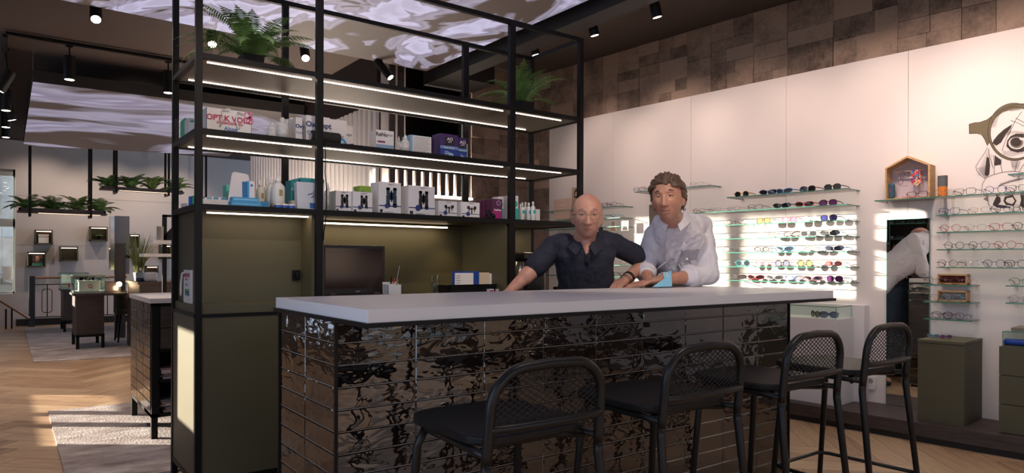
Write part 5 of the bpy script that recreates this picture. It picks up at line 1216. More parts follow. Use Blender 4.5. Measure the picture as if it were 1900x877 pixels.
shape('drawn_nose_middle', [(345, 710), (400, 700), (425, 740), (405, 775), (350, 765), (335, 740)], INK, .0010); shape('drawn_nose_light', [(360, 722), (398, 715), (412, 742), (395, 762), (362, 752), (350, 738)], MC['drawing_paper'], .0014)
shape('drawn_nose_right', [(450, 700), (475, 700), (475, 790), (445, 770), (455, 735)], INK, .0010)
shape('drawn_whisker_tip', [(200, 728), (230, 712), (230, 745)], mat('drawing_grey', (.2, .16, .15)), .0012)
strokes('drawn_muzzle_line', [[(200, 728), (230, 710), (232, 760), (262, 788), (310, 800)], [(187, 695), (215, 700), (232, 706)], [(232, 706), (300, 700), (380, 694), (475, 690)]], .0028)

# rack on the left wall, seen from the room only in the wall mirror
t = thing('display_rack', 'dark display rack of glasses and amber bottles, seen in the wall mirror', 'rack', (-1.15, 4.08, 0))
b = MB(t); b.box((-1.295, 3.72, 0), (-1.275, 4.42, 2.3)); b.box((-1.295, 3.72, 0), (-1.02, 3.74, 2.3)); b.box((-1.295, 4.40, 0), (-1.02, 4.42, 2.3)); b.box((-1.295, 3.72, 0), (-1.02, 4.42, .7)); b.build('carcass', BLK)
for z in (.9, 1.15, 1.4, 1.65, 1.9, 2.12):
    b = MB(t); b.box((-1.27, 3.745, z), (-1.03, 4.395, z+.008)); b.build('shelf', GEDGE if z > 1.5 else DARKWOOD)
    for i in range(4):
        if z > 1.5: eyewear('soft', 'black', 'dark', (-1.10, 3.84+.155*i, z+.009), -PI/2, 'dark sunglasses in the rack seen in the wall mirror', 'glasses in the mirrored rack', 1.0)
        else: make_bottle('small amber bottle in the rack seen in the wall mirror', 0, 0, z+.009, 0, .03, mat('amber_glass', (.25, .09, .02), .15), METAL, 'flat', 'amber bottles in the mirrored rack') if False else None
for z in (.9, 1.15, 1.4):
    for i in range(7):
        b = MB((-1.13, 3.80+.09*i, z+.0085)); b.lathe([(.026, 0), (.026, .10), (.010, .13), (.010, .16)], b.o, 12); tag(b.build('bottle', mat('amber_glass', (.30, .11, .03), .15), smooth=True), 'small amber bottle in the rack seen in the wall mirror', 'bottle', 'amber bottles in the mirrored rack')
spot((-.6, 4.1, 3.4), (-1.15, 4.08, 1.4), 40, 50, .8)
# ================================================================= FAR LEFT AREA
def rug(name, label, pts, seed):
    m = bpy.data.materials.new('rug_'+str(seed)); m.use_nodes = True; N = m.node_tree.nodes; L = m.node_tree.links; p = N['Principled BSDF']
    tc = N.new('ShaderNodeTexCoord'); mp = N.new('ShaderNodeMapping'); mp.inputs['Scale'].default_value = (1.1, 2.6, 1); L.new(tc.outputs['Object'], mp.inputs[0])
    n = N.new('ShaderNodeTexNoise'); n.inputs['Scale'].default_value = 2.2; n.inputs['Detail'].default_value = 9; n.inputs['Roughness'].default_value = .72; L.new(mp.outputs[0], n.inputs['Vector'])
    cr = N.new('ShaderNodeValToRGB'); e = cr.color_ramp.elements; e[0].position = .36; e[0].color = (.22, .165, .15, 1); e[1].position = .66; e[1].color = (.56, .50, .49, 1)
    L.new(n.outputs[0], cr.inputs[0]); L.new(cr.outputs[0], p.inputs['Base Color']); p.inputs['Roughness'].default_value = .95
    n2 = N.new('ShaderNodeTexNoise'); n2.inputs['Scale'].default_value = 60; n2.inputs['Detail'].default_value = 4; L.new(tc.outputs['Object'], n2.inputs['Vector'])
    b = N.new('ShaderNodeBump'); b.inputs['Strength'].default_value = .7; b.inputs['Distance'].default_value = .01; L.new(n2.outputs[0], b.inputs['Height']); L.new(b.outputs[0], p.inputs['Normal'])
    c = Vector((sum(q[0] for q in pts)/4, sum(q[1] for q in pts)/4, 0)); g = MB(c); g.prism(pts, lambda u, v, q: Vector((u, v, q)), .001, .014)
    return tag(g.build(name, m), label, 'rug')
rug('rug', 'large mottled grey rug under the glass topped desks at the far left', [(.30, 10.25), (3.1, 10.0), (3.1, 15.5), (.32, 15.6)], 1)
rug('rug', 'mottled pale grey rug left of the shelf frame, half in sunlight', [(.29, 4.46), (3.3, 4.46), (3.3, 6.75), (.30, 6.82)], 2)

# small tiled console left of the shelf frame
CX0, CX1, CY0, CY1 = .82, 1.75, 5.31, 6.27
t = thing('console', 'small black tiled console with white top and magazine shelves, left of the shelf frame', 'console', (1.28, 5.8, 0))
b = MB(t)
for x in (CX0+.01, CX1-.05):
    for y in (CY0+.01, CY1-.05): b2 = MB(t); b2.box((x, y, .014), (x+.04, y+.04, .17)); b2.build('leg', BLK)
b.box((CX0+.01, CY0+.01, .16), (CX1-.01, CY1-.01, .185)); b.box((CX0+.02, CY0+.30, .185), (CX1-.02, CY1-.02, .95))
for x in (CX0+.01, CX1-.04): b.box((x, CY0+.01, .16), (x+.03 if x > 1 else x+.05, CY0+.035, .955))
b.box((CX0+.01, CY0+.03, .16), (CX0+.06, CY0+.32, .955)); b.box((CX1-.04, CY0+.03, .16), (CX1-.01, CY0+.32, .955)); b.box((CX0+.05, CY0+.01, .40), (CX1-.02, CY0+.32, .42)); b.box((CX0+.05, CY0+.01, .615), (CX1-.02, CY0+.32, .63)); b.box((CX0+.01, CY0+.01, .935), (CX1-.01, CY1-.01, .956)); b.build('body', BLK)
for z0, z1 in ((.635, .780), (.785, .932)): b = MB(t); b.box((CX0+.065, CY0+.012, z0), (CX1-.045, CY0+.03, z1)); b.build('drawer', DARKWOOD, bevel=.001)
tiles('tile_cladding', t, t.location, [((CX0+.01, CY1-.01, 0), (0, -1, 0), (-1, 0, 0), CY1-CY0-.05, 3, .19, .0765, 10)])
b = MB(t); b.box((CX0-.005, CY0-.005, .957), (CX1, CY1, .99)); b.build('worktop', WHITE, bevel=.001)
rnd = random.Random(5)
for zz, nn_ in ((.186, 7), (.421, 6)):
    for i in range(nn_):
        g = MB((1.25, 5.42, zz)); a = rnd.uniform(-.12, .12); M = Matrix.Translation((1.10+rnd.uniform(-.02, .02), 5.44, zz+.001+i*.0125)) @ Matrix.Rotation(a, 4, 'Z')
        g.box((-.20, -.10, 0), (.20, .13, .0115), M); g.o = Vector((1.25, 5.42, zz))
        tag(g.build('magazine', mat('mag_%d' % (i % 4), [(.55, .5, .5), (.35, .2, .2), (.2, .2, .22), (.5, .42, .36)][i % 4], .5)), 'magazine in the console, %s from the bottom of the %s stack' % (ordn(i+1), 'lower' if zz < .3 else 'upper'), 'magazine', 'magazines in the console')

# desks with glass cases
def desk(label, X0, Y0, w, dep, ztop, ext):
    t = thing('desk', label, 'desk', (X0+w/2, Y0+dep/2, .014))
    for x in (X0, X0+w-.04):
        for y in (Y0, Y0+dep-.04): b = MB(t); b.box((x, y, .014), (x+.04, y+.04, .20)); b.build('leg', BLK)
    b = MB(t); b.box((X0, Y0, .18), (X0+w, Y0+dep, .215)); b.build('base_frame', BLK)
    b = MB(t); b.box((X0+.005, Y0+.005, .215), (X0+w-.005, Y0+dep-.005, ztop-.03)); b.build('body', DARKWOOD)
    b = MB(t); b.box((X0-.03, Y0-.02, ztop-.03), (X0+w+ext, Y0+dep+.01, ztop)); b.build('desk_top', DARKWOOD)
    return t
zt = onY(141, 545, 11.35).z
desk('dark wood desk cabinet with a glass case, nearer of two', .82, 11.33, .345, .75, zt, .28)
zt2 = onY(112, 537, 14.2).z
desk('dark wood desk cabinet with a glass case, farther of two', .84, 14.2, .36, .75, zt2, .5)
def case(label, X0, X1, Y0, Y1, z0, z1):
    t = thing('glass_case', label, 'glass case', ((X0+X1)/2, (Y0+Y1)/2, z0)); b = MB(t); e = .008
    b.box((X0, Y0, z0), (X1, Y0+e, z1)); b.box((X0, Y1-e, z0), (X1, Y1, z1)); b.box((X0, Y0, z0), (X0+e, Y1, z1)); b.box((X1-e, Y0, z0), (X1, Y1, z1)); b.box((X0, Y0, z1-e), (X1, Y1, z1)); b.build('pane', GLASS)
    b = MB(t); E2 = mat('case_edge', (.16, .30, .30), .3)
    for x in (X0, X1-.008):
        for y in (Y0, Y1-.008): b.box((x-.001, y-.001, z0), (x+.008, y+.008, z1))
    b.box((X0, Y0-.001, z1-.006), (X1, Y0+.007, z1+.001)); b.box((X0-.001, Y0, z1-.006), (X0+.007, Y1, z1+.001)); b.box((X0, Y1-.008, z1-.006), (X1, Y1, z1)); b.build('glass_edge', E2)
    b = MB(t); b.box((X0+.01, Y0+.01, z0+.001), (X1-.01, Y1-.01, z0+.03)); b.build('base_board', WHITE)
case('glass display case on the nearer dark desk', .80, 1.18, 11.40, 12.0, zt+.001, onY(141, 511, 11.4).z)
case('glass display case on the farther dark desk', .80, 1.22, 14.25, 14.85, zt2+.001, onY(112, 506, 14.25).z)
b = MB((1.0, 11.6, zt+.032)); b.box((.87, 11.48, zt+.032), (1.12, 11.72, zt+.175)); b.box((.86, 11.47, zt+.165), (1.13, 11.73, zt+.18)); bx = b.build('display_box', PLASTW, bevel=.003); tag(bx, 'white box with a red Q inside the nearer glass case', 'box')
text('Q', .07, mat('print_scarlet', (.6, .05, .05), .5), bx, (0, -.135, .07), bold=.001)
for i, x in enumerate((.93, 1.02, 1.09)): eyewear('soft', ('black', 'brown', 'black')[i], 'dark', (x, 11.55, zt+.182), .4*i, 'dark glasses on the white box in the nearer glass case, %s from left' % ordn(i+1), 'glasses on the white box', 1.0)
b = MB((.96, 14.45, zt2+.032)); b.box((.93, 14.42, zt2+.032), (1.0, 14.5, zt2+.10)); tag(b.build('gift_box', mat('box_orange_red', (.75, .07, .03), .5)), 'small orange red box in the farther glass case', 'box')
# tablet, lamp, chair
P_ = onY(209, 543, 11.6); t = thing('tablet', 'dark framed tablet standing on the nearer desk beside the glowing lamp', 'tablet', (P_.x, 11.6, zt)); b = MB(t); M = Matrix.Translation(t.location) @ Matrix.Rotation(-.2, 4, 'X'); b.box((-.11, -.006, 0), (.11, .006, .165), M); b.build('body', BLK); b = MB(t); b.box((-.10, -.0075, .012), (.10, -.0062, .155), M); b.build('screen', mat('tablet_screen', (.07, .05, .045), .2))
P_ = onY(221, 527, 11.45); t = thing('table_lamp', 'small glowing round bulb lamp on the nearer desk', 'lamp', (P_.x, P_.y, zt)); b = MB(t); b.cyl((P_.x, P_.y, zt), (P_.x, P_.y, zt+.015), .04, n=16); b.cyl((P_.x, P_.y, zt), (P_.x, P_.y, P_.z), .006, n=8); b.build('stand', METAL)
b = MB(t); b.ell(P_, .036); b.build('bulb', mat('bulb_glow', (1, .9, .8), .5, emit=(1, .68, .40), es=60), smooth=True)
t = thing('chair', 'olive upholstered chair with dark legs behind the nearer desk', 'chair', (1.60, 12.08, .014)); b = MB(t); b.prism(rrect(1.38, 11.86, 1.82, 12.30, .1), lambda u, v, q: Vector((u, v, q)), .44, .52); b.build('seat', OLIVE, bevel=.02, seg=3)
b = MB(t); b.prism(arc((1.60, 12.10), .24, PI*.95, PI*1.9, 14, lambda a, c: (a, c))+arc((1.60, 12.10), .19, PI*1.9, PI*.95, 14, lambda a, c: (a, c)), lambda u, v, q: Vector((u, v, q)), .45, .80); b.build('backrest', OLIVE, bevel=.01)
for sx in (-1, 1):
    for sy in (-1, 1): b = MB(t); b.cyl((1.60+sx*.16, 12.08+sy*.15, .45), (1.60+sx*.20, 12.08+sy*.19, .015), .02, .012, 8); b.build('leg', BLK)
# dark cabinet
t = thing('cabinet', 'long dark wood cabinet with white shelves above, left of the shelf frame', 'cabinet', (2.1, 11.0, 0)); b = MB(t); b.box((1.48, 10.45, .014), (3.0, 11.6, .93)); b.build('body', DARKWOOD); b = MB(t); b.box((1.46, 10.43, .932), (3.02, 11.62, .965)); b.build('top', DARKWOOD)
ZC = .966
P_ = onY(260, 520, 10.7); t = thing('soap_bottle', 'clear soap pump bottle with dark liquid on the dark cabinet', 'bottle', (P_.x, 10.7, ZC)); h = onY(260, 497, 10.7).z-ZC
b = MB(t); b.lathe([(.05, 0), (.055, .02), (.055, h*.62), (.02, h*.75), (.02, h*.8)], t.location, 16); b.build('body', glassmat('soap_plastic', (.7, .75, .8), 1, .1, 1.5), smooth=True); b = MB(t); b.lathe([(.05, .004), (.052, .02), (.052, h*.28), (.0, h*.28)], t.location, 16); b.build('liquid', mat('liquid_navy', (.02, .04, .10), .2)); b = MB(t); b.cyl(t.location+Vector((0, 0, h*.78)), t.location+Vector((0, 0, h)), .012); b.box(t.location+Vector((-.01, -.05, h*.94)), t.location+Vector((.01, .01, h))); b.build('pump', PLASTW)
P0_, P1_ = onY(268, 519, 10.6), onY(292, 519, 10.6); b = MB(((P0_.x+P1_.x)/2, 10.6, ZC)); b.prism(rrect(P0_.x, 10.55, P1_.x, 10.75, .04), lambda u, v, q: Vector((u, v, ZC+q)), 0, .13); tag(b.build('tissue_pack', mat('pack_plastic', (.60, .62, .66), .2, 0, .6, 18), bevel=.03, seg=3), 'plastic wrapped white pack on the dark cabinet beside the soap bottle', 'package')
P_ = onY(257, 519, 11.2); t = thing('grass_plant', 'tall pale green ornamental grass in a pot on the dark cabinet', 'plant', (P_.x, 11.2, ZC)); b = MB(t); b.lathe([(.05, 0), (.07, .12), (.06, .12)], t.location, 14); b.build('pot', PLASTW)
b = MB(t); rnd = random.Random(2)
for i in range(90):
    a = rnd.uniform(0, 2*PI); l_ = rnd.uniform(.3, .62); s_ = rnd.uniform(.02, .22); p = t.location+Vector((.03*math.cos(a), .03*math.sin(a), .1)); q = p+Vector((s_*.4*math.cos(a), s_*.4*math.sin(a), l_*.6)); r_ = p+Vector((s_*math.cos(a), s_*math.sin(a), l_)); b.tube([p, q, r_], [.004, .004, .001], 4)
b.build('foliage', mat('grass_pale', (.22, .25, .07), .6, var=.3))
# white shelves on a black frame
ws = thing('wall_shelf_frame', 'black steel frame with two white shelf boards left of the main frame', 'shelf', (2.1, 9.9, 0)); Y_ = 9.0
b = MB(ws); X_ = onY(305, 400, Y_).x
for x in (X_, X_+1.1): b.box((x, Y_+.1, 0), (x+.045, Y_+.145, onY(305, 397, Y_).z)); 
b.box((X_, Y_+.1, onY(305, 401, Y_).z), (X_+1.145, Y_+.145, onY(305, 397, Y_).z)); b.build('frame', BLK)
for (x, y0, y1) in ((284, 445, 452), (267, 470, 476)):
    q0, q1 = onY(x, y0, Y_), onY(x, y1, Y_); b = MB(ws); b.box((q0.x, Y_, q1.z), (X_+1.2, Y_+.35, q0.z)); b.build('shelf_board', WHITE)
zz = onY(284, 445, Y_).z; P_ = onY(297, 445, Y_+.1); b = MB((P_.x, P_.y, zz)); b.lathe([(.038, 0), (.038, onY(297, 420, Y_+.1).z-zz)], (P_.x, P_.y, zz), 16); tag(b.build('grey_cylinder', mat('cyl_grey', (.25, .25, .24), .5)), 'grey upright cylinder on the upper white shelf', 'container')
P_ = onY(313, 445, Y_+.1); b = MB((P_.x, P_.y, zz)); b.prism([(-.10, 0), (.12, 0), (.12, .18), (.08, .2)], lambda u, v, q: Vector((P_.x+u, P_.y+q, zz+v)), 0, .06); tag(b.build('card_holder', BLK), 'black slanted holder on the upper white shelf', 'holder')
# tall mirror column
t = thing('column_mirror', 'tall grey standing mirror column behind the nearer desk', 'mirror', (1.45, 12.75, 0)); Y_ = 12.75
q0, q1 = onY(213, 400, Y_), onY(240, 508, Y_); b = MB(t); b.box((q0.x, Y_, q1.z), (q1.x, Y_+.06, q0.z)); b.build('panel', mat('column_grey', (.24, .24, .26), .4))
q0, q1 = onY(214, 451, Y_-.1), onY(233, 560, Y_-.1); b = MB(t); b.box((q0.x, Y_-.1, 0), (q1.x, Y_-.001, q0.z)); b.build('post', DARKWOOD)
q0, q1 = onY(205, 401, Y_-.2), onY(212, 500, Y_-.2); b = MB(t); b.box((q0.x, Y_-.2, q1.z), (q1.x, Y_-.02, q0.z)); b.build('side_mirror', mat('mirror_dull', (.5, .48, .46), .12, .9))
q0, q1 = onY(233, 473, Y_), onY(262, 479, Y_); b = MB(t); b.box((q0.x, Y_, q1.z), (q1.x, Y_+.05, q0.z)); b.build('bracket', BLK)
# railing
rl = thing('railing', 'black stair railing with a copper coloured handrail below the niches', 'railing', (.9, 15.8, 0)); Y_ = 15.8
q0, q1 = onY(54, 512, Y_), onY(65, 598, Y_); b = MB(rl); b.box((q0.x, Y_, 0), (q1.x, Y_+.12, q0.z)); b.build('post', mat('rail_blue_black', (.018, .022, .03), .4))
q2 = onY(236, 514, Y_); b = MB(rl); b.cyl((q1.x, Y_+.05, q0.z-.03), (q2.x, Y_+.05, q0.z-.03), .025); b.build('handrail', mat('copper_rail', (.40, .24, .17), .35, .4))
b = MB(rl)
for y_ in (528, 589): z = onY(60, y_, Y_).z; b.box((q1.x, Y_+.04, z-.008), (q2.x, Y_+.06, z+.008))
for x_ in (88, 150, 200): x = onY(x_, 528, Y_).x; b.box((x-.008, Y_+.04, onY(60, 589, Y_).z), (x+.008, Y_+.06, onY(60, 528, Y_).z))
b.build('bar', BLK)
for x_ in (87, 149): c0, c1 = onY(x_-9, 580, Y_), onY(x_+10, 536, Y_); b = MB(rl); b.tube([Vector((u, Y_+.05, v)) for u, v in rrect(c0.x, c0.z, c1.x, c1.z, .05, 4)], .007, 6, True); b.build('loop_bar', BLK)
pts = [onY(-6, 553, Y_-.3), onY(54, 590, Y_-.1)]; rl2 = thing('railing', 'handrail sloping down the stairs at the left picture edge', 'railing', pts[0]); b = MB(rl2); b.cyl(pts[0], pts[1], .03); b.build('handrail', MC['copper_rail'])
b = MB(rl2)
for x_ in (11, 22): q = onY(x_, 580, Y_-.2); b.cyl((q.x, q.y, 0), (q.x, q.y, onY(x_, 573, Y_-.2).z), .014)
b.build('baluster', BLK)
# niche boxes
NI = [((65, 426, 98, 453), 'olive wall niche box holding a white card, upper left'), ((51, 467, 85, 495), 'olive wall niche box holding a colourful picture, lowest left'), ((111, 457, 145, 484), 'olive wall niche box with small glasses, in the middle'), ((167, 420, 200, 447), 'olive wall niche box holding a tiny potted plant'), ((240, 434, 259, 460), 'olive wall niche box right of the mirror column'), ((298, 454, 318, 480), 'olive wall niche box between the white shelves'), ((271, 493, 294, 505), 'low olive wall niche box behind the grass plant')]
for i, ((x0, y0, x1, y1), lb) in enumerate(NI):
    Y_ = WB-.22; q0, q1 = onY(x0, y0, Y_), onY(x1, y1, Y_); t = thing('niche_box', lb, 'niche box', ((q0.x+q1.x)/2, Y_+.1, q1.z)); k = .022
    b = MB(t); b.box((q0.x, Y_, q1.z), (q0.x+k, WB, q0.z)); b.box((q1.x-k, Y_, q1.z), (q1.x, WB, q0.z)); b.box((q0.x, Y_, q0.z-k), (q1.x, WB, q0.z)); b.box((q0.x, Y_, q1.z), (q1.x, WB, q1.z+k)); b.box((q0.x, WB-.01, q1.z), (q1.x, WB-.002, q0.z)); b.build('shell', OLIVE)
    b = MB(t); b.box((q0.x+k, Y_+.01, q0.z-k-.012), (q1.x-k, Y_+.03, q0.z-k-.001)); b.build('led_strip', LEDDIM)
    w, h = q1.x-q0.x, q0.z-q1.z
    if i == 0: b = MB((q0.x+w/2, Y_+.1, q1.z+k)); b.box((q0.x+w*.2, Y_+.08, q1.z+k), (q0.x+w*.78, Y_+.12, q1.z+h*.7)); tag(b.build('card', PAPER), 'white card standing in the upper left niche', 'card'); eyewear('oval', 'red', 'clear', (q0.x+w*.5, Y_+.05, q1.z+h*.62), 0, 'red glasses hanging on the white card in the upper left niche', None, .9)
    if i == 1:
        b = MB((q0.x+w/2, Y_+.1, q1.z+k)); b.box((q0.x+w*.25, Y_+.08, q1.z+k), (q0.x+w*.85, Y_+.1, q1.z+h*.85)); o = b.build('picture', mat('confetti_dark', (.03, .02, .02), .4)); tag(o, 'colourful picture with a face standing in the lowest left niche', 'picture')
        rnd = random.Random(4)
        for nm, mm, cnt in (('orange_square', mat('ob', (.5, .25, .06), .4), 6), ('red_square', REDP, 5), ('green_square', mat('gb', (.1, .3, .25), .4), 5)):
            for _ in range(cnt):
                b = MB(o.location); u = rnd.uniform(.05, .85)*w*.6; v = rnd.uniform(.3, .9)*h*.7; b.box((q0.x+w*.25+u, Y_+.077, q1.z+k+v), (q0.x+w*.25+u+.02, Y_+.0795, q1.z+k+v+.02))
                kk = b.build(nm, mm, None); kk.parent = o; kk.location = (0, 0, 0)
        b = MB(o.location); b.box((q0.x+w*.25, Y_+.076, q1.z+k), (q0.x+w*.85, Y_+.0795, q1.z+k+.05)); kk = b.build('green_foot', mat('green_foot', (.08, .3, .2), .5), None); kk.parent = o; kk.location = (0, 0, 0)
        b = MB(o.location); b.ell((q0.x+w*.55, Y_+.08, q1.z+h*.55), (.035, .004, .055)); kk = b.build('printed_face', mat('print_skin', (.55, .32, .22)), None); kk.parent = o; kk.location = (0, 0, 0)
    if i == 2: eyewear('round', 'black', 'clear', (q0.x+w*.4, Y_+.12, q1.z+k+.001), 0, 'small dark glasses lying in the middle wall niche', None, .9)
    if i == 3: fern('potted_plant', 'tiny plant in a terracotta pot in the upper right niche', (q0.x+w*.5, Y_+.1, q1.z+k), 31, 9, .10, .03, (.09, .08))
# hanging planters with ferns
PLW = mat('planter_wood', (.085, .062, .055), .6, 0, .2, 30, .3, 8, stretch=(6, 1, 1))
def planter(label, x0, x1, ytop, ybot, Y_, hangs, ferns, seed, glab):
    q0, q1 = onY(x0, ytop, Y_), onY(x1, ybot, Y_); t = thing('hanging_planter', label, 'planter', ((q0.x+q1.x)/2, Y_+.12, q1.z))
    b = MB(t); b.box((q0.x, Y_, q1.z), (q1.x, Y_+.3, q1.z+.03)); b.box((q0.x+.02, Y_+.02, q1.z+.03), (q1.x-.02, Y_+.05, q0.z)); b.box((q0.x+.02, Y_+.25, q1.z+.03), (q1.x-.02, Y_+.28, q0.z)); b.box((q0.x+.02, Y_+.02, q1.z+.03), (q0.x+.05, Y_+.28, q0.z)); b.box((q1.x-.05, Y_+.02, q1.z+.03), (q1.x-.02, Y_+.28, q0.z)); b.build('box', PLW)
    b = MB(t); b.box((q0.x+.3, Y_+.05, q1.z-.008), (q1.x-.1, Y_+.09, q1.z-.001)); b.build('led_strip', mat('led_soft', (1, .8, .6), .5, emit=(1, .7, .5), es=1.5))
    for x in hangs:
        X = onY(x, 300, Y_-.01).x; b = MB(t)
        for dy in (-.04, .31): b.box((X-.018, Y_+dy, q1.z-.04), (X+.018, Y_+dy+.03, CEIL_Z))
        b.box((X-.018, Y_-.04, q1.z-.06), (X+.018, Y_+.34, q1.z-.035)); b.build('hanger', BLK)
    for i, x in enumerate(ferns):
        P_ = onY(x, ytop, Y_+.15); fern('potted_fern', 'small fern in the %s, %s from the left' % (glab, ordn(i+1)), (P_.x, Y_+.15, q0.z+.0), seed+i, 17, .46, .095, None, 'ferns in the hanging planters', FERNL if i > 1 else FERN, .0, .95)
planter('long wooden planter hanging before the back wall, lower left', 32, 199, 384, 399, 14.5, (56, 169), (50, 99, 144, 184), 40, 'lower hanging planter')
planter('long wooden planter hanging higher up, right of the lower one', 187, 342, 344, 359, 14.5, (216, 313, 382), (202, 243, 283, 325), 60, 'upper hanging planter')
# ================================================================= PEOPLE
def skinmat(name, col):
    if name in MC: return MC[name]
    m = mat(name, col, .48, 0, .12, 260, .10, 26, spec=.45); p = m.node_tree.nodes['Principled BSDF']
    p.inputs['Subsurface Weight'].default_value = .08; p.inputs['Subsurface Radius'].default_value = (.02, .008, .004); p.inputs['Subsurface Scale'].default_value = .5
    return m
def G(v, c, s): return math.exp(-((v-c)/s)**2)
def head_point(x, y, z, face):
    X = .0765*x; Y = .098*y; Z = .120*z
    if z < 0:
        k = -z
        X *= 1-.30*k**1.7*face['jaw']
        if y < 0: Y *= 1-.50*k**1.4
        else: Y *= 1-.06*k
    else:
        if z < .9995: q_ = math.sqrt((1-z**2.7)/(1-z*z)); X *= q_; Y *= q_
        X *= 1+.03*math.sin(z*PI); Y *= 1+(.05 if y < 0 else 0)*math.sin(z*PI)
    if y > -.1:
        f = max(0, min(1, (y+.1)/.5)); ax = abs(X)
        d = 0
        d += .007*G(Z, -.098, .020)*G(ax, 0, .024)                       # chin
        nz = 0
        if Z < .030: nz = min(1, (.030-Z)/.066)
        if Z < -.036: nz = max(0, 1-(-.036-Z)/.011)
        d += .030*nz**1.2*G(ax, 0, .0085+.006*nz)                       # nose
        d += .008*G(ax, .013, .0075)*G(Z, -.034, .009)                   # nostrils
        d -= .0125*G(ax, .031, .0165)*G(Z, .014, .0125)                  # sockets
        d += .0055*G(ax, .028, .022)*G(Z, .034, .0075)                   # brow
        d += .006*G(ax, .043, .017)*G(Z, -.022, .020)*face['cheek']      # cheeks
        d -= .0055*G(ax, .028+(-.03-Z)*.35, .0045)*G(Z, -.050, .018)        # smile fold
        d += .0065*G(ax, 0, .026)*G(Z, -.0655, .014)                     # lips mass
        d -= .0050*G(ax, 0, .026)*G(Z, -.0655+ (ax*ax*3.0*face['smile']), .0026)
        d += .002*G(ax, 0, .016)*G(Z, -.074, .005)
        d -= .003*G(ax, 0, .02)*G(Z, -.084, .006)
        Y += d*f
    return Vector((X, Y, Z))
def add_head(b, M, face):
    n, m = 110, 100; vs = []; fs = []
    for i in range(m+1):
        th = PI*i/m
        for k in range(n):
            a = 2*PI*k/n; vs.append(M@head_point(math.sin(th)*math.cos(a), math.sin(th)*math.sin(a), math.cos(th), face))
    for i in range(m):
        for k in range(n): fs.append((i*n+k, (i+1)*n+k, (i+1)*n+(k+1)%n, i*n+(k+1)%n))
    b.add(vs, fs)
    s = M.to_scale().x
    R = M.to_3x3().normalized()
    for sx in (-1, 1):
        Re = R@Matrix.Rotation(sx*.35, 3, 'Z')
        b.ell(M@Vector((sx*.079, -.008, -.008)), (.008*s, .019*s, .032*s), Re, 14, 10)
        b.ell(M@Vector((sx*.076, -.004, -.032)), (.007*s, .010*s, .011*s), Re, 10, 8)
def remesh(o, vox, sm=4, disp=None):
    r = o.modifiers.new('remesh', 'REMESH'); r.mode = 'VOXEL'; r.voxel_size = vox; r.use_smooth_shade = True
    s_ = o.modifiers.new('smooth', 'SMOOTH'); s_.iterations = sm; s_.factor = .5
    if disp:
        for i, (st, sz) in enumerate(disp):
            tx = bpy.data.textures.new('fold_%s_%d' % (o.name, i), 'CLOUDS'); tx.noise_scale = sz; tx.noise_depth = 2
            d = o.modifiers.new('fold', 'DISPLACE'); d.texture = tx; d.strength = st; d.mid_level = .5; d.texture_coords = 'LOCAL'
def hand(b, wrist, dirn, palm_n, side, s, curl=.35, spread=.10):
    """wrist point, direction of fingers, palm normal (towards what it rests on), side vector towards the thumb"""
    dirn = dirn.normalized(); n = (palm_n-dirn*palm_n.dot(dirn)).normalized(); sd_ = dirn.cross(n).normalized()
    if sd_.dot(side) < 0: sd_ = -sd_
    # palm
    b.loft([(wrist, sd_*.027*s, n*.020*s), (wrist+dirn*.03*s, sd_*.034*s, n*.019*s), (wrist+dirn*.065*s, sd_*.041*s, n*.016*s), (wrist+dirn*.092*s, sd_*.040*s, n*.012*s)], 16)
    for off, ln in ((.030, .070), (.0105, .078), (-.0095, .073), (-.0285, .058)):
        p = wrist+dirn*.086*s+sd_*off*s; d = (dirn+sd_*off*spread*10).normalized(); r = .0092*s; c = curl*.35
        pts = [p-dirn*.02*s, p]
        for k, fr in enumerate((.42, .32, .26)):
            c += curl*.55; d2 = (d*math.cos(c)+n*math.sin(c)).normalized(); pts.append(pts[-1]+d2*ln*s*fr)
        for k in range(len(pts)-1): b.cap(pts[k], pts[k+1], r*(1-.09*k), r*(1-.09*(k+1)), 10)
    t0 = wrist+dirn*.022*s+sd_*.026*s; d = (dirn*.75+sd_*.75).normalized(); t1 = t0+d*.034*s; d = (dirn*.95+sd_*.35+n*.15).normalized(); t2 = t1+d*.030*s; t3 = t2+d*.022*s
    b.cap(t0, t1, .014*s, .0115*s, 10); b.cap(t1, t2, .011*s, .010*s, 10); b.cap(t2, t3, .010*s, .0085*s, 10)
UPV = Vector((0, 0, 1))
CR = Vector((CY, -SY, 0)); CF = Vector((SY, CY, 0))       # camera right / forward on the floor plan

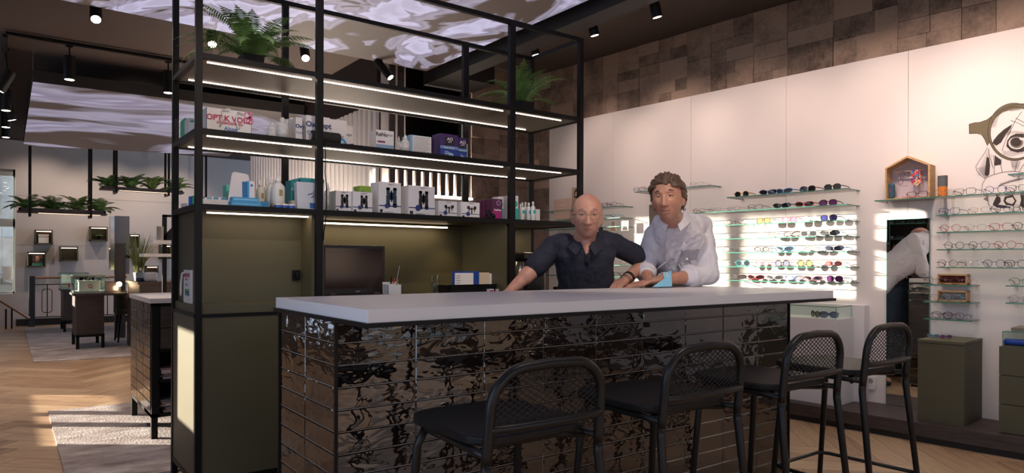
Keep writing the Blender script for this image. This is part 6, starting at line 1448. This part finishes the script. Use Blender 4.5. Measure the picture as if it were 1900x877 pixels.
def eyes_etc(root, M, s, face, iris, brow_m, lipm):
    R = M.to_3x3().normalized()
    for sx in (-1, 1):
        c = M@Vector((sx*.0305, .0722, .0125)); b = MB(root); b.ell(c, .0118*s, n=16, m=12); b.build('eye', mat('eye_white', (.62, .56, .54), .25), smooth=True)
        b = MB(root); q = M@Vector((sx*.0305, .0832, .0115)); b.ell(q, (.0050*s, .0016*s, .0050*s), R, 12, 8); b.build('iris', iris, smooth=True)
        for nm, zz, rz, yo in (('eyelid', .0188, .0056, .0825), ('eyelid', .0052, .0044, .0815)):
            b = MB(root); pts = [M@Vector((sx*.0305+u*.0155, yo-abs(u)**2*.009-.0005, zz-(abs(u)**2*.0055 if zz > .012 else -abs(u)**2*.0050))) for u in (-1, -.6, -.2, .2, .6, 1)]
            b.tube(pts, [rz*.45*s, rz*.85*s, rz*s, rz*s, rz*.85*s, rz*.45*s], 8); b.build(nm, face['skin'], smooth=True)
        b = MB(root); pts = [M@Vector((sx*.0305+u*.0145, .0858-abs(u)**2*.0085, .0158-abs(u)**2*.0050)) for u in (-1, -.6, -.2, .2, .6, 1)]
        b.tube(pts, [.0006*s, .0011*s, .0013*s, .0013*s, .0011*s, .0006*s], 6); b.build('eyelash', mat('lash_dark', (.03, .018, .014), .7), smooth=True)
        if brow_m:
            b = MB(root); pts = [M@Vector((sx*(.030+u*.0185), .0915-abs(u)**2*.008-(.004 if sx*u*sx > 0 else 0), .037+.0035*(1-u*u)-.002*u)) for u in (-1, -.5, 0, .5, 1)]
            b.tube(pts, [.0022*s, .0036*s, .0038*s, .0030*s, .0014*s], 6); b.build('eyebrow', brow_m, smooth=True)
    b = MB(root); pts = [M@Vector((u*.024, .1015-abs(u)**2*.013, -.0655+u*u*.0055*face['smile'])) for u in (-1, -.7, -.35, 0, .35, .7, 1)]
    b.tube(pts, [.0012*s, .0026*s, .0033*s, .0030*s, .0033*s, .0026*s, .0012*s], 8, flat=.75); b.build('lips', lipm, smooth=True)
    b = MB(root); pts = [M@Vector((u*.026, .1042-abs(u)**2*.0125, -.0650+u*u*.0065*face['smile'])) for u in (-1, -.7, -.35, 0, .35, .7, 1)]
    b.tube(pts, .0008*s, 6); b.build('mouth_line', mat('mouth_dark', (.10, .03, .03), .6), smooth=True)

def limb(b, pts, rs):
    for i in range(len(pts)-1): b.cap(pts[i], pts[i+1], rs[i], rs[i+1], 18)

def person(label, spec):
    s = spec['s']; Hc = spec['head']; root_xy = spec['pelvis']
    t = thing('person', label, 'person', (root_xy.x, root_xy.y, 0))
    fw = (EYE-Hc); fw.z = 0; fw.normalize()
    ang = math.atan2(fw.y, fw.x)-PI/2+spec['yaw']
    M = Matrix.Translation(Hc) @ Matrix.Rotation(ang, 4, 'Z') @ Matrix.Rotation(spec['roll'], 4, 'Y') @ Matrix.Rotation(spec['pitch'], 4, 'X') @ Matrix.Scale(s, 4)
    face = spec['face']; sk = spec['skin']; face['skin'] = sk
    b = MB(t); add_head(b, M, face)
    neck0 = M@Vector((0, -.030, -.075)); nb = spec['neck']
    b.cap(neck0, nb, .056*s, .062*s, 20)
    rx = spec['right']; 
    rings = []
    for (c, hw, hd, ax) in spec['torso']:
        sp = ax.normalized(); fr = sp.cross(rx).normalized(); rings.append((c, rx*hw, fr*hd))
    shr = [(c, a*.93, d*.92) for c, a, d in rings]
    b.loft(shr, 24)
    for arm in spec['arms']:
        limb(b, arm['p'], [.052*s, .046*s, .030*s]) if False else limb(b, arm['p'], [.045*s, .043*s, .029*s])
        mid = arm['p'][1].lerp(arm['p'][2], .3); b.cap(arm['p'][1], mid, .044*s, .044*s, 16)
        hand(b, arm['p'][2], arm['hand'], arm['palm'], arm['thumb'], s, arm.get('curl', .35))
    for leg in spec['legs']:
        limb(b, leg, [.085*s, .058*s, .040*s]); b.cap(leg[2], leg[2]+spec['fwd']*.16*s+Vector((0, 0, -.04*s)), .04*s, .03*s)
    body = b.build('body', sk, smooth=True); remesh(body, .0042, 2)
    eyes_etc(t, M, s, face, spec['iris'], spec.get('brow'), spec['lip'])
    # top
    b = MB(t); b.loft(rings, 28)
    c, hw, hd = rings[-1]
    b.ell(c-Vector((0, 0, .01)), 0.06*s) if False else None
    for arm in spec['arms']:
        p = arm['p']; r0 = arm['sr']; sh_in = p[0].lerp(rings[-2][0], .35); b.cap(sh_in, p[0], .075*s, .062*s, 16); b.cap(rings[-1][0]-UPV*.035*s, p[0], .050*s, .056*s, 16)
        if arm['sleeve'] <= 1: q = p[0].lerp(p[1], arm['sleeve']); b.cap(p[0], q, .062*s, r0*s, 18)
        else:
            b.cap(p[0], p[1], .063*s, .058*s, 18); q = p[1].lerp(p[2], arm['sleeve']-1); b.cap(p[1], q, .058*s, r0*s, 18)
    top = b.build('shirt', spec['top'], smooth=True); remesh(top, .0055, 3, spec.get('folds'))
    # rolled cuffs / sleeve hems
    for arm in spec['arms']:
        p = arm['p']
        if arm['sleeve'] > 1:
            q = p[1].lerp(p[2], arm['sleeve']-1); d = (p[2]-p[1]).normalized()
            b = MB(t); b.tube([q-d*.03, q+d*.0, q+d*.025], [r*s for r in (arm['sr']*1.05, arm['sr']*1.12, arm['sr']*1.02)], 20); o = b.build('cuff', spec['top'], smooth=True); remesh(o, .005, 2, [(.008, .05)])
    # trousers
    b = MB(t); P_ = spec['pelvis']; b.loft([(P_+Vector((0, 0, -.14*s)), rx*.175*s, spec['fwd']*.125*s), (P_, rx*.178*s, spec['fwd']*.125*s), (P_+Vector((0, 0, .09*s)), rx*.168*s, spec['fwd']*.12*s)], 24)
    for leg in spec['legs']: limb(b, [leg[0], leg[1], leg[2]+Vector((0, 0, .02))], [.098*s, .078*s, .066*s])
    o = b.build('trousers', spec['pants'], smooth=True); remesh(o, .008, 3, [(.02, .12)])
    for leg in spec['legs']:
        f_ = Vector((leg[2].x, leg[2].y, 0)); b = MB(t); d = spec['fwd']; sd_ = Vector((-d.y, d.x, 0))
        b.loft([(f_-d*.09*s+UPV*.04*s, sd_*.035*s, UPV*.038*s), (f_-d*.02*s+UPV*.05*s, sd_*.04*s, UPV*.048*s), (f_+d*.10*s+UPV*.036*s, sd_*.046*s, UPV*.034*s), (f_+d*.18*s+UPV*.024*s, sd_*.03*s, UPV*.020*s)], 16); b.build('shoe', BLKP, smooth=True)
    b = MB(t); bz = P_+Vector((0, 0, .085*s)); b.loft([(bz-UPV*.018*s, rx*.176*s, spec['fwd']*.128*s), (bz+UPV*.018*s, rx*.176*s, spec['fwd']*.128*s)], 28); b.build('belt', BLKP)
    return t, M

def hair_locks(root, M, s, m, thick, seed, hairline, n=240, ln=.045, vox=.0042):
    rnd = random.Random(seed); b = MB(root); fc = {'jaw': 1, 'cheek': 1, 'smile': 0}; cnt = 0
    while cnt < n:
        a = rnd.uniform(0, 2*PI); z = rnd.uniform(-.55, 1); r = math.sqrt(1-z*z); x, y = r*math.cos(a), r*math.sin(a)
        if not hairline(x, y, z): continue
        cnt += 1
        p = head_point(x, y, z, fc); nrm = Vector((x/.0765, y/.098, z/.12)).normalized()
        comb = Vector((x*.9+.35, -.7-.2*rnd.random(), -.35*(1-z)-.1)); comb = (comb-nrm*comb.dot(nrm)).normalized(); comb = (comb+nrm*rnd.uniform(-.05, .28)).normalized()
        th = thick*rnd.uniform(.7, 1.25)
        q0 = M@(p+nrm*th*.35-comb*ln*.3); q1 = M@(p+nrm*th*.75+comb*ln*.25); q2 = M@(p+nrm*th*.55+comb*ln*.75)
        b.tube([q0, q1, q2], [.005*s, .0072*s, .003*s], 6)
    # scalp base
    nn2, mm2 = 48, 40; vs = []; ids = {}; fs = []
    for i in range(mm2+1):
        th = PI*i/mm2
        for k in range(nn2):
            a = 2*PI*k/nn2; x, y, z = math.sin(th)*math.cos(a), math.sin(th)*math.sin(a), math.cos(th)
            if hairline(x, y, z):
                p = head_point(x, y, z, fc); nrm = Vector((x/.0765, y/.098, z/.12)).normalized(); b.ell(M@(p+nrm*thick*.18), max(.006, thick*.45)*s, n=6, m=4)
    o = b.build('hair', m, smooth=True); remesh(o, vox, 1)
    return o

# ---- right man (white shirt), leaning on the counter
S2 = 1.13
wr = atD(1226, 519, 4.16); el = atD(1316, 508, 4.40)
pel2 = Vector((3.80, 3.22, .98))
ch2 = atD(1264, 462, 4.52); nb2 = atD(1252, 399, 4.21)
ax = (nb2-pel2)
wa2 = pel2.lerp(ch2, .5)+Vector((.0, .02, 0))
rx2 = (CR*.96+CF*.22).normalized()
white_shirt = mat('white_shirt', (.70, .68, .74), .75, 0, .15, 300)
legs2 = [[pel2-rx2*.10*S2+UPV*-.06, Vector((pel2.x, pel2.y, .52))-rx2*.12*S2+CF*-.02, Vector((pel2.x, pel2.y, .10))-rx2*.13*S2+CF*.10],
         [pel2+rx2*.10*S2+UPV*-.06, Vector((pel2.x, pel2.y, .52))+rx2*.12*S2, Vector((pel2.x, pel2.y, .10))+rx2*.13*S2+CF*.04]]
spec2 = dict(s=S2, head=atD(1239, 369, 4.06), pelvis=pel2, yaw=-.20, roll=.06, pitch=-.05, face={'jaw': .68, 'cheek': 1.3, 'smile': 1.2},
    skin=skinmat('skin_tanned', (.48, .24, .165)), neck=nb2+Vector((.02, .03, -.03)), right=rx2, fwd=-CF,
    torso=[(pel2+Vector((0, 0, -.04)), .175*S2, .13*S2, UPV), (wa2, .172*S2, .135*S2, ax), (ch2+Vector((0, 0, -.06)), .180*S2, .135*S2, ax), (ch2+(nb2-ch2)*.40, .178*S2, .12*S2, ax), (nb2+(ch2-nb2)*.28, .135*S2, .095*S2, ax), (nb2+(ch2-nb2)*.03, .070*S2, .068*S2, ax)],
    arms=[dict(p=[atD(1302, 420, 4.48), el, wr], hand=atD(1170, 525, 4.06)-wr, palm=Vector((0, 0, -1)), thumb=CF, sleeve=1.42, sr=.060, curl=.22),
          dict(p=[atD(1216, 436, 4.36), atD(1196, 496, 4.42), atD(1204, 525, 4.20)], hand=atD(1172, 528, 4.16)-atD(1204, 525, 4.20), palm=Vector((0, 0, -1)), thumb=-CF, sleeve=1.35, sr=.054, curl=.2)],
    legs=legs2, iris=mat('iris_brown', (.05, .03, .02), .2), brow=mat('brow_brown', (.07, .04, .028), .8), lip=mat('lip_tan', (.36, .13, .10), .5), top=white_shirt, pants=mat('grey_trousers', (.035, .033, .036), .85, 0, .2, 200), folds=[(.022, .11), (.009, .04)])
man2, M2 = person('dark haired man in a white shirt leaning on the bar counter, smiling', spec2)
HAIRB = mat('brown_hair', (.095, .055, .034), .5, 0, .5, 160, .5, 60, stretch=(1, 1, .3))
def hl2(x, y, z):
    if y > .30: return z > .63-.06*abs(x)+(.0 if abs(x) < .5 else -.12)
    if y > -.10: return z > .34 or (abs(x) > .85 and z > .0 and y < .10)
    return z > -.35
hair_locks(man2, M2, S2, HAIRB, .012, 4, hl2, 520, .055, .0034)
# collar, placket, pocket, buttons
def collar(root, nb, s, m, fwd, right, open_=.5, h=.045, wd=.07):
    b = MB(root)
    for sx in (-1, 1):
        pts_in = []; pts_out = []
        for i in range(9):
            a = PI*.5+sx*(PI*(.12+.88*i/8)); a = -PI/2+sx*(open_*.6+(PI-open_*.6)*i/8)
            d = right*math.cos(a)*-1*0+0*fwd if False else (right*math.sin(a+PI/2)*1.0+fwd*-math.cos(a+PI/2)*-1.0)
            d = right*(sx*math.sin(open_*.6+(PI-open_*.6)*i/8))+fwd*math.cos(open_*.6+(PI-open_*.6)*i/8)
            drop = (1-i/8)
            pts_in.append(nb+d*.068*s+UPV*(h*.75-.070*drop**2)*s)
            pts_out.append(nb+d*(.082+.010*drop)*s+UPV*(-.010-.082*drop**2.2)*s+right*sx*.022*drop**2*s)
        vs = pts_in+pts_out+[p-UPV*.004-fwd*.003 for p in pts_in]+[p-UPV*.006-fwd*.003 for p in pts_out]; n = 9; fs = []
        for i in range(n-1): fs += [(i, i+1, n+i+1, n+i), (2*n+i, 3*n+i, 3*n+i+1, 2*n+i+1), (n+i, n+i+1, 3*n+i+1, 3*n+i), (i, 2*n+i, 2*n+i+1, i+1)]
        fs += [(0, n, 3*n, 2*n)]
        b.add(vs, fs)
    o = b.build('collar', m, smooth=False); sd_ = o.modifiers.new('thick', 'SOLIDIFY'); sd_.thickness = .003; return o
fw2 = (EYE-nb2); fw2.z = 0; fw2.normalize()
collar(man2, nb2+Vector((0, 0, .005))+fw2*.01, S2, white_shirt, (fw2-CR*.12).normalized(), rx2, .36, .062)
def front_line(spec, rings_i, u, lift):
    """points down the front of the torso at sideways fraction u"""
    out = []
    for (c, hw, hd, ax_) in spec['torso']:
        fr = ax_.normalized().cross(spec['right']).normalized()
        if fr.dot(spec['fwd']) < 0: fr = -fr
        out.append(c+spec['right']*hw*u+fr*(hd*(max(0, 1-abs(u)**2.5))**.4+lift))
    return out
def onto(o, target, off):
    q = o.modifiers.new('wrap', 'SHRINKWRAP'); q.target = target; q.wrap_method = 'NEAREST_SURFACEPOINT'; q.wrap_mode = 'ABOVE_SURFACE'; q.offset = off
    w = o.modifiers.new('thick', 'SOLIDIFY'); w.thickness = .004
def patchgrid(root, name, A, B, C, D, n, m_, mt, target, off):
    b = MB(root); vs = []; fs = []
    for j in range(m_+1):
        for i in range(n+1): vs.append(A.lerp(B, i/n).lerp(D.lerp(C, i/n), j/m_))
    for j in range(m_):
        for i in range(n): a_ = j*(n+1)+i; fs.append((a_, a_+1, a_+n+2, a_+n+1))
    b.add(vs, fs); o = b.build(name, mt, smooth=False); onto(o, target, off); return o
SH2 = [c for c in man2.children if c.name.startswith('shirt')][0]
fl = front_line(spec2, 0, 0.0, .012)
pA, pB = atD(1246, 408, 4.12), atD(1236, 496, 4.32); w_ = CR*.017
patchgrid(man2, 'placket', pA-w_, pA+w_, pB+w_, pB-w_, 3, 24, white_shirt, SH2, .004)
qa, qb, qc, qd = atD(1262, 458, 4.32), atD(1296, 460, 4.34), atD(1292, 500, 4.36), atD(1258, 497, 4.34)
patchgrid(man2, 'pocket', qa, qb, qc, qd, 8, 8, white_shirt, SH2, .003)
for (x_, y_, d_) in ((1243, 432, 4.32), (1240, 456, 4.37), (1237, 482, 4.40)):
    b = MB(man2); q = atD(x_, y_, d_); b.add([q+CR*.0065*math.cos(k*PI/6)+UPV*.0065*math.sin(k*PI/6) for k in range(12)], [tuple(range(12))]); onto(b.build('button', PLASTW), SH2, .009)
qa, qb, qc, qd = atD(1262, 458, 4.32), atD(1296, 460, 4.34), atD(1292, 500, 4.36), atD(1258, 497, 4.34)
patchgrid(man2, 'pocket', qa, qb, qc, qd, 8, 8, white_shirt, SH2, .003)
for q in (fl[4].lerp(fl[3], .35), fl[3].lerp(fl[2], .25), fl[3].lerp(fl[2], .85), fl[2].lerp(fl[1], .5)):
    d = (EYE-q).normalized(); b = MB(man2); b.cyl(q+d*.002, q+d*.010, .0065, n=12); b.build('button', PLASTW)
# mask wound around the wrist
c_ = wr.lerp(el, .10); a_ = (el-wr).normalized()
t = thing('face_mask', 'light blue face mask hanging from the wrist of the man in white', 'face mask', (c_.x, c_.y, 1.101)); 
b = MB(t); tip = atD(1237, 530, 4.10); tip.z = 1.104
A0, A1, A2, A3, A4 = c_+UPV*.040+a_*-.03, c_+UPV*.05+a_*.04, tip+Vector((.03, -.01, .006)), tip+Vector((-.09, .04, .004)), c_-CF*.055+UPV*.01-a_*.03
cc = (A0+A1+A2+A3)/4-CF*.03
b.add([A0-CF*.01, A1-CF*.02, A2-CF*.02, A3-CF*.03, A4, cc], [(0, 1, 5), (1, 2, 5), (2, 3, 5), (3, 4, 5), (4, 0, 5)]); o = b.build('cloth', mat('mask_blue', (.22, .52, .72), .7, 0, .3, 60)); sd_ = o.modifiers.new('thick', 'SOLIDIFY'); sd_.thickness = .004
b = MB(t); pr_ = a_.cross(UPV).normalized(); pts = [c_-a_*.03+(pr_*math.cos(q)+UPV*math.sin(q))*.043+a_*.02*math.sin(q) for q in [2*PI*i/20 for i in range(20)]]; b.tube(pts, .0035, 6, True); pts = [p-a_*.012 for p in pts]; b.tube(pts, .003, 6, True); b.build('ear_loop', PLASTW, smooth=True)

# ---- left man (navy polo, bald, glasses)
S1 = 1.11
pel1 = atD(1092, 540, 4.36); pel1.z = .99
ch1 = atD(1084, 480, 4.24); nb1 = atD(1086, 442, 4.15)
ax1 = nb1-pel1
POLO = mat('navy_polo', (.012, .014, .030), .8, 0, .2, 300, .35, 90)
rx1 = CR.copy()
spec1 = dict(s=S1, head=atD(1090, 401, 4.06), pelvis=pel1, yaw=.04, roll=0, pitch=-.10, face={'jaw': .50, 'cheek': 1.0, 'smile': .3},
    skin=skinmat('skin_ruddy', (.52, .27, .20)), neck=nb1+Vector((0, .02, -.02)), right=rx1, fwd=-CF,
    torso=[(pel1+Vector((0, 0, -.02)), .165*S1, .125*S1, UPV), (pel1.lerp(ch1, .5), .158*S1, .130*S1, ax1), (ch1, .165*S1, .125*S1, ax1), (ch1.lerp(nb1, .45), .172*S1, .110*S1, ax1), (ch1.lerp(nb1, .78), .125*S1, .088*S1, ax1), (nb1+Vector((0, 0, .0)), .062*S1, .066*S1, ax1)],
    arms=[dict(p=[atD(1027, 458, 4.22), atD(985, 504, 4.16), atD(950, 536, 4.10)], hand=atD(930, 552, 4.06)-atD(950, 536, 4.10), palm=Vector((0, 0, -1)), thumb=CR, sleeve=.78, sr=.060, curl=.3),
          dict(p=[atD(1138, 452, 4.26), atD(1199, 484, 4.44), atD(1160, 520, 4.24)], hand=atD(1144, 530, 4.15)-atD(1160, 520, 4.24), palm=Vector((0, 0, -1)), thumb=-CR, sleeve=.72, sr=.060, curl=.3)],
    legs=[[pel1-rx1*.10*S1+UPV*-.06, Vector((pel1.x, pel1.y, .52))-rx1*.12*S1, Vector((pel1.x, pel1.y, .10))-rx1*.13*S1+CF*.05], [pel1+rx1*.10*S1+UPV*-.06, Vector((pel1.x, pel1.y, .52))+rx1*.12*S1, Vector((pel1.x, pel1.y, .10))+rx1*.13*S1+CF*.05]],
    iris=mat('iris_grey', (.08, .09, .10), .2), brow=mat('brow_grey', (.30, .20, .16), .8), lip=mat('lip_rose', (.38, .15, .13), .5), top=POLO, pants=mat('blue_jeans', (.05, .09, .17), .8, 0, .2, 200), folds=[(.020, .12), (.008, .04)])
man1, M1 = person('bald man with round glasses in a dark navy polo shirt behind the bar', spec1)
def hl1(x, y, z):
    return (y < .05 and z < .30 and z > -.50 and (y < -.25 or abs(x) > .9) and not (y > -.2 and z < -.05))
b = MB(man1); fc = spec1['face']; 
n2, m2 = 80, 80; vs = []; fs = []; idx = {}
for i in range(m2+1):
    th = PI*i/m2
    for k in range(n2):
        a = 2*PI*k/n2; x, y, z = math.sin(th)*math.cos(a), math.sin(th)*math.sin(a), math.cos(th)
        if hl1(x, y, z): idx[(i, k)] = len(vs); nrm = Vector((x/.0765, y/.098, z/.12)).normalized(); vs.append(M1@(head_point(x, y, z, fc)+nrm*.0022))
for (i, k), a in idx.items():
    q = [(i, k), (i+1, k), (i+1, (k+1) % n2), (i, (k+1) % n2)]
    if all(p in idx for p in q): fs.append(tuple(idx[p] for p in q))
b.add(vs, fs); b.build('hair', mat('grey_stubble', (.24, .19, .16), .9, 0, .8, 300, .3, 200), smooth=True)
# polo collar, placket, buttons
fw1 = (EYE-nb1); fw1.z = 0; fw1.normalize(); collar(man1, nb1+Vector((0, 0, .0))+fw1*.005, S1, POLO, fw1, rx1, .50, .035)
# skin showing in the open necklines
def vneck(root, spec, nb, fw, s, depth, m):
    b = MB(root); n = 8; vs = []; fs = []
    fl0 = front_line(spec, 0, 0, .014)
    lowp = fl0[-2].lerp(fl0[-3], depth)
    for j in range(n+1):
        t_ = j/n; c = nb+fw*.058*s+UPV*.045*s; c = c.lerp(lowp, t_); w_ = (.052*(1-t_)+.003)*s
        for u in (-1, -.5, 0, .5, 1): vs.append(c+spec['right']*u*w_-fw*(u*u)*.030*(1-t_)*s+fw*.010*math.sin(t_*PI))
    for j in range(n):
        for k in range(4): a_ = j*5+k; fs.append((a_, a_+1, a_+6, a_+5))
    b.add(vs, fs); o = b.build('open_neck', m, smooth=True); q = o.modifiers.new('thick', 'SOLIDIFY'); q.thickness = .012; return o
vneck(man1, spec1, nb1, fw1, S1, .55, spec1['skin']); 
fl = front_line(spec1, 0, 0.0, .010)
b = MB(man1); b.tube([fl[4].lerp(fl[3], .3), fl[3], fl[3].lerp(fl[2], .6)], .018, 8, flat=.25); b.build('placket', POLO, smooth=True)
for q in (atD(1089, 465, 4.10), atD(1089, 482, 4.09)):
    b = MB(man1); d = (EYE-q).normalized(); b.cyl(q, q+d*.01, .006, n=12); b.build('button', mat('button_pearl', (.45, .42, .40), .3))
# glasses on the face
gl = MB(man1)
for sx in (-1, 1):
    gl.tube([M1@Vector((sx*.0325+.0235*math.cos(a), .1030-.10*abs(sx*.0325+.0235*math.cos(a))**1.0*.25, .006+.0205*math.sin(a))) for a in [2*PI*i/28 for i in range(28)]], .0014*S1, 6, True)
    gl.tube([M1@Vector(p) for p in ((sx*.056, .0985, .012), (sx*.066, .090, .013), (sx*.080, .05, .012), (sx*.083, -.005, .008))], .0014*S1, 6)
gl.tube([M1@Vector(p) for p in ((-.010, .1045, .010), (0, .108, .013), (.010, .1045, .010))], .0014*S1, 6)
ey = gl.build('eyeglasses', mat('gold_wire', (.55, .42, .26), .25, .9), smooth=True)
for sx in (-1, 1):
    b = MB(man1); b.add([M1@Vector((sx*.0325+.023*math.cos(a), .1028-.10*abs(sx*.0325+.0235*math.cos(a))*.25, .006+.020*math.sin(a))) for a in [2*PI*i/24 for i in range(24)]], [tuple(range(24))]); o = b.build('lens', CLEARL); o.parent = ey
# watch and bracelets on his far wrist
p = spec1['arms'][1]['p']; d = (p[2]-p[1]).normalized(); s1_ = d.cross(UPV).normalized(); u1_ = s1_.cross(d)
def band(root, c, d, r, w, m, nm):
    s_ = d.cross(UPV).normalized(); u_ = s_.cross(d); b = MB(root); b.tube([c-d*w/2, c-d*w/2*.9, c+d*w/2*.9, c+d*w/2], [r*.96, r, r, r*.96], 24); return b.build(nm, m)
band(man1, p[2]-d*.045, d, .0385, .020, BLKP, 'watch'); band(man1, p[2]-d*.012, d, .037, .005, METAL, 'bracelet'); band(man1, p[2]+d*.004, d, .037, .004, METAL, 'bracelet')
